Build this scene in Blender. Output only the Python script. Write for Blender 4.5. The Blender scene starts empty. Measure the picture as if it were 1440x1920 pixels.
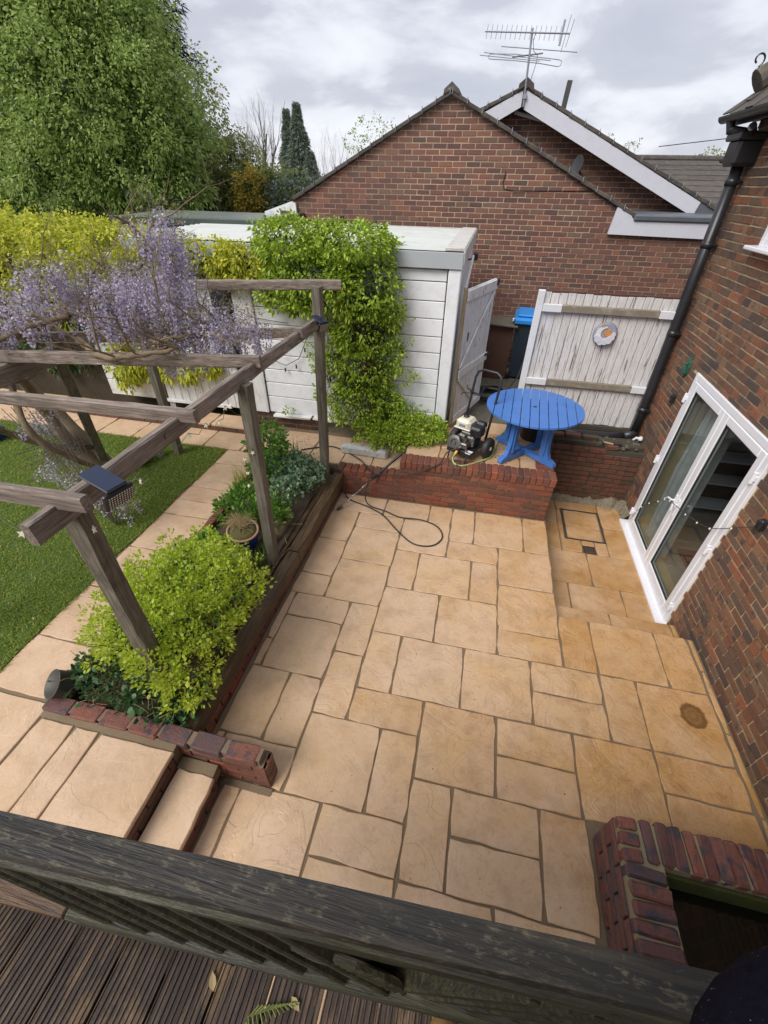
import bpy, math, random
import numpy as np
from mathutils import Vector, Matrix, noise

R = random.Random(7)
NR = np.random.RandomState(11)
sc = bpy.context.scene
COL = sc.collection
rad = math.radians

# ------------------------------------------------------------------ camera, sky, sun, exposure
cam_d = bpy.data.cameras.new('camera')
cam = bpy.data.objects.new('camera', cam_d)
COL.objects.link(cam)
cam_d.sensor_fit = 'VERTICAL'
cam_d.sensor_height = 36.0
cam_d.lens = 799.047 / 1920 * 36
cam_d.clip_start = 0.02
cam_d.clip_end = 600
CAMP = Vector((0, 0, 3.4))
CR = Matrix(((0.976363, 0.215615, 0.015018), (0.143756, -0.595938, -0.790058), (-0.161399, 0.773542, -0.612848)))   # rows: camera right, camera down, camera forward in world axes
m = Matrix((CR[0], -CR[1], -CR[2])).transposed().to_4x4()
m.translation = CAMP
cam.matrix_world = m
sc.camera = cam

def cam_dist(p):
    d = Vector(p) - CAMP
    q = CR @ d
    if q.z < 0.05: return 1e6
    u, v = 799.0 * q.x / q.z, 799.0 * q.y / q.z
    out = abs(u) > 760 or abs(v) > 1000
    return d.length + (1000 if out else 0)

world = bpy.data.worlds.new('World')
sc.world = world
world.use_nodes = True
wn, wl = world.node_tree.nodes, world.node_tree.links
wn.clear()
SUN_EL, SUN_AZ = 47.0, 217.0     # azimuth of the sun, clockwise from +Y
wo = wn.new('ShaderNodeOutputWorld')
sky = wn.new('ShaderNodeTexSky'); sky.sky_type = 'NISHITA'; sky.sun_disc = False
sky.sun_elevation = rad(SUN_EL); sky.sun_rotation = rad(SUN_AZ)
bg1 = wn.new('ShaderNodeBackground'); bg1.inputs[1].default_value = 0.08
wl.new(sky.outputs[0], bg1.inputs[0])
tc = wn.new('ShaderNodeTexCoord')
mp = wn.new('ShaderNodeMapping'); mp.inputs['Scale'].default_value = (1.0, 1.0, 2.6)
mp.inputs['Location'].default_value = (0.35, 0.1, 0.0)
wl.new(tc.outputs['Generated'], mp.inputs[0])
n1 = wn.new('ShaderNodeTexNoise'); n1.inputs['Scale'].default_value = 4.6; n1.inputs['Detail'].default_value = 7; n1.inputs['Roughness'].default_value = 0.52; n1.inputs['Distortion'].default_value = 0.25
wl.new(mp.outputs[0], n1.inputs['Vector'])
rp = wn.new('ShaderNodeValToRGB')
e = rp.color_ramp.elements
e[0].position = 0.34; e[0].color = (0.45, 0.47, 0.54, 1)
e[1].position = 0.66; e[1].color = (0.75, 0.76, 0.81, 1)
a = e.new(0.46); a.color = (0.50, 0.51, 0.58, 1)
a = e.new(0.56); a.color = (0.67, 0.68, 0.74, 1)
wl.new(n1.outputs['Fac'], rp.inputs[0])
bg2 = wn.new('ShaderNodeBackground'); bg2.inputs[1].default_value = 0.57
wl.new(rp.outputs[0], bg2.inputs[0])
mx = wn.new('ShaderNodeMixShader'); mx.inputs[0].default_value = 0.93
wl.new(bg1.outputs[0], mx.inputs[1]); wl.new(bg2.outputs[0], mx.inputs[2]); wl.new(mx.outputs[0], wo.inputs[0])

sd = bpy.data.lights.new('sun', 'SUN'); sd.energy = 1.5; sd.angle = rad(34); sd.color = (1.0, 0.97, 0.92)
sun = bpy.data.objects.new('sun', sd); COL.objects.link(sun)
az = rad(SUN_AZ)
sdir = Vector((math.sin(az) * math.cos(rad(SUN_EL)), math.cos(az) * math.cos(rad(SUN_EL)), math.sin(rad(SUN_EL))))
sun.rotation_euler = sdir.to_track_quat('Z', 'Y').to_euler()
sc.view_settings.view_transform = 'Standard'
sc.view_settings.look = 'None'
sc.view_settings.exposure = 1.16
sc.view_settings.gamma = 1.0
sc.view_settings.use_curve_mapping = False
sc.render.engine = 'CYCLES'
sc.cycles.max_bounces = 6
sc.cycles.transparent_max_bounces = 12
sc.cycles.caustics_reflective = False
sc.cycles.caustics_refractive = False

# ------------------------------------------------------------------ object helpers
WL = {}                                            # world location of every object made
def _link(o, parent, loc):
    COL.objects.link(o)
    pl = WL[parent.name] if parent else Vector((0, 0, 0))
    if parent: o.parent = parent
    o.location = Vector(loc) - pl
    WL[o.name] = Vector(loc)
    return o
def empty(name, loc, label, cat, group=None):
    o = bpy.data.objects.new(name, None)
    o.empty_display_size = 0.1
    _link(o, None, loc)
    o['label'] = label; o['category'] = cat
    if group: o['group'] = group
    return o
def tag(o, label, cat, group=None):
    o['label'] = label; o['category'] = cat
    if group: o['group'] = group
    return o
def struct(o): o['kind'] = 'structure'; return o
def stuff(o): o['kind'] = 'stuff'; return o

def mesh_of(name, v, f, mats, smooth=False, mi=None):
    me = bpy.data.meshes.new(name)
    me.from_pydata([tuple(x) for x in v], [], f)
    for mm in (mats if isinstance(mats, (list, tuple)) else [mats]): me.materials.append(mm)
    if smooth: me.polygons.foreach_set('use_smooth', [True] * len(me.polygons))
    if mi is not None: me.polygons.foreach_set('material_index', mi)
    me.update()
    return me
def mesh_np(name, V, F, mats, smooth=False, mi=None):
    """V (n,3) array, F (m,k) array of same sized faces"""
    me = bpy.data.meshes.new(name)
    k = F.shape[1]
    me.vertices.add(len(V)); me.vertices.foreach_set('co', V.astype(np.float32).ravel())
    me.loops.add(F.size); me.loops.foreach_set('vertex_index', F.astype(np.int32).ravel())
    me.polygons.add(len(F)); me.polygons.foreach_set('loop_start', np.arange(0, F.size, k, dtype=np.int32))
    for mm in (mats if isinstance(mats, (list, tuple)) else [mats]): me.materials.append(mm)
    if mi is not None: me.polygons.foreach_set('material_index', mi)
    if smooth: me.polygons.foreach_set('use_smooth', np.ones(len(F), dtype=bool))
    me.update(calc_edges=True)
    return me
def obj(name, me, parent=None, loc=None, shift=True):
    """me holds world coordinates when shift is True: they are moved to the object's origin"""
    if loc is None: loc = WL[parent.name] if parent else (0, 0, 0)
    loc = Vector(loc)
    if shift and loc.length > 1e-6:
        me.transform(Matrix.Translation(-loc))
    o = bpy.data.objects.new(name, me)
    return _link(o, parent, loc)
def place(name, me, parent, loc, rotz=0.0, rot=None, scale=None):
    o = bpy.data.objects.new(name, me)
    _link(o, parent, loc)
    o.rotation_euler = rot if rot is not None else (0, 0, rotz)
    if scale is not None: o.scale = scale
    return o

class MB:
    def __init__(s): s.v = []; s.f = []; s.mi = []; s.m = 0
    def add(s, v, f):
        b = len(s.v); s.v += [Vector(x) for x in v]
        s.f += [tuple(i + b for i in q) for q in f]; s.mi += [s.m] * len(f)
        return s
    def box(s, c, sz, rot=None, jit=0.0):
        hx, hy, hz = sz[0] / 2, sz[1] / 2, sz[2] / 2
        vs = [Vector((x, y, z)) for z in (-hz, hz) for y in (-hy, hy) for x in (-hx, hx)]
        if jit: vs = [q + Vector((R.uniform(-jit, jit), R.uniform(-jit, jit), R.uniform(-jit, jit))) for q in vs]
        if rot is not None: vs = [rot @ q for q in vs]
        return s.add([q + Vector(c) for q in vs], [(0, 2, 3, 1), (4, 5, 7, 6), (0, 1, 5, 4), (2, 6, 7, 3), (0, 4, 6, 2), (1, 3, 7, 5)])
    def bbox(s, x0, x1, y0, y1, z0, z1, jit=0.0):
        return s.box(((x0 + x1) / 2, (y0 + y1) / 2, (z0 + z1) / 2), (x1 - x0, y1 - y0, z1 - z0), None, jit)
    def bev(s, c, sz, b=0.006, rot=None):
        """box with chamfered edges"""
        hx, hy, hz = sz[0] / 2, sz[1] / 2, sz[2] / 2
        b = min(b, hx * .9, hy * .9, hz * .9)
        vs = []; idx = {}
        for sx in (-1, 1):
            for sy in (-1, 1):
                for sz_ in (-1, 1):
                    for ax in range(3):
                        q = [sx * (hx - b), sy * (hy - b), sz_ * (hz - b)]
                        q[ax] = (sx * hx, sy * hy, sz_ * hz)[ax]
                        idx[(sx, sy, sz_, ax)] = len(vs); vs.append(Vector(q))
        F = []
        g = lambda a, b_, c_, ax: idx[(a, b_, c_, ax)]
        for t in (-1, 1):
            q = [g(t, -1, -1, 0), g(t, 1, -1, 0), g(t, 1, 1, 0), g(t, -1, 1, 0)]; F.append(q if t > 0 else q[::-1])
            q = [g(-1, t, -1, 1), g(-1, t, 1, 1), g(1, t, 1, 1), g(1, t, -1, 1)]; F.append(q if t > 0 else q[::-1])
            q = [g(-1, -1, t, 2), g(1, -1, t, 2), g(1, 1, t, 2), g(-1, 1, t, 2)]; F.append(q if t > 0 else q[::-1])
        for s1 in (-1, 1):
            for s2 in (-1, 1):
                F.append([g(s1, s2, -1, 0), g(s1, s2, -1, 1), g(s1, s2, 1, 1), g(s1, s2, 1, 0)])
                F.append([g(s1, -1, s2, 0), g(s1, -1, s2, 2), g(s1, 1, s2, 2), g(s1, 1, s2, 0)])
                F.append([g(-1, s1, s2, 1), g(-1, s1, s2, 2), g(1, s1, s2, 2), g(1, s1, s2, 1)])
                for s3 in (-1, 1):
                    F.append([g(s1, s2, s3, 0), g(s1, s2, s3, 1), g(s1, s2, s3, 2)])
        F2 = []
        for q in F:
            cc = sum((vs[i] for i in q), Vector()) / len(q)
            nn = (vs[q[1]] - vs[q[0]]).cross(vs[q[2]] - vs[q[0]])
            F2.append(q if nn.dot(cc) > 0 else q[::-1])
        if rot is not None: vs = [rot @ q for q in vs]
        return s.add([q + Vector(c) for q in vs], F2)
    def beam(s, p, q, w, h, b=0.006, up=(0, 0, 1)):
        p, q = Vector(p), Vector(q); d = q - p; L = d.length; x = d.normalized()
        u = Vector(up)
        if abs(u.dot(x)) > .99: u = Vector((0, 1, 0))
        y = u.cross(x).normalized(); z = x.cross(y)
        rot = Matrix((x, y, z)).transposed()
        return s.bev((p + q) / 2, (L, w, h), b, rot)
    def rough_beam(s, p, q, w, h, n=10, j=0.003, up=(0, 0, 1), seed=0, b=0.008):
        """weathered timber: octagonal section swept with small wobbles"""
        p, q = Vector(p), Vector(q); x = (q - p).normalized(); u = Vector(up)
        if abs(u.dot(x)) > .99: u = Vector((0, 1, 0))
        y = u.cross(x).normalized(); z = x.cross(y); rr = random.Random(seed)
        sec = [(-w/2+b, -h/2), (w/2-b, -h/2), (w/2, -h/2+b), (w/2, h/2-b), (w/2-b, h/2), (-w/2+b, h/2), (-w/2, h/2-b), (-w/2, -h/2+b)]
        off = [0.0] * 8
        vs = []
        for i in range(n + 1):
            c = p.lerp(q, i / n)
            for k, (a_, b_) in enumerate(sec):
                off[k] = off[k] * .6 + rr.uniform(-j, j)
                vs.append(c + y * (a_ + off[k]) + z * (b_ + off[(k + 3) % 8]))
        F = [(i*8+k, i*8+(k+1) % 8, (i+1)*8+(k+1) % 8, (i+1)*8+k) for i in range(n) for k in range(8)]
        F += [tuple(range(7, -1, -1)), tuple(range(n*8, n*8+8))]
        return s.add(vs, F)
    def tube(s, pts, r, n=8, cap=True):
        pts = [Vector(p) for p in pts]; rs = r if isinstance(r, (list, tuple)) else [r] * len(pts)
        vs = []; prev = None
        for i, p in enumerate(pts):
            t = (pts[min(i+1, len(pts)-1)] - pts[max(i-1, 0)])
            t = t.normalized() if t.length > 1e-9 else Vector((0, 0, 1))
            if prev is None:
                a_ = Vector((0, 0, 1)) if abs(t.z) < .9 else Vector((1, 0, 0))
                u = t.cross(a_).normalized()
            else:
                u = (prev - t * prev.dot(t)).normalized()
            prev = u; w = t.cross(u)
            for k in range(n):
                an = 2 * math.pi * k / n
                vs.append(p + (u * math.cos(an) + w * math.sin(an)) * rs[i])
        F = [(i*n+k, i*n+(k+1) % n, (i+1)*n+(k+1) % n, (i+1)*n+k) for i in range(len(pts)-1) for k in range(n)]
        if cap: F += [tuple(range(n-1, -1, -1)), tuple(range((len(pts)-1)*n, len(pts)*n))]
        return s.add(vs, F)
    def lathe(s, c, prof, n=24, axis='Z', rot=None):
        """prof: list of (radius, height)"""
        vs = []
        for (r_, h_) in prof:
            for k in range(n):
                an = 2 * math.pi * k / n
                q = Vector((r_ * math.cos(an), r_ * math.sin(an), h_))
                if rot is not None: q = rot @ q
                vs.append(q + Vector(c))
        m_ = len(prof)
        F = [(i*n+k, i*n+(k+1) % n, (i+1)*n+(k+1) % n, (i+1)*n+k) for i in range(m_-1) for k in range(n)]
        F += [tuple(range(n-1, -1, -1)), tuple(range((m_-1)*n, m_*n))]
        return s.add(vs, F)
    def prism(s, poly, d0, d1, O=(0, 0, 0), U=(1, 0, 0), V=(0, 0, 1), N=(0, -1, 0)):
        """2D polygon (u,v) extruded from d0 to d1 along N"""
        O, U, V, N = Vector(O), Vector(U), Vector(V), Vector(N); n = len(poly)
        vs = [O + U*a_ + V*b_ + N*d0 for a_, b_ in poly] + [O + U*a_ + V*b_ + N*d1 for a_, b_ in poly]
        F = [tuple(range(n-1, -1, -1)), tuple(range(n, 2*n))] + [(i, (i+1) % n, n+(i+1) % n, n+i) for i in range(n)]
        area = sum(poly[i][0]*poly[(i+1) % n][1] - poly[(i+1) % n][0]*poly[i][1] for i in range(n))
        if (area > 0) != (U.cross(V).dot(N) > 0): F = [q[::-1] for q in F]
        return s.add(vs, F)
    def mesh(s, name, mats, smooth=False): return mesh_of(name, s.v, s.f, mats, smooth, s.mi if isinstance(mats, (list, tuple)) else None)
    def build(s, name, mats, parent=None, loc=None, smooth=False): return obj(name, s.mesh(name, mats, smooth), parent, loc)

# ------------------------------------------------------------------ materials
class NT:
    def __init__(s, name, rough=0.7, spec=0.5, metal=0.0):
        s.m = bpy.data.materials.new(name); s.m.use_nodes = True
        s.n = s.m.node_tree.nodes; s.l = s.m.node_tree.links
        s.b = s.n['Principled BSDF']
        s.b.inputs['Roughness'].default_value = rough
        s.b.inputs['Specular IOR Level'].default_value = spec
        s.b.inputs['Metallic'].default_value = metal
        s._p = None
    def pos(s, scale=(1, 1, 1), obj_=False, rot=(0, 0, 0)):
        if obj_: src = s.n.new('ShaderNodeTexCoord').outputs['Object']
        else: src = s.n.new('ShaderNodeNewGeometry').outputs['Position']
        mp_ = s.n.new('ShaderNodeMapping'); mp_.inputs['Scale'].default_value = scale; mp_.inputs['Rotation'].default_value = rot
        s.l.new(src, mp_.inputs[0]); return mp_.outputs[0]
    def noise(s, vec, scale, detail=4, rough=0.55, dist=0.0):
        x = s.n.new('ShaderNodeTexNoise'); x.inputs['Scale'].default_value = scale; x.inputs['Detail'].default_value = detail
        x.inputs['Roughness'].default_value = rough; x.inputs['Distortion'].default_value = dist
        s.l.new(vec, x.inputs['Vector']); return x.outputs['Fac']
    def voro(s, vec, scale, feat='F1', out='Distance'):
        x = s.n.new('ShaderNodeTexVoronoi'); x.feature = feat; x.inputs['Scale'].default_value = scale
        s.l.new(vec, x.inputs['Vector']); return x.outputs[out]
    def ramp(s, fac, stops, const=False):
        x = s.n.new('ShaderNodeValToRGB'); e_ = x.color_ramp.elements
        if const: x.color_ramp.interpolation = 'CONSTANT'
        while len(e_) > 1: e_.remove(e_[-1])
        e_[0].position = stops[0][0]; e_[0].color = _c(stops[0][1])
        for p_, c_ in stops[1:]:
            q = e_.new(p_); q.color = _c(c_)
        s.l.new(fac, x.inputs[0]); return x.outputs[0]
    def mix(s, fac, a_, b_, mode='MIX'):
        x = s.n.new('ShaderNodeMix'); x.data_type = 'RGBA'; x.blend_type = mode
        if isinstance(fac, (int, float)): x.inputs[0].default_value = fac
        else: s.l.new(fac, x.inputs[0])
        for i, q in ((6, a_), (7, b_)):
            if isinstance(q, tuple): x.inputs[i].default_value = _c(q)
            else: s.l.new(q, x.inputs[i])
        return x.outputs[2]
    def math(s, op, a_, b_=0.0, clamp=False):
        x = s.n.new('ShaderNodeMath'); x.operation = op; x.use_clamp = clamp
        for i, q in ((0, a_), (1, b_)):
            if isinstance(q, (int, float)): x.inputs[i].default_value = q
            else: s.l.new(q, x.inputs[i])
        return x.outputs[0]
    def isl(s): return s.n.new('ShaderNodeNewGeometry').outputs['Random Per Island']
    def rnd(s): return s.n.new('ShaderNodeObjectInfo').outputs['Random']
    def col(s, c_):
        if isinstance(c_, tuple): s.b.inputs['Base Color'].default_value = _c(c_)
        else: s.l.new(c_, s.b.inputs['Base Color'])
        return s
    def rough(s, f): s.l.new(f, s.b.inputs['Roughness']); return s
    def bump(s, h, strength=0.4, dist=0.01):
        x = s.n.new('ShaderNodeBump'); x.inputs['Strength'].default_value = strength; x.inputs['Distance'].default_value = dist
        s.l.new(h, x.inputs['Height']); s.l.new(x.outputs[0], s.b.inputs['Normal']); return s
def _c(c_): return (c_[0], c_[1], c_[2], 1.0) if len(c_) == 3 else c_
def g01(f): return (f, f, f)

def brick_mats(name, stops, blotch, blotch_amt, wet=0.75, moss=None):
    out = []
    for var in ('obj', 'isl'):
        t = NT(name + '_' + var, wet)
        r_ = t.rnd() if var == 'obj' else t.isl()
        base = t.ramp(r_, stops)
        p = t.pos()
        n_ = t.noise(p, 14, 4, .6)
        c = t.mix(t.ramp(n_, [(blotch_amt, g01(0)), (blotch_amt + .14, g01(1))]), base, blotch, 'MIX')
        n2 = t.noise(p, 60, 3, .6)
        c = t.mix(t.math('MULTIPLY', t.ramp(n2, [(.35, g01(0)), (.7, g01(1))]), .4), c, t.mix(.6, c, (.05, .035, .03)))
        n4 = t.noise(t.pos((1.6, 1.6, .55)), 1.3, 6, .65)
        c = t.mix(t.math('MULTIPLY', t.ramp(n4, [(.4, g01(0)), (.7, g01(1))]), .4), c, t.mix(.55, c, (.10, .085, .06)))
        if moss is not None:
            n3 = t.noise(p, 3.0, 5, .7)
            c = t.mix(t.ramp(n3, [(.55, g01(0)), (.75, g01(.6))]), c, moss)
        n5 = t.noise(p, 38, 5, .75)
        c = t.mix(t.ramp(n5, [(.50, g01(0)), (.66, g01(.55))]), c, t.mix(.7, c, blotch)); c = t.mix(t.ramp(n5, [(.24, g01(.5)), (.38, g01(0))]), c, t.mix(.5, c, (.42, .26, .18)))
        t.col(c).bump(t.math('ADD', t.noise(p, 120, 4, .7), t.math('MULTIPLY', n5, 1.6)), .8, .006)
        out.append(t.m)
    return out
# pale-mortar mixed stock brick of the near house
BM_HOUSE = brick_mats('house_brick', [(0, (.30, .11, .05)), (.14, (.17, .075, .045)), (.28, (.33, .16, .08)), (.42, (.09, .055, .047)), (.55, (.27, .16, .09)), (.66, (.14, .075, .052)), (.76, (.38, .13, .06)), (.86, (.21, .12, .075)), (1, (.075, .052, .05))], (.06, .045, .045), .56)
BM_NEIGH = brick_mats('neighbour_brick', [(0, (.21, .085, .06)), (.22, (.145, .064, .052)), (.45, (.25, .10, .068)), (.65, (.115, .058, .052)), (.82, (.21, .115, .08)), (1, (.29, .11, .065))], (.10, .06, .045), .6)
BM_RED = brick_mats('red_brick', [(0, (.30, .075, .035)), (.25, (.20, .055, .035)), (.45, (.34, .10, .05)), (.62, (.11, .045, .035)), (.8, (.26, .08, .045)), (1, (.16, .06, .045))], (.07, .05, .035), .58, .6, (.10, .09, .04))
BM_OLD = brick_mats('mossy_brick', [(0, (.17, .055, .035)), (.4, (.11, .045, .03)), (.7, (.20, .065, .04)), (1, (.08, .045, .03))], (.05, .04, .025), .52, .55, (.07, .075, .03))
BM_POND = brick_mats('pond_brick', [(0, (.24, .068, .045)), (.3, (.16, .06, .05)), (.5, (.095, .055, .06)), (.7, (.27, .085, .05)), (1, (.13, .06, .06))], (.05, .05, .065), .50, .5)

def mortar_mat(name, c1, c2):
    t = NT(name, .9); p = t.pos()
    t.col(t.mix(t.noise(p, 5, 5, .6), c1, c2)).bump(t.noise(p, 90, 4, .7), .7, .005); return t.m
M_MORT_H = mortar_mat('mortar_cream', (.60, .49, .29), (.46, .38, .23))
M_MORT_N = mortar_mat('mortar_tan', (.50, .39, .27), (.38, .29, .20))
M_MORT_R = mortar_mat('mortar_brown', (.26, .19, .125), (.14, .10, .07))
M_MORT_O = mortar_mat('mortar_dark', (.08, .065, .045), (.045, .04, .028))
M_MORT_P = mortar_mat('mortar_pond', (.33, .28, .17), (.20, .17, .10))
M_JOINT = mortar_mat('paving_mortar', (.26, .19, .115), (.14, .10, .06))

def slab_mat(name, stops, wet0=.28, wet1=.62, rel=1.0):
    t = NT(name, .45, .5); p = t.pos(); r_ = t.rnd()
    add = t.n.new('ShaderNodeVectorMath'); add.operation = 'ADD'; t.l.new(p, add.inputs[0])
    cmb = t.n.new('ShaderNodeCombineXYZ'); t.l.new(t.math('MULTIPLY', r_, 37.0), cmb.inputs[0]); t.l.new(t.math('MULTIPLY', r_, 91.0), cmb.inputs[2]); t.l.new(cmb.outputs[0], add.inputs[1])
    q = add.outputs[0]
    base = t.ramp(r_, stops)
    n1_ = t.noise(q, 2.2, 5, .55, .4)
    c = t.mix(t.ramp(n1_, [(.36, g01(0)), (.62, g01(.9))]), base, t.mix(.75, base, (.66, .46, .31)))
    n2_ = t.noise(q, 6.0, 6, .65, .2)
    c = t.mix(t.ramp(n2_, [(.46, g01(0)), (.68, g01(.75))]), c, t.mix(.6, c, (.28, .135, .045)))
    n9_ = t.noise(q, 22.0, 6, .75, .6)
    c = t.mix(t.ramp(n9_, [(.38, g01(.55)), (.48, g01(0)), (.56, g01(0)), (.68, g01(.7))]), c, t.mix(.6, c, (.34, .18, .08)))
    n8_ = t.noise(q, 300, 2, .5)
    c = t.mix(t.ramp(n8_, [(.66, g01(0)), (.72, g01(.55))]), c, (.22, .12, .05))
    # riven ledges: stepped height plus fine grain
    n3_ = t.noise(q, 2.6, 7, .5, 1.6)
    st = t.math('MULTIPLY', n3_, 9.0); fl = t.math('FLOOR', st); fr = t.math('FRACT', st)
    on_ = t.ramp(t.math('FRACT', t.math('MULTIPLY', r_, 7.3)), [(.25, g01(.35)), (.6, g01(1))])
    ledge = t.math('ADD', fl, t.math('SMOOTH_MIN', t.math('MULTIPLY', fr, 7.0), 1.0))
    edge = t.ramp(fr, [(0.0, g01(1)), (.05, g01(.55)), (.13, g01(0))])
    patch = t.ramp(t.noise(q, 1.4, 2, .5), [(.42, g01(0)), (.58, g01(1))])
    vein = t.math('MULTIPLY', t.math('MULTIPLY', edge, patch), on_)
    c = t.mix(t.math('MULTIPLY', vein, .5), c, (.72, .54, .33))
    gr = t.noise(q, 150, 3, .7)
    c = t.mix(t.math('MULTIPLY', t.ramp(gr, [(.3, g01(0)), (.75, g01(1))]), .28), c, t.mix(.5, c, (.2, .11, .05)))
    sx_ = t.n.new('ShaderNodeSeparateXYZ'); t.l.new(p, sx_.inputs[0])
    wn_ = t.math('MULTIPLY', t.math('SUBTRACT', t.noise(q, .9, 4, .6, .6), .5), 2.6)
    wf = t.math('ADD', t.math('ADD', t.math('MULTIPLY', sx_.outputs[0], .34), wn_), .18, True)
    dry = t.mix(.30, c, (.70, .53, .40)); golden_c = t.mix(1.0, c, (.93, .84, .69), 'MULTIPLY')
    c = t.mix(wf, dry, golden_c)  # paler pinkish at low x, more golden at high x, broken by noise
    t.col(c)
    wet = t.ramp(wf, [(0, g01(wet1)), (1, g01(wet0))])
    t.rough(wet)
    h = t.math('ADD', t.math('ADD', t.math('MULTIPLY', t.math('MULTIPLY', ledge, on_), .35 * rel), t.math('MULTIPLY', n2_, 1.1)), t.math('MULTIPLY', gr, .10))
    t.bump(h, .75, .008)
    return t.m
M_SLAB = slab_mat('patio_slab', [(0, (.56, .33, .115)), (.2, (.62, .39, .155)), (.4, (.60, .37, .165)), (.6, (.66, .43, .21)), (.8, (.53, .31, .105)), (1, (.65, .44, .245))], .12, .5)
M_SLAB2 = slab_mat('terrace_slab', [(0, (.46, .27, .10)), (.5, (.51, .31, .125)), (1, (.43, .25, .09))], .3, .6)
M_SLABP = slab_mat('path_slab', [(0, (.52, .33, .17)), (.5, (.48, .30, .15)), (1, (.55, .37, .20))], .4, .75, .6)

def wood_mat(name, c1, c2, c3, axis='Z', rough=.8, obj_rand=True, crack=True, spots=None, spk=9):
    """grain stretched along an axis of world space"""
    t = NT(name, rough)
    sc_ = {'X': (2.2, 48, 48), 'Y': (48, 2.2, 48), 'Z': (48, 48, 2.2)}[axis]
    p = t.pos(sc_)
    if obj_rand:
        add = t.n.new('ShaderNodeVectorMath'); add.operation = 'ADD'; t.l.new(p, add.inputs[0])
        cmb = t.n.new('ShaderNodeCombineXYZ'); r_ = t.rnd()
        for i in range(3): t.l.new(t.math('MULTIPLY', r_, 13.0 + 9 * i), cmb.inputs[i])
        t.l.new(cmb.outputs[0], add.inputs[1]); p = add.outputs[0]
    n_ = t.noise(p, 1.3, 6, .65, .5); p2 = t.pos()
    c = t.ramp(n_, [(.3, c1), (.5, c2), (.72, c3)])
    n2 = t.noise(p2, 2.5, 5, .6)
    c = t.mix(t.ramp(n2, [(.4, g01(0)), (.7, g01(.7))]), c, t.mix(.65, c, c1))
    if spots:
        p3 = t.pos({'X': (.35, 1, 1), 'Y': (1, .35, 1), 'Z': (1, 1, .35)}[axis]); c = t.mix(t.ramp(t.noise(p3, spk, 6, .75, .3), [(.545, g01(0)), (.66, g01(.85))]), c, spots)
    t.col(c).bump(t.math('ADD', n_, t.math('MULTIPLY', t.noise(p, 4, 3, .6), .5)), .9 if crack else .4, .006)
    return t.m
M_PERG_Y = wood_mat('pergola_timber_y', (.085, .068, .055), (.25, .20, .165), (.43, .37, .32), 'Y', spots=(.09, .075, .06), spk=7)
M_PERG_X = wood_mat('pergola_timber_x', (.08, .062, .05), (.25, .195, .16), (.45, .385, .33), 'X', spots=(.09, .075, .06), spk=7)
M_PERG_Z = wood_mat('pergola_timber_z', (.07, .062, .045), (.155, .135, .10), (.27, .235, .19), 'Z', spots=(.07, .06, .045), spk=6)
M_SLEEP = wood_mat('sleeper_timber', (.022, .015, .010), (.085, .052, .026), (.25, .145, .06), 'Y', .5, spots=(.05, .035, .022), spk=5)
M_DECK = wood_mat('deck_timber', (.018, .012, .010), (.058, .038, .028), (.16, .105, .065), 'Y', .42, spots=(.20, .13, .07), spk=6)
M_RAIL = wood_mat('handrail_timber', (.007, .006, .005), (.017, .014, .010), (.06, .045, .028), 'X', .58, spots=(.12, .10, .06), spk=95)
M_RAIL2 = wood_mat('mossy_rail_timber', (.014, .012, .007), (.032, .029, .014), (.075, .068, .03), 'X', .5)
M_ORW = wood_mat('wet_orange_timber', (.035, .018, .008), (.085, .042, .016), (.15, .075, .03), 'X', .5)

def paint_mat(name, c1, c2, dirt, amt=.5, rough=.55, scale=2.0, stretch=(1, 1, 1), peel=None):
    t = NT(name, rough); p = t.pos(stretch)
    n_ = t.noise(p, scale, 6, .62, .2)
    c = t.mix(n_, c1, c2)
    n2 = t.noise(p, scale * 3.7, 6, .7)
    c = t.mix(t.ramp(n2, [(.48, g01(0)), (.75, g01(amt))]), c, dirt)
    if peel:
        n3 = t.noise(t.pos((stretch[0]*1.5, stretch[1]*1.5, stretch[2]*1.5)), 6, 5, .65)
        c = t.mix(t.ramp(n3, [(peel[0], g01(0)), (peel[0] + .03, g01(1))]), c, peel[1])
    t.col(c).bump(n2, .25, .004); return t.m
M_WHITE = paint_mat('white_panel_paint', (.84, .85, .88), (.74, .75, .78), (.36, .36, .32), .35)
M_WHITED = paint_mat('dirty_panel_paint', (.78, .78, .79), (.62, .62, .60), (.30, .28, .22), .8)
M_WHITEP = paint_mat('peeling_white_paint', (.80, .80, .81), (.68, .68, .67), (.32, .28, .23), .5, .6, 3, (1, 1, .35), (.63, (.12, .06, .04)))
M_GATE = paint_mat('worn_gate_paint', (.82, .81, .83), (.52, .49, .46), (.20, .165, .13), .85, .75, 10, (3.4, 3.4, .2), (.60, (.19, .16, .13)))
M_GATEW = paint_mat('fresh_gate_paint', (.74, .75, .78), (.66, .67, .70), (.4, .37, .33), .3)
M_GATER = paint_mat('bare_gate_rail', (.17, .14, .105), (.26, .22, .17), (.5, .48, .42), .5, .8, 4, (.6, 1, 1))
M_FASC = paint_mat('grey_fascia', (.43, .46, .48), (.38, .41, .43), (.3, .3, .3), .2, .4)
M_UPVC = paint_mat('white_upvc', (.80, .80, .83), (.76, .76, .80), (.55, .55, .52), .15, .3)
M_BARGE = paint_mat('white_bargeboard', (.66, .66, .72), (.60, .60, .66), (.42, .42, .40), .25, .4)
M_CEM = paint_mat('fibre_cement', (.45, .47, .45), (.60, .62, .58), (.25, .25, .2), .5, .8, 2, (.4, 3, 1))
M_CONC = paint_mat('pale_concrete', (.50, .49, .46), (.58, .56, .53), (.30, .25, .19), .7, .9, 3)
M_YARD = paint_mat('yard_concrete', (.11, .10, .075), (.17, .15, .11), (.06, .055, .035), .8, .7, 2, (1, 1, 1))
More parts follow.
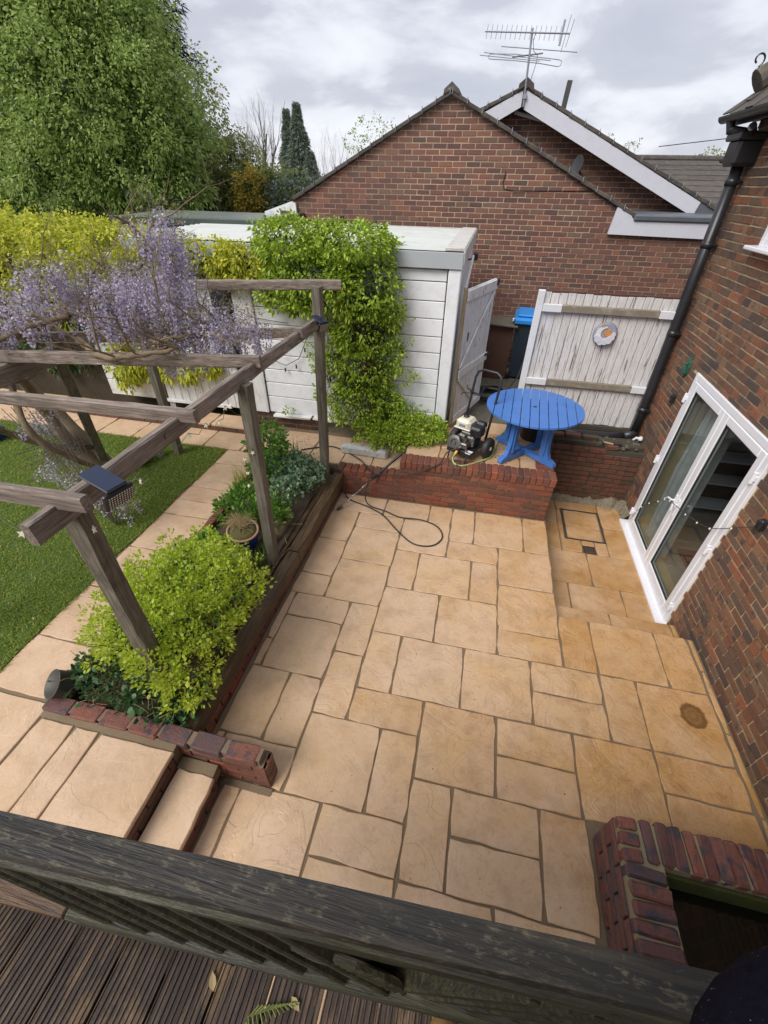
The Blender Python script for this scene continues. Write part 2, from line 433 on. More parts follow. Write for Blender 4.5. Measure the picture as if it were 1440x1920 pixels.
M_RENDER = paint_mat('rough_render', (.12, .10, .065), (.30, .26, .19), (.04, .035, .02), .9, .95, 16)

def tile_mat():
    t = NT('roof_tile', .8); p = t.pos()
    c = t.ramp(t.rnd(), [(0, (.055, .045, .044)), (1, (.085, .068, .063))])
    n_ = t.noise(p, 8, 6, .7)
    c = t.mix(t.ramp(n_, [(.45, g01(0)), (.7, g01(.8))]), c, (.13, .12, .075))
    n2 = t.noise(p, 30, 3, .7)
    c = t.mix(t.ramp(n2, [(.66, g01(0)), (.72, g01(.8))]), c, (.42, .42, .38))
    t.col(c).bump(n_, .5, .01); return t.m
M_TILE = tile_mat()
def simple(name, c, rough=.5, metal=0.0, var=None, bump=None):
    t = NT(name, rough, .5, metal)
    if var is not None:
        p = t.pos(); t.col(t.mix(t.noise(p, var[1], 5, .6), c, var[0]))
    else: t.col(c)
    if bump: t.bump(t.noise(t.pos(), bump[0], 4, .6), bump[1], .004)
    return t.m
M_BLACK = simple('black_plastic', (.012, .012, .014), .35, 0, ((.03, .03, .035), 6))
M_BLACKR = simple('black_rubber', (.018, .018, .018), .6, 0, ((.035, .033, .03), 30), (60, .3))
M_LEAD = simple('lead_flashing', (.10, .115, .14), .5, .3, ((.17, .18, .19), 5))
M_ALU = simple('aluminium', (.42, .42, .45), .35, .9)
M_STEEL = simple('dull_steel', (.30, .29, .27), .35, .85, ((.16, .15, .13), 30))
M_CHROME = simple('bright_steel', (.75, .75, .75), .15, 1.0)
t = NT('blue_table_paint', .45); p_ = t.pos(); c_ = t.mix(t.noise(p_, 5, 5, .6), (.045, .155, .47), (.075, .21, .58)); c_ = t.mix(t.ramp(t.noise(p_, 16, 6, .75, .4), [(.56, g01(0)), (.72, g01(.55))]), c_, (.13, .20, .33)); c_ = t.mix(t.ramp(t.noise(p_, 45, 4, .7), [(.66, g01(0)), (.72, g01(.6))]), c_, (.04, .06, .09)); t.col(c_).bump(t.noise(t.pos((30, 4, 30)), 2, 5, .7), .35, .003); M_BLUE = t.m
M_BINB = simple('dark_bin_plastic', (.022, .033, .05), .4, 0, ((.03, .045, .06), 4))
M_BINL = simple('blue_lid_plastic', (.02, .22, .62), .35, 0, ((.03, .30, .75), 4))
M_RUST = simple('brown_board', (.075, .032, .022), .8, 0, ((.11, .05, .03), 3))
M_CREAM = simple('cream_plastic', (.72, .68, .55), .35, 0, ((.62, .57, .44), 8))
M_ENG = simple('cast_alloy', (.24, .235, .22), .45, .7, ((.12, .11, .10), 50), (90, .5))
M_BRASS = simple('brass', (.38, .28, .13), .4, .8)
M_YEL = simple('yellow_connector', (.75, .42, .03), .4)
M_HOSEG = simple('green_hose_rubber', (.36, .45, .17), .5, 0, ((.30, .38, .14), 4))
M_SOIL = simple('soil', (.05, .035, .022), .95, 0, ((.10, .07, .04), 12), (30, 1.0))
M_MOSSD = simple('mossy_soil', (.07, .06, .025), .95, 0, ((.14, .12, .04), 6), (25, 1.0))
M_WATER = simple('dark_water', (.006, .007, .004), .06)
M_GREENP = simple('green_pottery', (.02, .085, .05), .45, 0, ((.035, .13, .075), 30), (40, 1.0))
t = NT('navy_fleece', 1.0, .05); p_ = t.pos(); t.col(t.mix(t.ramp(t.noise(p_, 260, 2, .5), [(.70, g01(0)), (.74, g01(1))]), t.mix(t.noise(p_, 90, 4, .7), (.004, .004, .010), (.020, .019, .034)), (.30, .30, .34))).bump(t.noise(p_, 350, 4, .8), 1.0, .004); M_NAVY = t.m
M_COB = simple('cobalt_glaze', (.01, .03, .22), .2)
M_TERR = simple('terracotta', (.40, .24, .13), .7)
M_ZINC = simple('old_zinc', (.12, .115, .10), .6, .5, ((.06, .055, .045), 12))
M_CURT = simple('curtain_cloth', (.75, .75, .73), .9, 0, ((.32, .32, .32), 8))
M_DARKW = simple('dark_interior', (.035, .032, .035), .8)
M_WALLI = simple('interior_wall', (.42, .40, .40), .9)
M_CARPET = simple('pale_carpet', (.42, .36, .30), .95, 0, ((.36, .31, .26), 20))
M_RUG = simple('red_rug', (.22, .07, .065), .95, 0, ((.27, .10, .09), 30))
M_CLOTH = simple('pale_blue_cloth', (.36, .43, .48), .9, 0, ((.28, .34, .40), 9))
M_SOLAR = simple('solar_cell_glass', (.018, .028, .06), .10)
M_LED = simple('led_lens', (.62, .64, .50), .3)
M_SHOE = simple('tan_leather', (.25, .14, .045), .6)
M_DENIM = simple('dark_denim', (.03, .04, .08), .9)
M_SKIN = simple('skin', (.48, .27, .19), .5)
M_HAIR = simple('brown_hair', (.06, .035, .02), .7)
def glass_mat(name, tint=(.80, .84, .84), refl=1.0):
    m_ = bpy.data.materials.new(name); m_.use_nodes = True; n = m_.node_tree.nodes; l = m_.node_tree.links; n.clear()
    o = n.new('ShaderNodeOutputMaterial'); t = n.new('ShaderNodeBsdfTransparent'); t.inputs[0].default_value = _c(tint)
    g = n.new('ShaderNodeBsdfGlossy'); g.inputs['Roughness'].default_value = .015
    gm = n.new('ShaderNodeNewGeometry'); dt = n.new('ShaderNodeVectorMath'); dt.operation = 'DOT_PRODUCT'; l.new(gm.outputs['Incoming'], dt.inputs[0]); l.new(gm.outputs['Normal'], dt.inputs[1])
    def mm(op, a_, b_):
        q = n.new('ShaderNodeMath'); q.operation = op
        for i_, v_ in ((0, a_), (1, b_)):
            if isinstance(v_, (int, float)): q.inputs[i_].default_value = v_
            else: l.new(v_, q.inputs[i_])
        return q
    ab = mm('ABSOLUTE', dt.outputs['Value'], 0); om = mm('SUBTRACT', 1.0, ab.outputs[0]); p5 = mm('POWER', om.outputs[0], 5.0); f = mm('MULTIPLY_ADD', p5.outputs[0], .96); f.inputs[2].default_value = .045
    x = n.new('ShaderNodeMixShader'); l.new(f.outputs[0], x.inputs[0]); l.new(t.outputs[0], x.inputs[1]); l.new(g.outputs[0], x.inputs[2]); l.new(x.outputs[0], o.inputs[0])
    return m_
M_GLASS = glass_mat('window_glass')

def leaf_mat(name, stops, rough=.5, trans=.25):
    t = NT(name, rough, .4)
    c = t.ramp(t.isl(), stops); c = t.mix(t.noise(t.pos(), 3, 4, .6), t.mix(.22, c, (.03, .04, .005)), c)
    t.col(c)
    tr = t.n.new('ShaderNodeBsdfTranslucent'); t.l.new(c, tr.inputs[0])
    x = t.n.new('ShaderNodeMixShader'); x.inputs[0].default_value = trans
    out = t.n['Material Output']; t.l.new(t.b.outputs[0], x.inputs[1]); t.l.new(tr.outputs[0], x.inputs[2]); t.l.new(x.outputs[0], out.inputs[0])
    return t.m
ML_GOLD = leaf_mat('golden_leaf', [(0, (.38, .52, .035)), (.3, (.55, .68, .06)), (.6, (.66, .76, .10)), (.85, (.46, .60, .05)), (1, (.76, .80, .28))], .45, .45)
ML_IVY = leaf_mat('lime_leaf', [(0, (.20, .32, .025)), (.35, (.32, .47, .04)), (.7, (.44, .58, .06)), (1, (.55, .66, .12))], .4, .3)
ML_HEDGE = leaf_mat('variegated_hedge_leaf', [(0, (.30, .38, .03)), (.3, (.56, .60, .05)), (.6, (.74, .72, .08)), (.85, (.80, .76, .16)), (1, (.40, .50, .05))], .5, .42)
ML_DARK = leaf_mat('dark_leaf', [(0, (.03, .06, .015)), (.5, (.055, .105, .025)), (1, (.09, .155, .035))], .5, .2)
ML_TREE = leaf_mat('tree_leaf', [(0, (.20, .31, .07)), (.3, (.31, .44, .11)), (.65, (.43, .56, .16)), (1, (.58, .68, .27))], .6, .55)
ML_CONI = leaf_mat('conifer_needle', [(0, (.008, .02, .010)), (1, (.022, .042, .02))], .6, .1)
ML_SPRU = leaf_mat('spruce_needle', [(0, (.13, .17, .13)), (1, (.24, .29, .22))], .6, .1)
ML_OLIVE = leaf_mat('olive_leaf', [(0, (.22, .26, .08)), (.5, (.34, .38, .12)), (1, (.45, .48, .18))], .6, .5)
ML_AUT = leaf_mat('yellow_leaf', [(0, (.55, .42, .07)), (1, (.70, .54, .10))], .6, .2)
ML_GRASS = leaf_mat('grass_blade', [(0, (.20, .27, .03)), (.4, (.32, .42, .055)), (.8, (.44, .50, .09)), (1, (.58, .56, .22))], .7, .5)
ML_BORD = leaf_mat('border_leaf', [(0, (.10, .21, .03)), (.5, (.17, .34, .05)), (1, (.25, .44, .09))], .45, .35)
ML_BLUEG = leaf_mat('blue_green_leaf', [(0, (.13, .22, .12)), (.5, (.20, .32, .18)), (1, (.29, .42, .26))], .5, .2)
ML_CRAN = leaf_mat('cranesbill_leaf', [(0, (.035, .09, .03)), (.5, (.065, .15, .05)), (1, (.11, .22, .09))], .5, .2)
ML_LAV = leaf_mat('lavender_leaf', [(0, (.10, .13, .09)), (1, (.20, .24, .19))], .7, .1)
ML_PETAL = leaf_mat('wisteria_petal', [(0, (.42, .34, .58)), (.3, (.58, .51, .74)), (.55, (.72, .67, .84)), (.8, (.90, .87, .95)), (1, (.55, .49, .58))], .6, .45)
ML_BRONZE = leaf_mat('bronze_young_leaf', [(0, (.20, .15, .07)), (.5, (.30, .26, .12)), (1, (.38, .36, .18))], .6, .2)
ML_STRAW = leaf_mat('dry_straw', [(0, (.28, .19, .09)), (1, (.50, .38, .20))], .8, .1)
M_BARK = simple('bark', (.13, .09, .055), .9, 0, ((.26, .20, .13), 14), (30, 1.0))
M_BARKG = simple('grey_bark', (.15, .125, .11), .9, 0, ((.22, .19, .17), 6))
M_TWIG = simple('twig', (.14, .075, .04), .8)

# ------------------------------------------------------------------ bricks
def clip_poly(poly, planes):
    """planes: list of (a,b,c) keeping a*u+b*v<=c"""
    for (a_, b_, c_) in planes:
        out = []; n = len(poly)
        for i in range(n):
            p, q = poly[i], poly[(i+1) % n]
            dp, dq = a_*p[0]+b_*p[1]-c_, a_*q[0]+b_*q[1]-c_
            if dp <= 0: out.append(p)
            if (dp < 0 < dq) or (dq < 0 < dp):
                t_ = dp/(dp-dq); out.append((p[0]+t_*(q[0]-p[0]), p[1]+t_*(q[1]-p[1])))
        poly = out
        if len(poly) < 3: return []
    return poly
def brick_variants(mat, L, D, H, n=6, j=.0022, b=.004):
    vs = []
    for i in range(n):
        mb = MB(); mb.bev((0, 0, 0), (L, D, H), b)
        mb.v = [q + Vector((R.uniform(-j, j), R.uniform(-j, j) * .6, R.uniform(-j, j))) for q in mb.v]
        vs.append(mb.mesh('brick', mat))
    return vs
def brickwork(parent, O, U, width, height, mats, n_ind=300, clips=(), holes=(), course=.075, L=.2255, gap=.012, depth=.05, proud=.003, offset=0.0, headers=.0, name='brick', rotz=None, skip=None):
    O, U = Vector(O), Vector(U).normalized(); Z = Vector((0, 0, 1)); IN = Z.cross(U); N = -IN
    rz = math.atan2(U.y, U.x)
    full = []; part = []
    row = 0; v0 = 0.0
    while v0 < height - .01:
        v1 = min(v0 + course, height)
        u = -((row % 2) * .5 * L) - offset
        while u < width:
            segs = [(u, u + L)]
            if R.random() < headers: segs = [(u, u + L/2), (u + L/2, u + L)]
            for (a_, b_) in segs:
                if skip and skip((a_+b_)/2, (v0+v1)/2): continue
                a2, b2 = max(a_, 0), min(b_, width)
                if b2 - a2 < .03: continue
                rects = [(a2 + gap/2, b2 - gap/2, v0 + gap/2, v1 - gap/2)]
                for (h0, h1, k0, k1) in holes:
                    nr = []
                    for (x0, x1, y0, y1) in rects:
                        if x1 <= h0 or x0 >= h1 or y1 <= k0 or y0 >= k1: nr.append((x0, x1, y0, y1)); continue
                        if y0 < k0 - .02: nr.append((x0, x1, y0, k0))
                        elif y1 > k1 + .02: nr.append((x0, x1, k1, y1))
                        else:
                            if x0 < h0 - .02: nr.append((x0, h0, y0, y1))
                            if x1 > h1 + .02: nr.append((h1, x1, y0, y1))
                    rects = nr
                for (x0, x1, y0, y1) in rects:
                    poly = [(x0, y0), (x1, y0), (x1, y1), (x0, y1)]
                    pc = clip_poly(poly, clips) if clips else poly
                    if len(pc) < 3: continue
                    isfull = len(pc) == 4 and abs((x1-x0) - (L-gap)) < .002 and abs((y1-y0)-(course-gap)) < .002 and all(abs(pc[i][0]-poly[i][0]) < 1e-6 and abs(pc[i][1]-poly[i][1]) < 1e-6 for i in range(4))
                    c = O + U*((x0+x1)/2) + Z*((y0+y1)/2)
                    (full if isfull else part).append((cam_dist(c), c, pc))
            u += L
        v0 += course; row += 1
    full.sort(key=lambda q: q[0])
    ind, rest = full[:n_ind], full[n_ind:] + part
    var = brick_variants(mats[0], L-gap, depth, course-gap)
    for k, (d, c, pc) in enumerate(ind):
        o = place(name, var[k % len(var)], parent, c + N*(proud - depth/2 + R.uniform(-.0025, .0025)), rz)
        o.rotation_euler = (R.uniform(-.006, .006), R.uniform(-.008, .008), rz + R.uniform(-.006, .006))
    if rest:
        mb = MB()
        for (d, c, pc) in rest:
            e_ = R.uniform(-.0025, .0025)
            mb.prism(pc, -(depth-proud), proud + e_, O, U, Z, N)
        o = mb.build('brickwork', mats[1], parent); stuff(o)
    return len(ind), len(rest)

def slab(parent, x0, x1, y0, y1, z, mat, th=.035, gap=.013, name='slab', j=.006, tilt=.0015):
    x0 += gap/2; x1 -= gap/2; y0 += gap/2; y1 -= gap/2
    cx, cy = (x0+x1)/2, (y0+y1)/2
    w, h = x1-x0, y1-y0; nx, ny = max(2, int(w/.09)), max(2, int(h/.09)); c = .008
    P = []
    for i in range(nx+1): P.append((x0 + (c if i == 0 else -c if i == nx else 0) + w*i/nx, y0))
    for i in range(1, ny): P.append((x1, y0 + h*i/ny))
    for i in range(nx+1): P.append((x1 + (-c if i == 0 else c if i == nx else 0) - w*i/nx, y1))
    for i in range(1, ny): P.append((x0, y1 - h*i/ny))
    P = [(a_ + R.uniform(-j, j), b_ + R.uniform(-j, j)) for a_, b_ in P]
    n = len(P); dz = R.uniform(-tilt, tilt)
    tx, ty = R.uniform(-.0025, .0025), R.uniform(-.0025, .0025)
    def ring(ins, zz):
        out = []
        for a_, b_ in P:
            a2 = a_ + (cx - a_)/(w/2)*ins; b2 = b_ + (cy - b_)/(h/2)*ins
            out.append(Vector((a2, b2, zz + dz + (a2-cx)*tx + (b2-cy)*ty)))
        return out
    v = ring(0, z - th) + ring(0, z - .005) + ring(.005, z)
    f = [tuple(range(2*n, 3*n))]
    for k in range(2): f += [(k*n+i, k*n+(i+1) % n, (k+1)*n+(i+1) % n, (k+1)*n+i) for i in range(n)]
    me = mesh_of(name, v, f, mat)
    return obj(name, me, parent, (cx, cy, z))

# ------------------------------------------------------------------ foliage
def leaf_cloud(P, D, size, shape='oval', w=.55, jit=.35, droop=0.0, up=None):
    """P (n,3) leaf bases, D (n,3) leaf directions; returns V,F (quads)"""
    n = len(P); s = size * (1 + NR.uniform(-jit, jit, n))[:, None]
    D = D / (np.linalg.norm(D, axis=1, keepdims=True) + 1e-9)
    rv = NR.normal(size=(n, 3)) if up is None else np.tile(np.array(up, float), (n, 1)) + NR.normal(size=(n, 3)) * .45
    S = np.cross(D, rv); S /= (np.linalg.norm(S, axis=1, keepdims=True) + 1e-9)
    Nn = np.cross(S, D)
    b = P; tip = P + D * s - np.array([0, 0, 1.0]) * s * droop
    m1 = P + D * s * .35; m2 = P + D * s * .72 - np.array([0, 0, 1.0]) * s * droop * .5
    L1 = m1 - S * s * w * .5 + Nn * s * .10; L2 = m2 - S * s * w * .36 + Nn * s * .08
    R1 = m1 + S * s * w * .5 + Nn * s * .10; R2 = m2 + S * s * w * .36 + Nn * s * .08
    if shape == 'kite':
        V = np.stack([b, L1, tip, R1], 1).reshape(-1, 3)
        F = np.arange(n * 4).reshape(n, 4); return V, F
    V = np.stack([b, R1, R2, tip, L2, L1], 1).reshape(-1, 3)
    base = np.arange(n)[:, None] * 6
    F = np.concatenate([base + np.array([0, 1, 2, 3]), base + np.array([0, 3, 4, 5])], 0)
    return V, F
def unit(n):
    v = NR.normal(size=(n, 3)); return v / np.linalg.norm(v, axis=1, keepdims=True)
def blob_points(c, r, n, shell=.55, bottom=-1.0):
    """points in an ellipsoid, concentrated to its surface, above bottom*rz"""
    v = unit(int(n * 1.6) + 8); v = v[v[:, 2] > bottom][:n]
    rr = (shell + (1 - shell) * NR.rand(len(v))) ** .8
    lump = 1 + .12*np.sin(v[:, 0]*7+c[0]*3) * np.cos(v[:, 1]*6+c[1]*5) + .10*np.sin(v[:, 2]*9+c[2])
    return np.array(c) + v * np.array(r) * (rr * lump)[:, None], v

# ================================================================== THE SETTING
# --- far ground, one sheet to the horizon
def grid_sheet(name, x0, x1, y0, y1, nx, ny, zf, mat):
    xs, ys = np.linspace(x0, x1, nx+1), np.linspace(y0, y1, ny+1)
    v = [(x, y, zf(x, y)) for y in ys for x in xs]
    f = [(j*(nx+1)+i, j*(nx+1)+i+1, (j+1)*(nx+1)+i+1, (j+1)*(nx+1)+i) for j in range(ny) for i in range(nx)]
    return obj(name, mesh_of(name, v, f, mat))
M_GROUND = NT('distant_ground', .95); _p = M_GROUND.pos()
M_GROUND.col(M_GROUND.mix(M_GROUND.noise(_p, .15, 5, .6), (.045, .07, .02), (.08, .085, .035))); M_GROUND = M_GROUND.m
struct(grid_sheet('ground', -300, 300, -200, 400, 30, 30, lambda x, y: -.75, M_GROUND))
mb = MB(); mb.bbox(-40, -.8, 5.56, 60, -.7, .30); mb.bbox(-40, -3.3, -12, 5.56, -.7, .315)
struct(mb.build('garden_ground', M_MOSSD))
mb = MB(); mb.bbox(-.79, 40, 5.985, 30, -.7, .555)
struct(mb.build('yard', M_YARD))

# --- main patio
G = .2935; GX = -.02; GY = 4.52; GP = .294
gx = lambda c: GX + G*c
gy = lambda r_: GY - GP*r_
LW = -1.575
patio = MB(); patio.bbox(LW-.02, 1.154, -1.6, 4.62, -.30, -.011); patio.bbox(1.150, 2.47, -1.6, 3.045, -.301, -.0115)
patio = struct(patio.build('patio', M_JOINT))
LAY = '''L -3 0 1|-3 -1 0 1|-1 0 0 1|0 1 0 2|1 3 0 2|3 4 0 2|L -4 1 3|-4 -2 1 2|-2 0 1 3|-4 -2 2 4|0 2 2 3|2 4 2 4|L -4 3 5|-4 -2 4 6|L -4 5 6|-2 -1 3 5|-1 1 3 5|1 2 3 5|2 4 4 6|2 4 6 7|-2 0 5 7|0 2 5 7|L -5 6 8|-5 -3 6 7|-3 -2 6 8|-5 -3 7 9|L -5 8 9|L -4 9 11|-4 -3 9 11|-3 -2 8 10|-2 -1 7 9|-1 1 7 9|1 3 7 9|-2 0 9 10|3 5 7 8|3 5 8 9|4 5 5 7|5 7 5 7|7 8 5 7|5 6 7 9|6 8 7 9|6 8 9 10|6 8 10 11|2 4 9 10|2 4 10 11|4 6 9 11|-3 -1 10 12|-1 0 10 12|0 2 9 11|L -5 11 12|-5 -3 11 12|-4 -2 12 14|-2 0 12 13|0 1 11 13|1 3 11 12|1 3 12 13|3 4.1 11 13|-2 0 13 14|0 2 13 15|2 4 13 14|L2 -4 12 14|-4 -2 14 16|-2 0 14 16|2 4 14 16|0 2 15 17|L2 -4 14 16|-4 -1 16 18|-1 1 17 18|1 4 16 18'''
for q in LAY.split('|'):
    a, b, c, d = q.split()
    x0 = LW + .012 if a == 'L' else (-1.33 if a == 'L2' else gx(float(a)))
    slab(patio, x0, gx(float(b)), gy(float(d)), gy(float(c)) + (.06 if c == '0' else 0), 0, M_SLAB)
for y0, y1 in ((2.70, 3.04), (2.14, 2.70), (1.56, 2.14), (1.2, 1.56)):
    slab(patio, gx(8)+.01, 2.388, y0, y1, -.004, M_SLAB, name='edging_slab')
# brown round stain left by a pot (a thin film on the slab)
t = NT('pot_stain', .35); p_ = t.pos()
t.col(t.mix(t.noise(p_, 30, 5, .7), (.14, .065, .02), (.24, .12, .045)))
al = t.n.new('ShaderNodeNewGeometry'); sx = t.n.new('ShaderNodeSeparateXYZ'); t.l.new(al.outputs['Position'], sx.inputs[0])
dx = t.math('DIVIDE', t.math('SUBTRACT', sx.outputs[0], 2.135), .105); dy = t.math('DIVIDE', t.math('SUBTRACT', sx.outputs[1], 2.235), .115)
rr = t.math('SQRT', t.math('ADD', t.math('MULTIPLY', dx, dx), t.math('MULTIPLY', dy, dy)))
rr = t.math('ADD', rr, t.math('MULTIPLY', t.math('SUBTRACT', t.noise(p_, 22, 4, .7), .5), .5))
t.l.new(t.ramp(rr, [(0, g01(.35)), (.35, g01(.55)), (.5, g01(.4)), (.82, g01(.85)), (.95, g01(.15)), (1.0, g01(0))]), t.b.inputs['Alpha'])
mb = MB(); n = 40
mb.add([(2.135 + .16*math.cos(6.2832*k/n), 2.235 + .17*math.sin(6.2832*k/n), .0045) for k in range(n)], [tuple(range(n))])
tag(mb.build('stain', t.m), 'round brown stain left by a pot on the patio slab near the house wall', 'stain')

# --- lower patio and the tread between
ZL = -.335
mb = MB(); mb.bbox(1.10, 2.47, 3.3, 5.70, ZL-.25, ZL-.011); lower = struct(mb.build('lower_patio', M_JOINT))
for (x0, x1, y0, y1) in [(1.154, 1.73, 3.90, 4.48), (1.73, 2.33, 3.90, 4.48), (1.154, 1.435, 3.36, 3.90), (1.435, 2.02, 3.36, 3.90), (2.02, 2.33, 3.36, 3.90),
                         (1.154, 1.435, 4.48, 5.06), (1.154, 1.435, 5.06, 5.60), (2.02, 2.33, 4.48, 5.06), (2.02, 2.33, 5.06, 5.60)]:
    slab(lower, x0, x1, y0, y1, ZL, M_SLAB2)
# slabs round the manhole cover and the drain
slab(lower, 1.435, 2.02, 5.41, 5.60, ZL, M_SLAB2); slab(lower, 1.435, 1.50, 4.73, 5.41, ZL, M_SLAB2, gap=.01)
slab(lower, 1.435, 1.70, 4.48, 4.73, ZL, M_SLAB2); slab(lower, 1.86, 2.02, 4.48, 4.73, ZL, M_SLAB2); slab(lower, 1.70, 1.86, 4.63, 4.73, ZL, M_SLAB2, gap=.008)
cov = MB()
for (x0, x1, y0, y1) in ((1.503, 1.525, 4.735, 5.405), (2.0, 2.018, 4.735, 5.405), (1.525, 2.0, 4.735, 4.752), (1.525, 2.0, 5.39, 5.405)): cov.bbox(x0, x1, y0, y1, ZL-.03, ZL+.003)
mh = empty('manhole_cover', (1.76, 5.07, ZL), 'recessed inspection cover filled with sandstone slab pieces in the sunken patio', 'manhole cover')
cov.build('frame', M_STEEL, mh)
for (x0, x1, y0, y1) in ((1.53, 1.995, 4.755, 5.03), (1.53, 1.995, 5.03, 5.387)): slab(mh, x0, x1, y0, y1, ZL-.001, M_SLAB2, gap=.008)
dr = empty('drain_grate', (1.78, 4.555, ZL), 'small square dark drain grate beside the manhole cover', 'drain')
mb = MB()
for (x0, x1, y0, y1) in ((1.702, 1.715, 4.487, 4.625), (1.845, 1.858, 4.487, 4.625), (1.715, 1.845, 4.487, 4.50), (1.715, 1.845, 4.612, 4.625)): mb.bbox(x0, x1, y0, y1, ZL-.03, ZL+.002)
mb.build('frame', M_RUST, dr)
mb = MB()
for k in range(6): mb.bbox(1.722+.021*k, 1.732+.021*k, 4.50, 4.612, ZL-.02, ZL-.002)
mb.build('grating', M_BLACK, dr)
mb = MB(); mb.bbox(1.154, 2.40, 3.065, 3.35, ZL-.1, -.18); tread = struct(mb.build('sunken_step', M_JOINT))
for x0, x1 in ((1.154, 1.745), (1.745, 2.33), (2.33, 2.385)): slab(tread, x0, x1, 3.058, 3.352, -.168, M_SLAB2)
# rough concrete fillet at the foot of the sunken walls
mb = MB(); v = []; n = 26
path_ = [(1.16 + 1.19*i/16, 5.68) for i in range(17)] + [(2.41, 5.62 - .035*i) for i in range(1, 10)]
for i, (x, y) in enumerate(path_):
    ins = .09 + R.uniform(-.03, .03); hh = .09 + R.uniform(-.03, .03) + (.05 if x > 2.15 else 0)
    dx_, dy_ = (0, -1) if i < 15 else ((-.7, -.7) if i < 18 else (-1, 0))
    if i > 13 and i < 19: ins += .06
    v += [(x, y, ZL + hh), (x + dx_*ins*(.45+R.uniform(-.1,.1)), y + dy_*ins*(.45+R.uniform(-.1,.1)), ZL + hh*R.uniform(.5, .9)), (x + dx_*ins, y + dy_*ins, ZL - .005)]
f = []
for i in range(len(path_)-1):
    for k in range(2): f.append((i*3+k, i*3+k+1, (i+1)*3+k+1, (i+1)*3+k))
mb.add(v, f); struct(mb.build('concrete_haunching', M_RENDER))

# --- upper terrace, path and steps on the left
ZT, ZP = .60, .36
mb = MB(); mb.bbox(-.74, 1.10, 4.77, 6.02, -.02, ZT-.012); terr = struct(mb.build('upper_terrace', M_JOINT))
ys = [4.79, 5.08, 5.66, 6.02]
for i, (y0, y1) in enumerate(zip(ys, ys[1:])):
    xs = [[-.74, -.30, .28, .72, 1.13], [-.74, -.30, .10, .68, 1.13], [-.30, .28, .86, 1.13]][i]
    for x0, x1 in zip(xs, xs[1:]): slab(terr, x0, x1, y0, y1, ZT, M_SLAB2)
mb = MB(); mb.bbox(-9.0, -.75, 4.735, 5.62, -.1, ZP-.012); mb.bbox(-3.31, -2.66, 1.06, 4.737, -.1, ZP-.0125); mb.bbox(-9, -1.62, -1.6, 1.065, -.1, ZP-.013)
gpath = struct(mb.build('garden_path', M_JOINT))
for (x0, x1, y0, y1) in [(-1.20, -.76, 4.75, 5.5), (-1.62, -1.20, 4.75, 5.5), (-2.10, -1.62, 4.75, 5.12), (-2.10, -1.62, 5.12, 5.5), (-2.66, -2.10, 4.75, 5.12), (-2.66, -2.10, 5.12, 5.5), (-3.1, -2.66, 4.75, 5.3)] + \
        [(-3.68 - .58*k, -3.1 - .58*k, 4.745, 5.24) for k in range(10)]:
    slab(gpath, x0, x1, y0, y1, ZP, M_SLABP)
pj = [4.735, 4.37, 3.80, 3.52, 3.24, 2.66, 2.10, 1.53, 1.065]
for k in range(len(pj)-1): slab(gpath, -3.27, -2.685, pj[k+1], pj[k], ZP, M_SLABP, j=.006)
fx = [-1.600, -2.17, -2.37, -2.66, -3.24, -3.82]
for k in range(len(fx)-1):
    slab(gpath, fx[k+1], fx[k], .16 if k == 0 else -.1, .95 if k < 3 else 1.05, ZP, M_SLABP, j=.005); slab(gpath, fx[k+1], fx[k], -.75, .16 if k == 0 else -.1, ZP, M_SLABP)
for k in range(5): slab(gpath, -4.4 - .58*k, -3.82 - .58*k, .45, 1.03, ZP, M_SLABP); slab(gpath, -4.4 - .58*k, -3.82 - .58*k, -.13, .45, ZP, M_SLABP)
st = MB(); st.bbox(-1.70, -1.345, -1.5, .93, -.1, .165); st.bbox(-1.66, -1.615, -1.5, .93, .16, .31)
steps = struct(st.build('garden_steps', M_MORT_O))
brickwork(steps, (-1.345, -1.5, -.005), (0, 1, 0), 2.42, .165, BM_OLD, 40, depth=.04, proud=.008)
brickwork(steps, (-1.612, -1.5, .18), (0, 1, 0), 2.42, .14, BM_OLD, 40, depth=.04, proud=.006)
for y0, y1 in ((-.75, .07), (.07, .915)): slab(steps, -1.605, -1.315, y0, y1, .205, M_SLABP, th=.04, j=.005)
# cement fillets beside the low wall
mb = MB(); mb.bbox(-2.7, -1.615, .95, 1.0, .30, ZP-.004, .003); mb.bbox(-1.61, -1.34, .91, .985, .10, .198, .003); mb.bbox(-1.34, -.97, .945, .99, -.05, .004, .004); struct(mb.build('cement_fillet', M_JOINT))

# --- raised shed step platform along the back
mb = MB(); mb.bbox(-9.0, -3.23, 5.22, 5.6, .2, .445); plat = struct(mb.build('shed_step', M_MORT_O))
brickwork(plat, (-9.0, 5.22, .345), (1, 0, 0), 5.77, .10, BM_OLD, 60, course=.10, L=.2255, depth=.05, proud=.006)
for k in range(10): slab(plat, -3.79 - .56*k, -3.23 - .56*k, 5.20, 5.56, .475, M_SLABP)

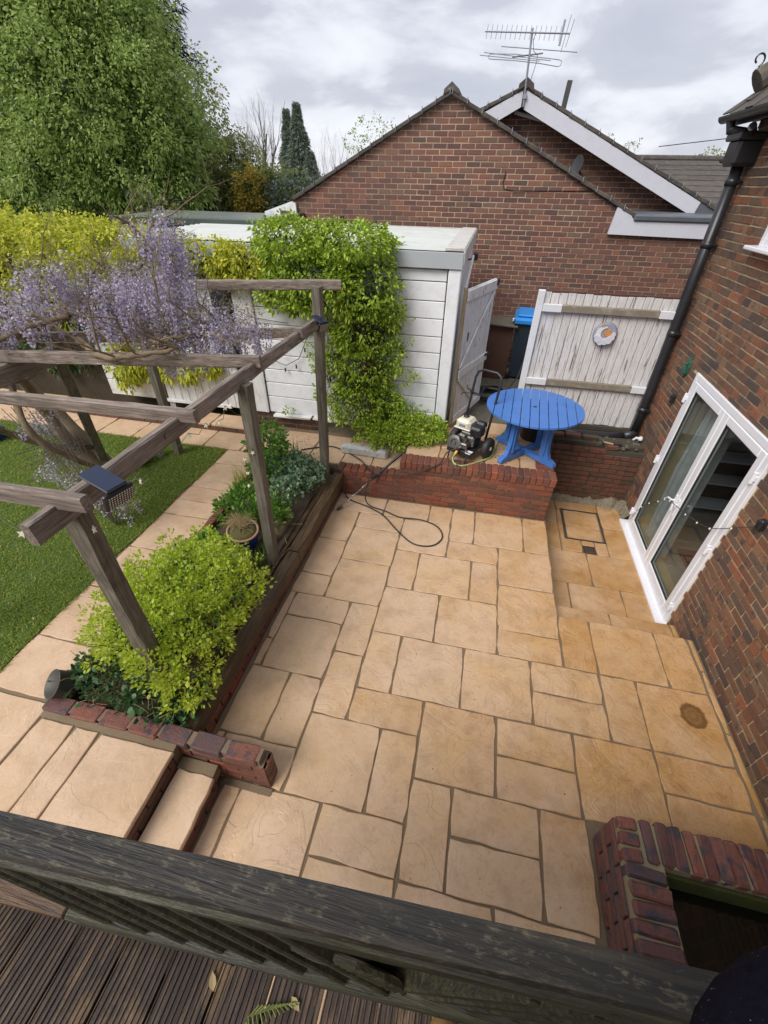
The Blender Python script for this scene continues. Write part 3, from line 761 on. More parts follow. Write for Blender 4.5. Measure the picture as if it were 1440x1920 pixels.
# --- lawn
lawn_edge = [(-3.30, 4.72), (-3.27, 4.1), (-3.31, 3.6), (-3.26, 3.1), (-3.30, 2.5), (-3.25, 2.0), (-3.28, 1.5), (-3.26, 1.13)]
mb = MB(); v = [(-12, 4.70, .36)] + [(x, y, .36) for x, y in lawn_edge] + [(-12, 1.10, .36)]
nv = len(v); v += [(x, y, .30) for x, y, z in v]
mb.add(v, [tuple(range(nv-1, -1, -1))] + [(i, (i+1) % nv, nv+(i+1) % nv, nv+i) for i in range(nv)])
t = NT('lawn_soil', .95); t.col(t.mix(t.noise(t.pos(), 3, 5, .6), (.05, .09, .015), (.07, .12, .02)))
lawn = struct(mb.build('lawn', t.m))
def inside_lawn(x, y):
    e_ = np.interp(y, [q[1] for q in lawn_edge][::-1], [q[0] for q in lawn_edge][::-1])
    return x < e_ + .02
n = 120000
gxx = -3.2 - NR.rand(n)**1.15 * 5.5; gyy = 1.06 + NR.rand(n) * 3.68
gxx += .010*np.sin(gyy*40) + .02*np.sin(gyy*9)
msk = inside_lawn(gxx, gyy); gxx, gyy = gxx[msk], gyy[msk]
P = np.stack([gxx, gyy, np.full(len(gxx), .355)], 1)
D = NR.normal(size=(len(P), 3)) * .55; D[:, 2] = 1 + .3*np.sin(P[:, 0]*5)*np.cos(P[:, 1]*4)
V, F = leaf_cloud(P, D, .042, 'kite', .14, .5, .25)
stuff(obj('grass', mesh_np('grass', V, F, ML_GRASS)))

# --- hill of distant woodland
def hill(x, y):
    return -.74
# ================================================================== RETAINING WALLS
# low section and high section of the terrace wall
rw = empty('terrace_retaining_wall', (.2, 4.6, 0), 'red brick retaining wall below the terrace that carries the blue table', 'wall')
mb = MB(); mb.bbox(-.755, 1.10, 4.603, 4.80, -.32, .50); mb.bbox(1.04, 1.118, 4.80, 5.66, -.4, .585); mb.build('core', M_MORT_R, rw)
brickwork(rw, (-.765, 4.600, 0), (1, 0, 0), 1.90, .515, BM_RED, 300, course=.0736, depth=.06, proud=.008)
brickwork(rw, (1.125, 4.60, ZL), (0, 1, 0), 1.05, .85, BM_RED, 120, course=.0736, depth=.06, proud=.008)
cop = brick_variants(BM_RED[0], .066, .215, .105, 5, .004, .007)
k = 0; x = -.765
while x < 1.13:
    o = place('coping_brick', cop[k % 5], rw, (x + .036, 4.69 + R.uniform(-.004, .004), .567 + R.uniform(-.004, .004)), R.uniform(-.025, .025)); x += .0765; k += 1
mb = MB(); mb.bbox(-.76, 1.12, 4.60, 4.785, .50, .607); mb.build('coping_mortar', M_MORT_R, rw)
for j in range(4):
    place('coping_brick', cop[j % 5], rw, (1.03, 4.86 + .24*j, .567), R.uniform(-.02, .02), (0, 0, rad(90) if j % 2 else rad(0)), (1, 1, 1)) if False else place('coping_brick', cop[j % 5], rw, (1.02, 4.85 + .0765*j, .567), rad(90) + R.uniform(-.02, .02))
lw = empty('low_retaining_wall', (-1.2, 4.6, 0), 'low end of the red brick retaining wall, where the lance crosses it', 'wall')
mb = MB(); mb.bbox(-1.62, -.757, 4.603, 4.78, -.02, .27); mb.bbox(-1.62, -.757, 4.606, 4.775, .27, .36); mb.build('core', M_MORT_R, lw)
brickwork(lw, (-1.62, 4.60, 0), (1, 0, 0), .86, .283, BM_RED, 60, course=.0707, depth=.06, proud=.008)
cop2 = brick_variants(BM_RED[0], .088, .185, .09, 5, .005, .01)
for j in range(9): place('coping_brick', cop2[j % 5], lw, (-1.57 + .098*j, 4.683, .335 + R.uniform(-.003, .003)), R.uniform(-.03, .03))

# brick wall under the white gate
gw = empty('sunken_back_wall', (1.8, 5.7, ZL), 'old dark brick wall of the sunken corner, below the white gate', 'wall')
mb = MB(); mb.bbox(1.118, 2.42, 5.672, 5.98, -.6, .53); mb.bbox(1.12, 2.41, 5.74, 5.98, .53, .60, .01); mb.build('core', M_MORT_O, gw)
brickwork(gw, (1.125, 5.668, ZL), (1, 0, 0), 1.27, .885, BM_OLD, 200, course=.0737, depth=.06, proud=.008, headers=.2, skip=lambda u, v: v > .80 and u > .72)
topb = brick_variants(BM_OLD[0], .215, .10, .06, 4, .005, .008)
for (x, y, rz) in ((1.24, 5.83, .05), (1.47, 5.85, -.04), (1.70, 5.84, .03)): place('brick', topb[int(x*10) % 4], gw, (x, y, .62), rz)
mb = MB(); mb.bev((1.98, 5.73, .57), (.15, .09, .07), .01, Matrix.Rotation(.06, 3, 'Z'))
tag(mb.build('brick_fragment', BM_OLD[0]), 'loose grey-brown brick lying on the broken wall top', 'brick')
mb = MB()
for k in range(60):
    mb.box((R.uniform(1.75, 2.36), R.uniform(5.70, 6.0), R.uniform(.55, .60)), (R.uniform(.015, .06), R.uniform(.015, .05), R.uniform(.01, .04)), Matrix.Rotation(R.uniform(0, 3), 3, 'Z'), .006)
stuff(tag(mb.build('rubble', M_YARD), 'grey rubble and grit along the broken wall top', 'rubble'))

# left planter wall: two brick courses and sleepers
pw = empty('sleeper_planter_wall', (-1.6, 2.8, 0), 'low planter wall of dark timber sleepers on red brick along the patio', 'planter wall')
mb = MB(); mb.bbox(-1.80, -1.605, 1.10, 4.60, -.05, .13); mb.build('core', M_MORT_O, pw)
brickwork(pw, (-1.60, 1.10, -.01), (0, 1, 0), 3.5, .145, BM_RED, 60, course=.0725, depth=.05, proud=.012)
mb = MB(); mb.rough_beam((-1.655, 1.11, .215), (-1.600, 3.02, .225), .125, .155, 16, .004, seed=1); mb.build('sleeper', M_SLEEP, pw)
mb = MB(); mb.rough_beam((-1.600, 3.03, .225), (-1.585, 4.585, .235), .125, .16, 16, .004, seed=2); mb.build('sleeper', M_SLEEP, pw)
mb = MB(); mb.rough_beam((-1.80, 1.13, .195), (-1.745, 3.35, .205), .115, .15, 16, .005, seed=3); mb.build('sleeper', M_SLEEP, pw)
mb = MB(); mb.rough_beam((-1.735, 3.36, .20), (-1.70, 4.57, .215), .10, .15, 12, .005, seed=4); mb.build('sleeper', M_SLEEP, pw)
# low wall with flat bricks at the near end, running out as a pier beside the steps
nw = empty('low_brick_edging_wall', (-1.8, 1.05, 0), 'low purple-red brick edging wall ending in a short pier beside the steps', 'wall')
mb = MB(); mb.bbox(-2.70, -1.00, 1.002, 1.105, -.02, .305); mb.build('core', M_MORT_R, nw)
brickwork(nw, (-1.64, 1.0, 0), (1, 0, 0), .66, .30, BM_RED, 40, course=.075, depth=.05, proud=.006)
brickwork(nw, (-.985, 1.0, 0), (0, 1, 0), .11, .30, BM_RED, 40, course=.075, depth=.05, proud=.006)
brickwork(nw, (-.98, 1.11, 0), (-1, 0, 0), .64, .30, BM_RED, 40, course=.075, depth=.05, proud=.006)
flat = brick_variants(BM_POND[0], .218, .115, .075, 4, .005, .010)
x = -2.59; k = 0
while x < -1.0:
    place('coping_brick', flat[k % 4], nw, (x, 1.05, .345 + R.uniform(-.003, .003)), R.uniform(-.03, .03)); x += .248 if k > 3 else .235; k += 1
mb = MB(); mb.bbox(-2.68, -1.02, 1.012, 1.095, .30, .372); mb.build('coping_mortar', M_MORT_R, nw)
# red brick edge between path and bed
ed = empty('bed_edging', (-2.65, 2.9, .36), 'row of red bricks edging the planting bed along the garden path', 'edging')
edb = brick_variants(BM_RED[0], .215, .07, .10, 4, .004, .008)
for k in range(15): place('brick', edb[k % 4], ed, (-2.64 + R.uniform(-.004, .004), 1.25 + .232*k, .33 + R.uniform(-.004, .004)), rad(90) + R.uniform(-.03, .03))
# soil of the bed
def soil_z(x, y): return .30 + .035*noise.noise(Vector((x*3, y*3, 0))) + .02*noise.noise(Vector((x*11, y*11, 3)))
struct(grid_sheet('bed_soil', -2.61, -1.74, 1.10, 4.73, 20, 70, soil_z, M_SOIL))

# pond box at the right
pond = empty('brick_pond', (1.8, .8, 0), 'raised red and blue-black brick pond box in the near corner by the house', 'pond')
mb = MB(); mb.bbox(1.215, 1.43, -1.2, 1.185, -.02, .335); mb.bbox(1.428, 2.385, .99, 1.187, -.02, .336); mb.build('core', M_MORT_O, pond)
brickwork(pond, (1.205, 1.195, 0), (0, -1, 0), 2.3, .36, BM_POND, 80, course=.072, depth=.06, proud=.010)
brickwork(pond, (2.385, 1.195, 0), (-1, 0, 0), 1.18, .36, BM_POND, 60, course=.072, depth=.06, proud=.010)
top = brick_variants(BM_POND[0], .068, .215, .075, 6, .006, .012); k = 0
for j in range(13):
    place('coping_brick', top[j % 6], pond, (1.455 + .075*j, 1.10 + R.uniform(-.006, .006), .385 + R.uniform(-.004, .004)), R.uniform(-.05, .05))
hb = brick_variants(BM_POND[0], .105, .062, .075, 4, .004, .008)
for (x, y) in ((1.262, 1.165), (1.262, 1.088)): place('coping_brick', hb[int(y*100) % 4], pond, (x+.0, y, .387), R.uniform(-.05, .05))
for (x, y) in ((1.372, 1.13),): place('coping_brick', top[2], pond, (x, y-.03, .386), .02)
side = brick_variants(BM_POND[0], .215, .067, .075, 6, .006, .012)
place('coping_brick', hb[1], pond, (1.262, 1.010, .386), .03)
for j in range(24): place('coping_brick', side[j % 6], pond, (1.318 + R.uniform(-.006, .006), .935 - .0765*j, .385 + R.uniform(-.004, .004)), R.uniform(-.04, .04))
mb = MB(); mb.bbox(1.212, 1.425, -1.19, 1.19, .335, .403); mb.bbox(1.424, 2.384, .995, 1.191, .335, .4035); mb.build('coping_mortar', M_MORT_P, pond)
t = NT('mossy_liner', .8); p_ = t.pos(); t.col(t.mix(t.noise(p_, 8, 5, .7), (.015, .02, .005), (.09, .11, .012))).bump(t.noise(p_, 30, 4, .7), 1, .01)
mb = MB(); mb.bbox(1.431, 2.384, .975, .989, .0, .33); mb.bbox(1.431, 1.44, -1.2, .975, .0, .33); mb.build('liner', t.m, pond)
mb = MB(); mb.bbox(1.44, 2.384, -1.2, .975, -.01, .17); o = mb.build('pond_water', M_WATER); struct(o)

# ================================================================== NEAR HOUSE (right)
XH = 2.40
H = empty('brick_house', (2.6, 2.5, ZL), 'mottled stock-brick house with cream mortar and white patio doors on the right', 'house')
YC = 6.36       # far corner of the house
DY0, DY1, DZ0, DZ1 = 3.50, 5.26, ZL+.02, 1.80
WY0, WY1, WZ0, WZ1 = 4.02, 5.26, 2.98, 3.9
mb = MB()
mb.bbox(XH+.004, XH+.26, DY1, YC-.004, -.8, 4.05); mb.bbox(XH+.004, XH+.26, -3.0, DY0, -.8, 4.05)
mb.bbox(XH+.004, XH+.26, DY0, DY1, -.8, DZ0); mb.bbox(XH+.004, XH+.26, DY0, DY1, DZ1, WZ0)
mb.bbox(XH+.004, XH+.26, DY0, WY0, WZ0, 4.05); mb.bbox(XH+.004, XH+.26, WY1, DY1+.0001, WZ0, 4.05); mb.bbox(XH+.004, XH+.26, WY0, WY1, WZ1, 4.05)
mb.bbox(XH+.26, 5.5, YC-.26, YC-.004, -.8, 4.05)
mb.build('wall', M_MORT_H, H)
UY = lambda y: YC - y
brickwork(H, (XH, YC, -.41), (0, -1, 0), 9.3, 4.42, BM_HOUSE, 300, holes=[(UY(DY1), UY(DY0), DZ0+.41, DZ1+.41), (UY(WY1), UY(WY0), WZ0+.41, WZ1+.41)], depth=.05, proud=.005, headers=.22, offset=.05)
brickwork(H, (5.5, YC, -.41), (-1, 0, 0), 3.1, 4.42, BM_HOUSE, 0, depth=.05, proud=.005)
# patio doors, white plastic
mb = MB(); D = DY1 - DY0; fw = .065
xf = XH - .012
mb.bev((xf+.03, DY1-fw/2, (DZ0+DZ1)/2), (.085, fw, DZ1-DZ0), .006); mb.bev((xf+.03, DY0+fw/2, (DZ0+DZ1)/2), (.085, fw, DZ1-DZ0), .006)
mb.bev((xf+.03, (DY0+DY1)/2, DZ1-.035), (.086, D-2*fw, .07), .006); mb.bev((xf+.03, (DY0+DY1)/2, DZ0+.035), (.086, D-2*fw, .07), .006)
mb.build('door_frame', M_UPVC, H)
mb = MB(); mb.bev((XH-.035, (DY0+DY1)/2, DZ0-.012), (.15, D+.12, .035), .006); mb.build('door_sill', M_UPVC, H)
ymid = (DY0+DY1)/2
for side_, (ya, yb) in enumerate(((ymid+.004, DY1-fw-.002), (DY0+fw+.002, ymid-.004))):
    za, zb, sw = DZ0+.072, DZ1-.072, .085
    mb = MB(); xx = xf+.012
    mb.bev((xx, ya+sw/2, (za+zb)/2), (.06, sw, zb-za), .008); mb.bev((xx, yb-sw/2, (za+zb)/2), (.06, sw, zb-za), .008)
    mb.bev((xx, (ya+yb)/2, zb-sw/2), (.0605, yb-ya-2*sw, sw), .008); mb.bev((xx, (ya+yb)/2, za+sw/2), (.0605, yb-ya-2*sw, sw), .008)
    lf = mb.build('door_leaf', M_UPVC, H)
    mb = MB(); mb.bbox(xx+.004, xx+.010, ya+sw-.01, yb-sw+.01, za+sw-.01, zb-sw+.01); mb.build('pane', M_GLASS, lf)
    mb = MB()
    for (y0, y1, z0, z1) in ((ya+sw, ya+sw+.012, za+sw, zb-sw), (yb-sw-.012, yb-sw, za+sw, zb-sw), (ya+sw, yb-sw, za+sw, za+sw+.012), (ya+sw, yb-sw, zb-sw-.012, zb-sw)): mb.bbox(xx-.018, xx+.0, y0, y1, z0, z1)
    mb.build('glazing_bead', M_BLACKR, lf)
    yh = ymid + (.045 if side_ == 0 else -.045)
    mb = MB(); mb.bev((xx-.036, yh, .62), (.012, .032, .22), .004); mb.bev((xx-.06, yh, .66), (.05, .018, .018), .004)
    mb.tube([(xx-.08, yh, .665), (xx-.085, yh+(.05 if side_ == 0 else -.01), .655), (xx-.082, yh+(.11 if side_ == 0 else -.02), .60)], .011, 8); mb.build('handle', M_UPVC, lf)
    yy = DY1-.03 if side_ == 0 else DY0+.03
    for z in (DZ0+.22, .72, DZ1-.28):
        mb = MB(); mb.tube([(xf-.03, yy, z-.05), (xf-.03, yy, z+.05)], .017, 10); mb.bev((xf-.02, yy, z), (.03, .05, .05), .004)
        mb.build('hinge', M_UPVC, lf)
# first-floor window
mb = MB(); xw = XH-.005
for (y0, y1, z0, z1) in ((WY0, WY0+.07, WZ0, WZ1), (WY1-.07, WY1, WZ0, WZ1), (WY0+.07, WY1-.07, WZ0, WZ0+.07), (WY0+.07, WY1-.07, WZ1-.07, WZ1), ((WY0+WY1)/2-.04, (WY0+WY1)/2+.04, WZ0+.07, WZ1-.07)):
    mb.bev((xw+.03, (y0+y1)/2, (z0+z1)/2), (.08, y1-y0, z1-z0), .006)
wf = mb.build('window_frame', M_UPVC, H)
for (y0, y1) in ((WY0+.07, (WY0+WY1)/2-.04), ((WY0+WY1)/2+.04, WY1-.07)):
    mb = MB(); mb.bbox(xw+.03, xw+.036, y0, y1, WZ0+.07, WZ1-.07); mb.build('pane', M_GLASS, wf)
mb = MB(); mb.bev((XH-.045, (WY0+WY1)/2, WZ0-.015), (.13, WY1-WY0+.1, .035), .008); mb.build('window_sill', M_UPVC, H)
# room behind the glass
mb = MB()
mb.bbox(2.66, 6.0, 2.6, YC-.27, ZL-.1, ZL); mb.build('room_floor', M_CARPET, H)
mb = MB(); mb.bbox(6.0, 6.1, 2.5, 3.3, ZL, 2.2); mb.bbox(6.0, 6.1, 5.3, YC-.3, ZL, 2.2); mb.bbox(6.0, 6.1, 3.3, 5.3, ZL, .5); mb.bbox(6.0, 6.1, 3.3, 5.3, 1.9, 2.2); mb.bbox(2.66, 6.0, 2.5, 2.6, ZL, 2.2); mb.bbox(2.66, 6.0, YC-.29, YC-.27, ZL, 2.2); mb.build('room_wall', M_WALLI, H)  # opening in the unseen back wall, added to let daylight into the room
mb = MB(); mb.bbox(2.66, 6.1, 2.5, YC-.27, 2.2, 2.3); mb.build('room_ceiling', M_WALLI, H)
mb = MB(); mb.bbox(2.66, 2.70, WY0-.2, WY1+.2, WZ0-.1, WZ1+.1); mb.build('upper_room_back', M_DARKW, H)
# eaves
mb = MB(); mb.bbox(2.22, 2.404, -3, YC+.10, 3.93, 3.955); mb.bbox(2.20, 2.222, -3, YC+.10, 3.90, 4.02); mb.build('soffit', M_BLACK, H)
n = 10; sec = [(.055*math.cos(math.pi + math.pi*k/n), .055*math.sin(math.pi + math.pi*k/n)) for k in range(n+1)]
sec2 = sec + [(a*.9, b*.9) for a, b in sec[::-1]]
mb = MB(); mb.prism(sec2, 0, 9.4, (2.135, YC+.22, 3.975), (1, 0, 0), (0, 0, 1), (0, -1, 0)); mb.prism(sec, -.006, .0, (2.135, YC+.22, 3.975), (1, 0, 0), (0, 0, 1), (0, -1, 0))
mb.build('gutter', simple('black_gutter', (.02, .028, .03), .3, 0, ((.05, .065, .06), 3)), H)
t_ = M_TILE
for row in range(4):
    for k in range(20):
        y = YC + .10 - .165*k - (.08 if row % 2 else 0)
        mb = MB(); mb.bev((0, 0, 0), (.26, .16, .014), .003); me = mb.mesh('tile', t_)
        o = place('tile', me, H, (2.21 + .11*row + (-.008 if k == 0 else 0), y, 4.055 + .085*row + (.012 if k % 3 == 0 else 0)), 0, (R.uniform(-.02, .02), rad(-37) + R.uniform(-.02, .02), R.uniform(-.02, .02)))
mb = MB(); mb.add([(2.32, -3, 4.10), (2.32, YC+.06, 4.10), (5.5, YC+.06, 6.55), (5.5, -3, 6.55), (5.5, YC+.06, 4.03), (5.5, -3, 4.03)], [(0, 3, 2, 1), (1, 2, 4), (0, 1, 4, 5), (0, 5, 3)]); mb.build('roof', M_TILE, H)
for k in range(7):
    mb = MB(); n = 10; r0 = .11
    mb.tube([(2.24+.20*k, YC+.02, 4.20+.155*k), (2.46+.20*k, YC+.02, 4.355+.155*k)], [r0, r0*.86], 12); mb.build('hip_tile', M_TILE, H)
mb = MB(); pts = [(2.22, YC+.03, 4.30)]
for k in range(14):
    a = -1.2 + k*.42; r_ = .05 - k*.0018
    pts.append((2.215 - .03 + r_*math.cos(a), YC+.03, 4.36 + r_*math.sin(a)))
mb.tube(pts, .008, 6); mb.build('hip_iron', M_BLACK, H)
# hopper, downpipe and the pipe along the wall foot
XD, YD = 2.305, 6.06
mb = MB(); mb.tube([(XD, YD+.15, 3.62), (XD-.005, YD+.09, 2.4), (XD+.0, YD+.03, 1.2), (XD, YD, .66)], .056, 16); mb.tube([(XD, YD, .68), (XD-.03, YD-.03, .64), (XD-.15, 5.99, .632)], .056, 14, True)
for z in (3.45, 2.9, 1.98, 1.0): mb.lathe((XD, YD + .05*(z-.66), z), [(.064, -.03), (.064, .03)], 14); mb.bev((XD+.03, YD + .05*(z-.66), z), (.10, .11, .022), .003)
dp = mb.build('downpipe', M_BLACK, H, smooth=True)
YD = 6.22; mb = MB(); mb.bev((XD, YD, 3.68), (.24, .28, .22), .03); mb.bev((XD-.005, YD, 3.80), (.29, .34, .06), .012); mb.tube([(2.135, YD+.16, 3.95), (2.16, YD+.14, 3.86), (2.27, YD+.03, 3.83)], .042, 12); mb.tube([(2.20, YD-.25, 3.86), (2.30, YD-.08, 3.80)], .035, 10); mb.build('hopper', M_BLACK, dp)
mb = MB(); mb.tube([(XD-.13, 5.99, .632), (1.9, 5.98, .61), (1.55, 5.985, .605), (1.22, 6.0, .605)], .042, 12)
tag(mb.build('waste_pipe', M_BLACK, smooth=True), 'black waste pipe lying along the foot of the white gate', 'pipe')

# ================================================================== NEIGHBOUR'S HOUSE (behind)
NH = empty('gabled_house', (0, 9, .3), 'dark red brick bungalow gable behind the garage with white fascia and a second gable', 'house')
YN = 9.0
apex = (-.95, 4.44); lft = (-3.62, 3.10); rgt = (2.05, 3.03)
def line_clip(p, q):                    # keep below the line p->q (p left of q)
    a_, b_ = -(q[1]-p[1]), (q[0]-p[0]); return (a_, b_, a_*p[0] + b_*p[1])
UO = -3.78; ZO = .30
cl = [line_clip((lft[0]-UO, lft[1]-ZO), (apex[0]-UO, apex[1]-ZO)), line_clip((apex[0]-UO, apex[1]-ZO), (rgt[0]-UO, rgt[1]-ZO))]
# brick face: gable part, and the part under the white fascia on the right
brickwork(NH, (UO, YN, ZO), (1, 0, 0), 7.35, 4.3, BM_NEIGH, 300, clips=cl, depth=.04, proud=.003, skip=lambda u, v: (u > 1.88-UO and v > 2.80-ZO) or u > 5.863)
brickwork(NH, (UO + .2255*26, YN, ZO), (1, 0, 0), 3.62 - UO - .2255*26, 2.47, BM_NEIGH, 0, depth=.04, proud=.003)
mb = MB()
poly = [(UO, -.1), (3.6, -.1), (3.6, 3.0), (2.09, 3.0), (apex[0], apex[1]+.01), (lft[0], lft[1]), (UO, 3.02)]
mb.prism(poly, -.22, -.002, (0, YN, 0), (1, 0, 0), (0, 0, 1), (0, -1, 0)); mb.build('wall', M_MORT_N, NH)
# verge tiles of the front gable, each a short stepped piece
def verge(p, q, y0, n, parent, tilt=1, w=.26, over=.0, th=.055, name='verge_tile'):
    P, Q = Vector((p[0], 0, p[1])), Vector((q[0], 0, q[1])); d = (Q-P); L = d.length; d.normalize()
    nn = Vector((-d.z, 0, d.x));  nn = nn if nn.z > 0 else -nn
    for k in range(n):
        a, b = P + d*(L*k/n - .012), P + d*(L*(k+1)/n + .012)
        st_ = .018 * (1 if tilt > 0 else -1)
        c = (a+b)/2 + nn*(th*.5 + .01)
        ang = math.atan2(d.z, d.x) + (.035 * tilt)
        m_ = MB(); m_.bev((0, 0, 0), (L/n + .03, w, th), .008); m_.v = [v_ + Vector((R.uniform(-.003, .003), R.uniform(-.003, .003), R.uniform(-.004, .004))) for v_ in m_.v]
        place(name, m_.mesh(name, M_TILE), parent, (c.x, y0 + w/2, c.z), 0, (0, -ang, 0))
        if k % 1 == 0:
            m2 = MB(); e_ = a + nn*(th + .012) if tilt > 0 else b + nn*(th+.012)
            m2.tube([(e_.x, y0-.012, e_.z+.025), (e_.x, y0-.014, e_.z-.045)], .006, 5)
            o_ = place('verge_clip', m2.mesh('verge_clip', M_ALU), parent, (0, 0, 0))
            o_.location = -WL[parent.name]
verge(lft, apex, YN-.075, 13, NH, -1); verge(apex, (2.16, 2.97), YN-.075, 13, NH, 1)
mb = MB(); mb.prism([(-.12, -.03), (-.11, .03), (0, .11), (.11, .03), (.12, -.03), (0, .02)], 0, 5.0, (apex[0], YN-.09, apex[1]+.04), (1, 0, 0), (0, 0, 1), (0, 1, 0)); mb.build('ridge_tile', M_TILE, NH)
mb = MB()   # roof planes of front gable
mb.add([(lft[0]-.1, YN-.04, lft[1]-.0), (apex[0], YN-.04, apex[1]+.05), (apex[0], 16, apex[1]+.05), (lft[0]-.1, 16, lft[1]-.0)], [(0, 1, 2, 3)])
mb.add([(apex[0], YN-.04, apex[1]+.05), (2.16, YN-.04, 3.02), (2.16, 10.2, 3.02), (apex[0], 16, apex[1]+.05), (2.16, 16, 3.02)], [(0, 1, 2, 4, 3)])
mb.build('roof', M_TILE, NH)
# white corner board with a vent at the left end
mb = MB(); mb.prism([(-4.22, 2.80), (-3.60, 2.80), (-3.60, 3.06), (-3.68, 3.09), (-4.22, 2.93)], 0, .05, (0, YN-.03, 0), (1, 0, 0), (0, 0, 1), (0, -1, 0)); mb.prism([(-3.84, .3), (-3.60, .3), (-3.60, 2.80), (-3.84, 2.80)], 0, .05, (0, YN-.03, 0), (1, 0, 0), (0, 0, 1), (0, -1, 0)); cbd = mb.build('corner_board', M_WHITED, NH)
mb = MB(); mb.bev((-3.84, YN-.09, 2.89), (.13, .03, .13), .005); mb.build('vent', M_ZINC, cbd)
# white fascia with flat lead roof, right
mb = MB(); mb.prism([(1.80, 2.77), (3.9, 2.74), (3.9, 2.95), (2.12, 2.985), (1.98, 3.13), (1.84, 3.13)], 0, .05, (0, YN-.02, 0), (1, 0, 0), (0, 0, 1), (0, -1, 0)); mb.build('fascia', M_BARGE, NH)
mb = MB(); mb.bev((3.0, YN-.03, 3.0), (1.75, .14, .09), .02); mb.add([(2.1, YN+.02, 3.035), (3.9, YN+.02, 3.03), (3.9, 10.3, 3.06), (2.1, 10.3, 3.06)], [(0, 1, 2, 3)]); mb.build('lead_roof', M_LEAD, NH)
# second gable, set back
Y2 = 10.2; ap2 = (.14, 4.60); r2 = (3.62, 3.03); l2 = (-3.3, 3.03)
brickwork(NH, (-1.5, Y2, 3.0), (1, 0, 0), 5.2, 1.7, BM_NEIGH, 0, clips=[line_clip((l2[0]+1.5, l2[1]-3.0-.05), (ap2[0]+1.5, ap2[1]-3.0-.05)), line_clip((ap2[0]+1.5, ap2[1]-3.0-.05), (r2[0]+1.5, r2[1]-3.0-.05))], depth=.04, proud=.004)
mb = MB(); mb.prism([(-1.5, 2.9), (3.6, 2.9), (ap2[0], ap2[1]-.03), (-1.5, 3.80)], -.2, -.002, (0, Y2, 0), (1, 0, 0), (0, 0, 1), (0, -1, 0)); mb.build('wall', M_MORT_N, NH)
yb = Y2 - .30
mb = MB(); mb.prism([(.16, 4.60), (3.32, 3.20), (3.27, 3.00), (.16, 4.37)], 0, .03, (0, yb, 0), (1, 0, 0), (0, 0, 1), (0, -1, 0)); mb.build('bargeboard', M_BARGE, NH)
mb = MB(); mb.prism([(.11, 4.60), (.11, 4.40), (-.30, 4.20), (-.56, 4.30)], 0, .03, (0, yb, 0), (1, 0, 0), (0, 0, 1), (0, -1, 0)); mb.build('bargeboard', M_BARGE, NH)
mb = MB(); mb.add([(.13, yb, 4.42), (3.3, yb, 3.02), (3.3, Y2, 3.02), (.13, Y2, 4.42)], [(0, 1, 2, 3)]); mb.add([(.13, yb, 4.42), (-.6, yb, 4.1), (-.6, Y2, 4.1), (.13, Y2, 4.42)], [(0, 3, 2, 1)]); mb.build('soffit', M_BARGE, NH)
mb = MB(); mb.beam((.02, Y2-.06, 4.36), (.75, Y2-.1, 4.20), .03, .05); mb.build('batten', M_BARGE, NH)
verge((-1.15, 4.08), ap2, yb-.04, 7, NH, -1, .34); verge(ap2, (3.95, 2.92), yb-.04, 15, NH, 1, .34)
mb = MB(); mb.prism([(-.12, -.03), (-.11, .05), (0, .13), (.12, .05), (.14, -.05), (0, .03)], 0, 4, (ap2[0], yb-.06, ap2[1]+.02), (1, 0, 0), (0, 0, 1), (0, 1, 0)); mb.build('ridge_tile', M_TILE, NH)
mb = MB()
mb.add([(l2[0], yb, l2[1]), (ap2[0], yb, ap2[1]+.03), (ap2[0], 15, ap2[1]+.03), (l2[0], 15, l2[1])], [(0, 1, 2, 3)])
mb.add([(ap2[0], yb, ap2[1]+.03), (3.75, yb, 3.0), (3.75, 15, 3.0), (ap2[0], 15, ap2[1]+.03)], [(0, 1, 2, 3)]); mb.build('roof', M_TILE, NH)
mb = MB(); mb.add([(3.30, yb-.02, 3.22), (3.85, yb-.02, 2.98), (3.4, yb-.02, 2.98), (3.28, yb-.02, 3.0)], [(0, 3, 2, 1)]); mb.build('lead_cheek', M_LEAD, NH)
# tiled slope at the far right, course by course
n = 11
for k in range(n):
    y0 = 10.9 + .32*k; z0 = 2.90 + .094*k; x0 = 3.2 - .02*k
    mb = MB(); mb.bev((0, 0, 0), (3.6, .36, .03), .006)
    place('tile_course', mb.mesh('tile_course', M_TILE), NH, (x0 + 1.8 + (.0 if k < 3 else -.28*(k-3)*.9), y0, z0), 0, (rad(14), 0, 0))
mb = MB(); mb.tube([(1.2, 14.45, 3.94), (6.6, 14.45, 3.92)], .075, 10); mb.build('ridge_tile', M_TILE, NH)
# small weeds on the verge
# flue behind
fl_ = MB(); fl_.bev((.88, 11, 4.62), (.085, .085, .46), .006, Matrix.Rotation(.06, 3, 'Y')); tag(fl_.build('flue_post', M_ZINC, None, (.88, 11, 4.35)), 'short grey post standing up behind the second roof ridge', 'post')
# television aerial
A = empty('tv_aerial', (.15, 9.86, 4.4), 'television aerial with comb-like boom and looped dipole on the second gable', 'aerial')
ya = 9.85; mast0, mast1 = Vector((.145, ya, 4.40)), Vector((.105, ya, 5.27))
mb = MB(); mb.tube([mast0, mast1], .016, 8); mb.bev((.145, ya, 4.52), (.06, .05, .06), .004); mb.build('mast', M_ALU, A)
mb = MB(); mb.tube([(-.60, ya-.05, 5.245), (.66, ya-.05, 5.19)], .011, 6)
mb.build('boom', M_ALU, A)
mb = MB()
for k in range(16):
    x = -.57 + .0725*k; z = 5.243 - .0435*(x+.6)
    mb.tube([(x+.006, ya-.05, z+.075), (x-.006, ya-.05, z-.075)], .004, 5)
for x, h in ((.60, .19), (.655, .14)): mb.tube([(x+.03, ya-.05, 5.19+h), (x-.025, ya-.05, 5.19-h)], .005, 5)
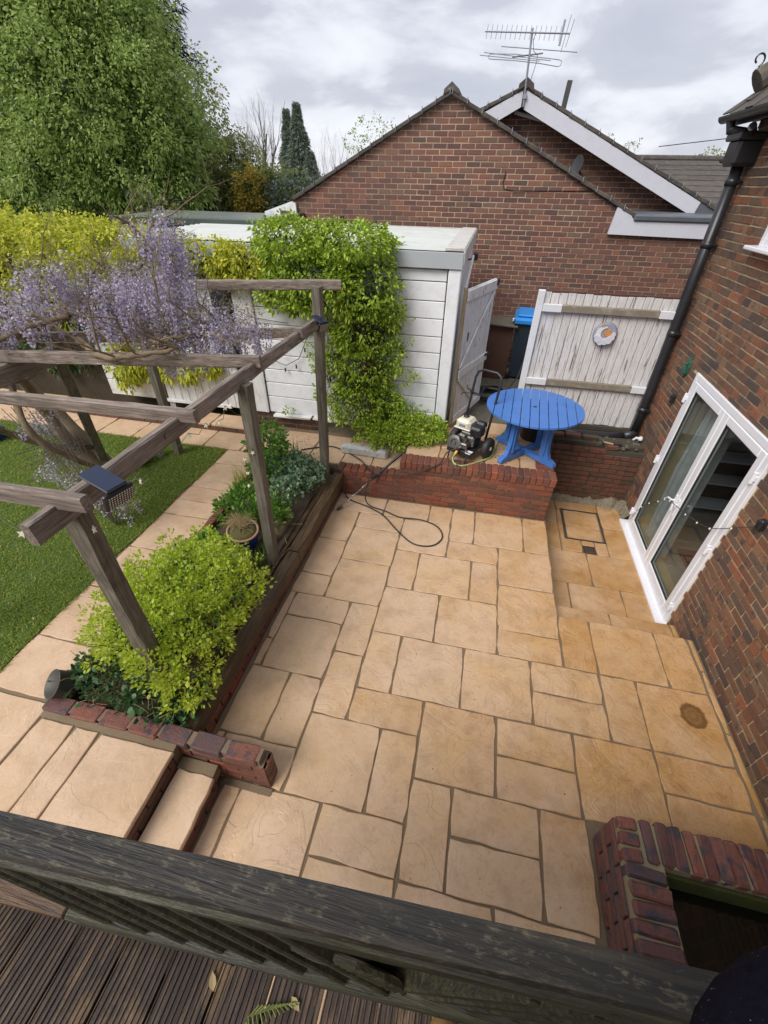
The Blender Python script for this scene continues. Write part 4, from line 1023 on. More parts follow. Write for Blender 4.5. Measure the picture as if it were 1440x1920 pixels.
mb.bev((.545, ya-.05, 5.20), (.03, .01, .27), .003, Matrix.Rotation(.07, 3, 'Y'))
mb.build('elements', M_ALU, A)
mb = MB(); mb.tube([(-.13, ya-.25, 4.93), (.32, ya+.3, 5.05)], .011, 6)
mb.tube([(-.34, ya+.3, 5.14), (.85, ya+.3, 5.05)], .006, 5)
mb.tube([(-.63, ya-.25, 4.96), (.28, ya-.25, 4.88)], .005, 5)
mb.tube([(-.58, ya-.12, 5.01), (.45, ya-.12, 4.90)], .005, 5)
L_ = [(-.48, 5.02), (-.52, 4.995), (-.50, 4.965), (-.1, 4.94), (.3, 4.90), (.58, 4.86), (.62, 4.875), (.62, 4.92), (.58, 4.935), (.2, 4.975), (-.1, 5.01), (-.48, 5.02)]
mb.tube([(x, ya+.05, z) for x, z in L_], .006, 5); mb.build('dipole', M_ALU, A)
mb = MB(); mb.tube([(.17, ya, 5.22), (.14, ya, 5.15), (.17, ya, 5.03), (.24, ya, 4.98), (.24, ya, 4.90), (.20, ya, 4.72), (.15, ya+.1, 4.60)], .004, 5); mb.build('cable', M_BLACK, A)
# satellite dish
Ds = empty('satellite_dish', (1.23, 10.0, 3.62), 'small dark grey satellite dish on the set-back gable wall', 'satellite dish')
rot = Matrix.Rotation(rad(62), 3, 'Y') @ Matrix.Rotation(0, 3, 'X')
rotd = Vector((-.86, -.50, .18)).to_track_quat('Z', 'Y').to_matrix()
prof = [(.002, 0), (.055, .004), (.095, .013), (.135, .026), (.142, .028), (.135, .020), (.095, .006), (.055, -.003), (.002, -.008)]
mb = MB(); mb.lathe((1.21, 9.85, 3.66), prof, 24, rot=rotd); mb.build('dish', simple('dish_grey', (.06, .065, .075), .45), Ds, smooth=True)
mb = MB(); mb.tube([(1.21, 9.87, 3.64), (1.30, 10.0, 3.56), (1.32, 10.2, 3.56)], .016, 6); mb.tube([(1.20, 9.84, 3.50), (1.30, 9.62, 3.52)], .008, 6); mb.bev((1.31, 9.62, 3.53), (.05, .09, .05), .006); mb.build('bracket', M_BLACK, Ds)
mb = MB(); mb.tube([(3.39, 14, 4.13), (9, 14, 4.72)], .008, 4); tag(mb.build('overhead_wire', M_BLACK), 'thin overhead wire crossing the sky at the right', 'wire')
# thin crack-like cable on the gable
mb = MB(); mb.tube([(.02, YN-.012, 3.55), (.0, YN-.012, 3.40), (.03, YN-.012, 3.33), (.2, YN-.012, 3.31), (1.5, YN-.012, 3.33)], .006, 4); tag(mb.build('wall_cable', M_BLACK), 'thin dark cable fixed along the gable brickwork', 'cable')

# flat-roofed white outbuilding at the left behind
FR = empty('white_outbuilding', (-5, 7.6, .3), 'low white boarded outbuilding with dark flat roof edge beyond the hedge', 'outbuilding')
for k, z in enumerate((2.39, 2.57)):
    mb = MB(); mb.bev((-4.85, 7.6, z + .085), (3.0, .05, .172), .006); mb.build('board', M_WHITED, FR)
mb = MB(); mb.bbox(-6.35, -3.4, 7.63, 9.0, .3, 2.74); mb.build('wall', M_WHITED, FR)
mb = MB(); mb.bev((-4.92, 7.56, 2.83), (2.95, .09, .11), .01); mb.bev((-3.50, 8.3, 2.88), (.08, 1.4, .09), .01); mb.build('fascia', simple('green_black_fascia', (.035, .05, .045), .4, 0, ((.07, .09, .08), 3)), FR)
t = NT('wet_felt', .18); t.col(t.mix(t.noise(t.pos((.4, 2, 1)), 2, 5, .6), (.16, .18, .17), (.36, .40, .38)))
mb = MB(); mb.add([(-6.35, 7.6, 2.875), (-3.5, 7.6, 2.875), (-3.5, 9.0, 2.90), (-6.35, 9.0, 2.90)], [(0, 1, 2, 3)]); mb.build('flat_roof', t.m, FR)

# ================================================================== WHITE PANEL GARAGE
GA = empty('panel_garage', (-3, 5.7, .55), 'long white concrete-panel garage with corrugated roof and grey fascia', 'garage')
YG = 5.60
zb = [.585, .84, 1.055, 1.25, 1.455, 1.66, 1.86, 2.07, 2.27, 2.48, 2.61]
def bay(x0, x1, dirt):
    for k in range(len(zb)-1):
        mb = MB(); mb.bev(((x0+x1)/2, YG+.03, (zb[k]+zb[k+1])/2 + R.uniform(-.001, .001)), (x1-x0-.012, .06, zb[k+1]-zb[k]-.010), .006)
        mb.build('panel', dirt, GA)
    mb = MB(); mb.bbox(x0, x1, YG+.045, YG+.09, .58, 2.61); mb.build('panel_back', M_MORT_O, GA)
bay(-1.62, -.47, M_WHITE); bay(-2.98, -1.66, M_WHITE); bay(-5.75, -4.75, M_WHITED)
mb = MB(); mb.bev((-.385, YG+.01, 1.61), (.15, .10, 2.02), .012); mb.build('corner_post', M_WHITE, GA)
mb = MB(); mb.bev((-1.64, YG+.02, 1.6), (.05, .08, 2.02), .008); mb.build('post', M_WHITE, GA)
mb = MB(); mb.bev((-3.13, YG+.0, 1.56), (.26, .06, 1.96), .006); mb.build('board', M_WHITEP, GA)
mb = MB(); mb.bev((-3.0, YG-.015, 1.56), (.03, .03, 1.96), .004); mb.build('batten', M_WHITED, GA)
mb = MB(); mb.bbox(-3.40, -3.262, YG+.03, YG+.10, .585, 2.6); mb.build('dark_gap', M_BLACK, GA)
# the plank side door left of the post
dz0, dz1 = .58, 2.52
for k in range(10):
    x = -4.70 + .13*k + .065
    mb = MB(); mb.bev((x, YG+.005, (dz0+dz1)/2), (.124, .035, dz1-dz0 + R.uniform(-.02, .0)), .005); mb.build('door_plank', M_WHITEP, GA)
mb = MB(); mb.bbox(-4.73, -3.39, YG+.03, YG+.06, dz0+.02, dz1); mb.build('door_back', M_RUST, GA)
mb = MB(); mb.bev((-4.18, YG-.02, .60), (1.15, .04, .05), .006); mb.build('weather_board', M_WHITEP, GA)
for k, x in enumerate((-2.75, -2.45, -2.12, -1.85)):
    mb = MB(); mb.box((x, YG-.035, .565 + .006*k), (.29, .10, .03), Matrix.Rotation(R.uniform(-.05, .05), 3, 'X') @ Matrix.Rotation(R.uniform(-.03, .03), 3, 'Y'), .006); mb.build('sill_board', M_WHITEP, GA)
# plinth
mb = MB(); mb.bbox(-3.26, -.46, YG+.012, YG+.1, .1, .56); mb.build('plinth', M_RENDER, GA)
brickwork(GA, (-3.26, YG+.010, .34), (1, 0, 0), 1.2, .225, BM_OLD, 30, depth=.04, proud=.004)
brickwork(GA, (-.98, YG+.010, .60), (1, 0, 0), .52, .15, BM_RED, 30, depth=.04, proud=.004)
mb = MB(); mb.bbox(-.98, -.46, YG+.013, YG+.1, .5, .8); mb.build('plinth', M_MORT_O, GA)
# fascia, roof
mb = MB(); mb.bev((-2.5, YG-.045, 2.705), (4.39, .03, .165), .004); mb.build('fascia', M_FASC, GA)
x0, x1, y0, y1 = -4.7, -.50, YG-.03, 8.15
ny = 150; v = []
for j in range(ny+1):
    y = y0 + (y1-y0)*j/ny; z = 2.795 + .015*(y-y0)/(y1-y0) + .014*math.sin(2*math.pi*(y-y0)/.146)
    v += [(x0, y, z), ((x0+x1)/2, y, z + .01), (x1, y, z)]
f = [(j*3+k, j*3+k+1, (j+1)*3+k+1, (j+1)*3+k) for j in range(ny) for k in range(2)]
mb = MB(); mb.add(v, f); mb.build('corrugated_roof', M_CEM, GA, smooth=True)
mb = MB(); mb.beam((-.41, YG-.05, 2.815), (-.41, 8.15, 2.83), .22, .035); mb.beam((-.300, YG-.05, 2.74), (-.300, 8.15, 2.755), .025, .16); mb.build('verge_flashing', M_CONC, GA)
mb = MB(); mb.bbox(-4.7, -.4, 8.10, 8.2, 2.74, 2.835); mb.build('rear_flashing', M_CONC, GA)
# right end wall of boards
for k in range(13):
    y = YG + .10 + .2*k
    mb = MB(); mb.bev((-.335, y, 1.62), (.03, .192, 2.1), .004); mb.build('end_board', M_WHITEP, GA)
mb = MB(); mb.bbox(-4.7, -.352, 8.0, 8.1, .3, 2.78); mb.bbox(-4.8, -4.7, 5.7, 8.1, .3, 2.7); mb.build('wall', M_WHITED, GA)
mb = MB(); mb.beam((-.26, 5.9, 2.35), (-.24, 6.6, 2.63), .025, .06); mb.build('brace', M_WHITEP, GA)
ll = MB(); ll.bev((-.22, 6.95, 2.60), (.06, .14, .09), .01); ll.tube([(-.32, 6.9, 2.56), (-.24, 6.92, 2.58)], .012, 6); tag(ll.build('outdoor_lamp', M_BLACK), 'small black lamp on the end wall of the white garage', 'lamp')
# painted letter panel seen by the side door
pl_ = MB(); pl_.bev((-3.42, YG-.06, 1.36), (.20, .02, .19), .004)
PP = empty('patterned_plaque', (-3.42, YG-.06, 1.36), 'small black plaque with white floral squiggles beside the garage side door', 'plaque')
pl_.build('plate', M_BLACK, PP)
mb = MB()
for cx_, cz_ in ((-.06, .05), (.0, .05), (.06, .05), (-.06, -.01), (0, -.01), (.06, -.01), (-.06, -.065), (0, -.065), (.06, -.065)):
    a0 = R.uniform(0, 6); mb.tube([(-3.42+cx_+.022*math.cos(a0+q*1.1), YG-.072, 1.36+cz_+.022*math.sin(a0+q*1.1)) for q in range(5)], .006, 5)
mb.build('white_motif', M_UPVC, PP)
bk = MB(); bk.bev((-3.44, YG-.05, 2.0), (.22, .05, .62), .01); bk.lathe((-3.26, YG-.10, 2.33), [(.01, -.03), (.09, -.03), (.10, 0), (.09, .03), (.01, .03)], 16, rot=Matrix.Rotation(rad(90), 3, 'X'))
tag(bk.build('wall_tub', M_BLACK), 'dark box and round black lid hung on the garage wall behind the wisteria', 'box')
mb = MB(); mb.tube([(-3.3, YG-.03, 2.05), (-3.05, YG-.03, 1.95), (-2.8, YG-.03, 1.92), (-2.5, YG-.03, 1.9)], .005, 4); mb.tube([(-2.95, YG-.03, 1.6), (-2.75, YG-.04, 1.38), (-2.6, YG-.04, 1.34), (-2.4, YG-.04, 1.45), (-2.25, YG-.03, 1.75)], .005, 4)
for (x, z) in ((-2.85, 1.42), (-2.62, 1.30), (-2.45, 1.36), (-2.3, 1.6)): mb.tube([(x, YG-.045, z), (x, YG-.045, z-.05)], .012, 5)
tag(mb.build('bulb_string', M_ZINC), 'thin string of little bulbs looped along the white garage wall', 'string lights')

# ================================================================== GATES
def ledge(parent, name, p, q, w, h, mat): mb = MB(); mb.beam(p, q, w, h, .004); return mb.build(name, mat, parent)
# open leaf, hinged at the garage corner
OG = empty('open_plank_gate', (-.25, 5.68, .66), 'narrow white ledged-and-braced plank gate standing open against the garage', 'gate')
hx, hy = -.245, 5.67; ex, ey = .10, 6.62
dv = Vector((ex-hx, ey-hy, 0)); Lg = dv.length; dv.normalize(); nv = Vector((dv.y, -dv.x, 0))
ztop = lambda s_: 2.42 - .02*s_
rotg = Matrix((dv, -nv, Vector((0, 0, 1)))).transposed()
for k in range(10):
    s0 = Lg*(k+.5)/10; c = Vector((hx, hy, 0)) + dv*s0
    mb = MB(); mb.bev((c.x, c.y, (.66+2.40)/2), (Lg/10-.006, .022, 1.74), .003, rotg); mb.build('plank', M_WHITEP, OG)
P_ = lambda s_, z, o=.025: Vector((hx, hy, 0)) + dv*s_ + nv*o + Vector((0, 0, z))
ledge(OG, 'ledge', P_(.02, 2.33), P_(Lg-.0, 2.33), .025, .12, M_WHITEP)
ledge(OG, 'ledge', P_(.02, 1.38), P_(Lg-.0, 1.38), .025, .11, M_WHITEP); ledge(OG, 'ledge', P_(.02, .74), P_(Lg, .74), .025, .10, M_WHITEP)
ledge(OG, 'brace', P_(.05, 1.45, .027), P_(Lg-.06, 2.26, .027), .02, .06, M_WHITEP); ledge(OG, 'brace', P_(.05, 1.32, .027), P_(Lg-.3, .80, .027), .02, .06, M_WHITEP)
ledge(OG, 'stile', P_(.0, .66, .0) + Vector((0, 0, 0)), P_(.0, 2.42, .0), .045, .05, wood_mat('bare_stile', (.10, .07, .04), (.22, .17, .10), (.30, .25, .17), 'Z'))
mb = MB(); a = P_(Lg-.12, 1.62, .05); mb.bev((P_(Lg-.05, 1.42, .05)), (.12, .02, .035), .004, rotg); mb.bev(P_(Lg-.02, 2.36, .04), (.05, .03, .08), .004, rotg); mb.build('latch', M_BLACK, OG)
# big closed gate panel
BG = empty('white_board_gate', (1.5, 6.15, .64), 'wide worn white board gate with a round sun-and-moon plaque on it', 'gate')
YB = 6.17; gx0, gx1, gz0, gz1 = .70, 2.28, .66, 2.34
for k in range(16):
    w_ = (gx1-gx0)/16; x = gx0 + w_*(k+.5)
    mb = MB(); mb.bev((x, YB+.03+.003*(k % 2), (gz0+gz1)/2 + R.uniform(-.010, .010)), (w_-.006, .022, gz1-gz0), .004); mb.build('board', M_GATE, BG)
mb = MB(); mb.bev((.675, YB+.01, 1.49), (.085, .06, 1.75), .006); mb.build('stile', M_GATEW, BG)
for z, nm in ((2.17, 1), (1.23, 0)):
    mb = MB(); mb.bev((1.52, YB-.005, z), (1.14, .05, .085), .006); mb.build('rail', M_GATER, BG)
    for xa, xb in ((.72, .95) if nm else (.72, .98), (2.09, 2.30)):
        mb = MB(); mb.bev(((xa+xb)/2, YB-.012, z), (xb-xa, .05, .088), .004); mb.build('rail_end', M_GATEW, BG)
mb = MB(); mb.bev((1.5, YB+.035, 2.353), (1.58, .03, .02), .004); mb.build('capping', M_RUST, BG)
mb = MB(); mb.bev((1.5, YB+.05, .63), (1.7, .10, .05), .004); mb.build('ground_board', M_MORT_O, BG)
mb = MB(); mb.bev((2.335, YB+.08, 1.5), (.06, .08, 1.7), .005); mb.build('wall_post', M_GATE, BG)
# sun and moon plaque
SM = empty('sun_moon_plaque', (1.545, YB-.03, 1.905), 'round painted ceramic plaque with crescent moon, orange sun and clouds', 'plaque')
rx_ = Matrix.Rotation(rad(90), 3, 'X')
pc = Vector((1.545, YB-.01, 1.905))
CM = [simple('plaque_sky', (.16, .20, .36), .5, 0, ((.45, .42, .44), 45)), simple('plaque_moon', (.72, .70, .68), .45), simple('plaque_sun', (.52, .16, .05), .5, 0, ((.60, .35, .12), 60)), simple('plaque_cloud', (.62, .63, .68), .5), simple('plaque_gold', (.45, .30, .12), .5), simple('plaque_rim', (.20, .20, .23), .6)]
mb = MB(); mb.lathe(pc, [(.001, -.0), (.135, -.0), (.138, .012), (.125, .02), (.001, .022)], 32, rot=rx_); mb.build('disc', CM[0], SM)
mb = MB(); mb.lathe(pc + Vector((0, .002, 0)), [(.136, .0), (.145, .008), (.136, .016)], 32, rot=rx_); mb.build('rim', CM[5], SM)
def arc(cx, cz, r, a0, a1, n): return [(cx + r*math.cos(rad(a0 + (a1-a0)*i/n)), cz + r*math.sin(rad(a0 + (a1-a0)*i/n))) for i in range(n+1)]
FRM = dict(O=(pc.x, pc.y-.020, pc.z), U=(1, 0, 0), V=(0, 0, 1), N=(0, -1, 0))
outer = arc(-.02, .005, .092, 80, 290, 16); inner = arc(.012, .012, .068, 275, 95, 16)
mb = MB(); mb.prism(outer + inner, 0, .014, **FRM); mb.build('moon', CM[1], SM)
star = []
for k in range(20):
    r_ = .052 if k % 2 == 0 else .036; a = 2*math.pi*k/20; star.append((.028 + r_*math.cos(a), .018 + r_*math.sin(a)))
mb = MB(); mb.prism(star, 0, .012, **FRM); mb.build('sun', CM[2], SM)
mb = MB()
for (cx, cz, r_) in ((-.075, -.06, .040), (-.035, -.085, .044), (.015, -.085, .040), (.055, -.065, .044), (.085, -.03, .034), (.095, .008, .026), (-.10, -.03, .024), (.06, -.03, .02)):
    mb.prism(arc(cx, cz, r_, 0, 342, 12), 0, .013 + .12*abs(cx) + r_*.1, **FRM)
mb.build('clouds', CM[3], SM)
mb = MB()
for (cx, cz, r_) in ((-.05, .105, .028), (.075, .01, .022)):
    mb.prism([(cx + (r_ if k % 2 == 0 else r_*.45)*math.cos(.3+math.pi*k/5), cz + (r_ if k % 2 == 0 else r_*.45)*math.sin(.3+math.pi*k/5)) for k in range(10)], 0, .016, **FRM)
mb.build('star', CM[4], SM)

# ================================================================== BINS, COIL
BN = empty('wheelie_bin', (.84, 8.3, .555), 'dark wheelie bin with bright blue lid behind the gates', 'wheelie bin')
bx, by, bz = .86, 8.30, .565
rb = Matrix.Rotation(rad(-4), 3, 'Z')
def rbx(v_): return Vector((bx, by, bz)) + rb @ Vector(v_)
v = [rbx(q) for q in [(-.23, -.25, .03), (.23, -.25, .03), (.23, .25, .03), (-.23, .25, .03), (-.29, -.33, .96), (.29, -.33, .96), (.29, .33, .96), (-.29, .33, .96), (-.31, -.35, .97), (.31, -.35, .97), (.31, .35, .97), (-.31, .35, .97), (-.31, -.35, 1.0), (.31, -.35, 1.0), (.31, .35, 1.0), (-.31, .35, 1.0)]]
f = [(3, 2, 1, 0)] + [(4*j+k, 4*j+(k+1) % 4, 4*j+4+(k+1) % 4, 4*j+4+k) for j in range(3) for k in range(4)] + [(12, 13, 14, 15)]
mb = MB(); mb.add(v, f); mb.build('body', M_BINB, BN)
mb = MB(); mb.bev(rbx((0, 0, 1.03)), (.64, .72, .05), .02, rb); mb.bev(rbx((0, .02, 1.075)), (.54, .60, .045), .02, rb); mb.bev(rbx((0, -.37, 1.0)), (.6, .03, .07), .01, rb); mb.build('lid', M_BINL, BN)
mb = MB(); mb.tube([rbx((-.28, .37, .98)), rbx((.28, .37, .98))], .016, 8); mb.build('handle', M_BINB, BN)
for sx in (-1, 1):
    mb = MB(); rw_ = Matrix.Rotation(rad(90), 3, 'Y'); mb.lathe(rbx((sx*.27, -.24, .105)), [(.02, -.03), (.10, -.03), (.105, -.015), (.105, .015), (.10, .03), (.02, .03)], 20, rot=rb @ rw_); wh = mb.build('wheel', M_BLACKR, BN)
    mb = MB(); mb.lathe(rbx((sx*.305, -.24, .105)), [(.05, -.004), (.045, .006), (.02, .006)], 14, rot=rb @ rw_); mb.build('hub', M_BINB, wh)
RB = MB(); RB.bev((.32, 8.25, 1.02), (.46, .5, .92), .01); tag(RB.build('brown_cabinet', M_RUST), 'plain brown boarded box beside the blue-lidded bin', 'box')
mb = MB(); mb.bev((.32, 8.20, 1.50), (.56, .6, .03), .006, Matrix.Rotation(.05, 3, 'Y')); o = mb.build('box_lid', M_YARD); tag(o, 'grey sheet laid over the brown box beside the bin', 'board')
mb = MB(); 
v = []
for i in range(6):
    for j in range(6): v.append((.50 + .03*i + R.uniform(-.008, .008), 8.02 + .03*j, 1.545 + .022*math.sin(i*1.9+j*1.3) + R.uniform(0, .02)))
mb.add(v, [(i*6+j, (i+1)*6+j, (i+1)*6+j+1, i*6+j+1) for i in range(5) for j in range(5)]); tag(mb.build('plastic_bag', M_UPVC, smooth=True), 'crumpled white plastic scrap caught beside the blue bin lid', 'litter')
# black hose coil on the yard
mb = MB()
pts = []
for k in range(140):
    a = k*.33; r_ = .24 + .035*math.sin(k*.21) + .02*math.sin(k*1.3)
    pts.append((.30 + r_*math.cos(a), 7.05 + r_*1.05*math.sin(a), .575 + .10*k/140 + .012*math.sin(k*.7)))
pts += [(.1, 6.85, .68), (.02, 7.0, .75), (.05, 7.3, .68)]
mb.tube(pts, .011, 6); tag(mb.build('hose_coil', M_BLACKR, smooth=True), 'loose coil of black hose on the concrete beside the open gate', 'hose')
mb = MB(); mb.tube([(.50, 7.0, .60), (.72, 7.5, .80), (.80, 7.8, 1.0)], .014, 6); mb.tube([(.86, 7.85, .75), (.92, 7.8, .9), (.80, 7.9, .95), (.78, 7.9, .8), (.86, 7.85, .75)], .012, 6); tag(mb.build('spray_lance', M_BLACK), 'black spray handle propped behind the big white gate', 'tool')

# ================================================================== BLUE TABLE
TB = empty('round_garden_table', (.79, 5.2, ZT), 'round bright blue slatted garden table on the raised terrace', 'table')
tcx, tcy, tz, tr = .775, 5.185, 1.235, .580
ang = rad(-4); ca, sa = math.cos(ang), math.sin(ang)
ns = 11; pw = 2*tr/ns
for k in range(ns):
    a, b = -tr + pw*k + .005, -tr + pw*(k+1) - .005
    pts = []
    m_ = 6
    top_ = [(a + (b-a)*i/m_, math.sqrt(max(tr*tr - (a + (b-a)*i/m_)**2, .0001))) for i in range(m_+1)]
    hole = k == ns//2
    poly = top_ + [(x, -y) for x, y in top_[::-1]]
    mb = MB(); mb.prism(poly, 0, .022, (tcx, tcy, tz), (ca, sa, 0), (-sa, ca, 0), (0, 0, 1)); mb.build('slat', M_BLUE, TB)
mb = MB(); mb.lathe((tcx, tcy, tz+.0225), [(.024, .0), (.024, .002)], 16); mb.build('parasol_hole', M_BLACK, TB)
rt = Matrix.Rotation(ang, 3, 'Z')
mb = MB()
for off in (-.26, .26): mb.bev(Vector((tcx, tcy, tz-.022)) + rt @ Vector((0, off, 0)), (.95, .07, .04), .006, rt)
mb.bev(Vector((tcx, tcy, tz-.024)) + rt @ Vector((0, 0, 0)), (.9, .09, .04), .006, rt); mb.build('batten', M_BLUE, TB)
for q, a in enumerate((-133, -41, 47, 139)):
    a = rad(a); d = Vector((math.cos(a), math.sin(a), 0)); s_ = Vector((-d.y, d.x, 0)); c0 = Vector((tcx, tcy, ZT))
    # leg: plank widening downwards with flared foot
    sec = [(.235, .0), (.43, .02), (.425, .06), (.37, .09), (.335, .16), (.325, .40), (.335, .69), (.235, .69), (.232, .3)]
    sec = [(.0, .03), (.435, .012), (.455, .03), (.45, .075), (.40, .095), (.352, .15), (.335, .26), (.33, .69), (.215, .69), (.225, .26), (.22, .12), (.0, .10)] if False else None
    mb = MB(); mb.prism([(.235, .085), (.385, .085), (.35, .15), (.33, .25), (.32, .61), (.215, .61), (.225, .25)], -.028, .028, c0, d, (0, 0, 1), s_); mb.build('leg', M_BLUE, TB)
    mb = MB(); mb.prism([(.035, .022), (.40, .012), (.455, .006), (.47, .03), (.455, .065), (.40, .088), (.035, .082)], -.034, .034, c0, d, (0, 0, 1), s_); mb.build('foot', M_BLUE, TB)
    for sg in (-1, 1):
        mb = MB(); mb.bev(c0 + d*.28 + s_*sg*.037 + Vector((0, 0, .36)), (.05, .018, .48), .003, Matrix((d, s_, Vector((0, 0, 1)))).transposed()); mb.build('leg_stiffener', M_BLUE, TB)
mb = MB(); mb.bev((tcx, tcy, ZT+.055), (.09, .09, .075), .01, rt); mb.build('hub_block', M_BLUE, TB)
def litter_leaf(x, y, z, s, mat, name, label):
    mb = MB(); a = R.uniform(0, 6); pts = []
    for k, (u, w) in enumerate(((-1, 0), (-.4, .45), (.3, .4), (1, 0), (.3, -.4), (-.4, -.45))): pts.append((x + s*(u*math.cos(a) - w*math.sin(a)), y + s*(u*math.sin(a) + w*math.cos(a)), z + .004 + s*.18*abs(w)))
    mb.add(pts, [(0, 5, 4, 3), (0, 3, 2, 1)]); tag(mb.build(name, mat), label, 'leaf')
litter_leaf(.44, 5.0, tz+.022, .018, ML_BLUEG, 'fallen_leaf', 'small pale leaf lying on the left of the blue table top')
litter_leaf(.58, 4.95, tz+.022, .022, ML_STRAW, 'fallen_leaf', 'orange-brown leaf lying near the middle of the blue table')
litter_leaf(.63, 4.80, tz+.022, .020, ML_BLUEG, 'fallen_leaf', 'pale leaf near the front edge of the blue table')
litter_leaf(.42, 4.79, tz+.022, .016, ML_BORD, 'fallen_leaf', 'green leaf at the front left edge of the blue table')
PT = empty('black_pot', (.90, 5.78, ZT), 'large black plastic plant pot standing behind the blue table legs', 'plant pot')
mb = MB(); mb.lathe((.92, 5.70, ZT), [(.17, 0), (.18, .01), (.24, .34), (.255, .35), (.255, .40), (.235, .40), (.22, .34), (.02, .33)], 24); mb.build('pot', M_BLACK, PT, smooth=True)
mb = MB(); mb.lathe((.92, 5.70, ZT+.335), [(.22, 0), (.0, .02)], 16); mb.build('compost', M_SOIL, PT)

# ================================================================== PRESSURE WASHER
PWr = empty('pressure_washer', (.06, 4.98, ZT), 'petrol pressure washer with cream fuel tank and black wheels on the terrace', 'pressure washer')
pa = rad(-26); rp_ = Matrix.Rotation(pa, 3, 'Z'); pb = Vector((.04, 4.99, ZT))
def pw_(x, y, z): return pb + rp_ @ Vector((x, y, z))
mb = MB(); mb.bev(pw_(0, -.02, .15), (.34, .42, .015), .004, rp_); mb.bev(pw_(0, -.22, .135), (.34, .02, .06), .004, rp_); mb.build('base_plate', M_BLACK, PWr)
mb = MB()
for sx in (-1, 1): mb.tube([pw_(sx*.13, -.22, .14), pw_(sx*.12, -.26, .05), pw_(sx*.12, -.27, .0)], .011, 6)
mb.build('front_leg', M_BLACK, PWr)
mb = MB(); mb.tube([pw_(-.24, .10, .14), pw_(.24, .10, .14)], .011, 8); mb.build('axle', M_STEEL, PWr)
ry90 = Matrix.Rotation(rad(90), 3, 'Y')
for sx in (-1, 1):
    cw = pw_(sx*.235, .10, .135)
    mb = MB(); mb.lathe(cw, [(.065, -.04), (.095, -.046), (.122, -.038), (.133, -.02), (.135, 0), (.133, .02), (.122, .038), (.095, .046), (.065, .04)], 30, rot=rp_ @ ry90); w_ = mb.build('wheel', M_BLACKR, PWr, smooth=True)
    mb = MB(); mb.lathe(cw + rp_ @ Vector((sx*.03, 0, 0)), [(.07, -.01*sx), (.066, .006*sx), (.03, .002*sx), (.022, .02*sx), (.004, .022*sx)], 20, rot=rp_ @ ry90); mb.build('rim', M_UPVC, w_)
# handle frame
mb = MB()
L_ = [pw_(-.17, .16, .16), pw_(-.17, .22, .60), pw_(-.17, .26, .88)]
mb.tube([pw_(-.17, .12, .15), pw_(-.17, .22, .55), pw_(-.17, .30, .90), pw_(-.15, .32, .97), pw_(-.09, .33, 1.0), pw_(.09, .33, 1.0), pw_(.15, .32, .97), pw_(.17, .30, .90), pw_(.17, .22, .55), pw_(.17, .12, .15)], .0155, 10); mb.build('handle', M_BLACK, PWr, smooth=True)
mb = MB(); mb.bev(pw_(-.13, .28, .70), (.14, .06, .012), .003, rp_); mb.tube([pw_(-.17, .26, .74), pw_(-.24, .24, .76), pw_(-.24, .24, .80)], .006, 5); mb.tube([pw_(-.06, .26, .70), pw_(-.02, .24, .78), pw_(-.01, .24, .84)], .006, 5); mb.tube([pw_(-.20, .25, .70), pw_(-.29, .23, .69), pw_(-.30, .23, .66)], .006, 5); mb.lathe(pw_(-.17, .235, .74), [(.02, -.01), (.02, .01)], 10); mb.build('gun_bracket', M_BLACK, PWr)
# engine
mb = MB(); mb.bev(pw_(.01, .0, .235), (.22, .20, .15), .02, rp_); mb.bev(pw_(.01, .0, .32), (.17, .17, .06), .012, rp_)
for k in range(6): mb.bev(pw_(.01, .0, .20 + .018*k), (.235, .215, .006), .002, rp_)
mb.tube([pw_(.01, -.10, .24), pw_(.02, -.16, .24)], .055, 14); mb.build('engine_block', M_ENG, PWr)
mb = MB(); mb.bev(pw_(-.07, .02, .425), (.205, .21, .135), .035, rp_); mb.bev(pw_(-.07, .02, .375), (.225, .225, .018), .008, rp_); mb.build('fuel_tank', M_CREAM, PWr)
mb = MB(); mb.lathe(pw_(-.085, .03, .49), [(.036, 0), (.038, .018), (.030, .026), (.004, .026)], 20); mb.build('fuel_cap', M_BLACK, PWr)
mb = MB(); mb.bev(pw_(-.07, -.0865, .42), (.09, .003, .035), .001, rp_); mb.build('tank_label', simple('label_blue', (.2, .22, .35), .4), PWr)
mb = MB(); mb.bev(pw_(.11, -.01, .37), (.15, .15, .13), .02, rp_); mb.bev(pw_(.11, .08, .43), (.13, .10, .07), .02, rp_)
for k in range(3): mb.bev(pw_(.07 + .035*k, -.09, .37), (.022, .01, .09), .003, rp_)
mb.build('air_filter', M_BLACK, PWr)
mb = MB(); mb.lathe(pw_(-.10, -.17, .205), [(.085, -.02), (.10, -.01), (.10, .012), (.07, .02), (.05, .02), (.05, .0), (.02, .0), (.02, .022), (.003, .022)], 24, rot=rp_ @ Matrix.Rotation(rad(75), 3, 'X')); mb.build('recoil_cover', M_ENG, PWr)
mb = MB(); mb.bev(pw_(.05, -.17, .22), (.085, .10, .075), .01, rp_); mb.tube([pw_(.05, -.18, .24), pw_(.05, -.18, .33)], .018, 8); mb.tube([pw_(.02, -.2, .21), pw_(-.01, -.27, .17)], .014, 8); mb.tube([pw_(.08, -.18, .18), pw_(.10, -.22, .15)], .018, 8); mb.build('pump', M_STEEL, PWr)
mb = MB(); mb.tube([pw_(.05, -.18, .33), pw_(.05, -.18, .37)], .02, 8); mb.tube([pw_(.0, -.2, .27), pw_(-.02, -.2, .33)], .015, 8); mb.build('pressure_knob', M_BLACK, PWr)
mb = MB(); mb.tube([pw_(-.005, -.26, .165), pw_(-.01, -.29, .13)], .017, 8); mb.build('inlet_connector', M_YEL, PWr)
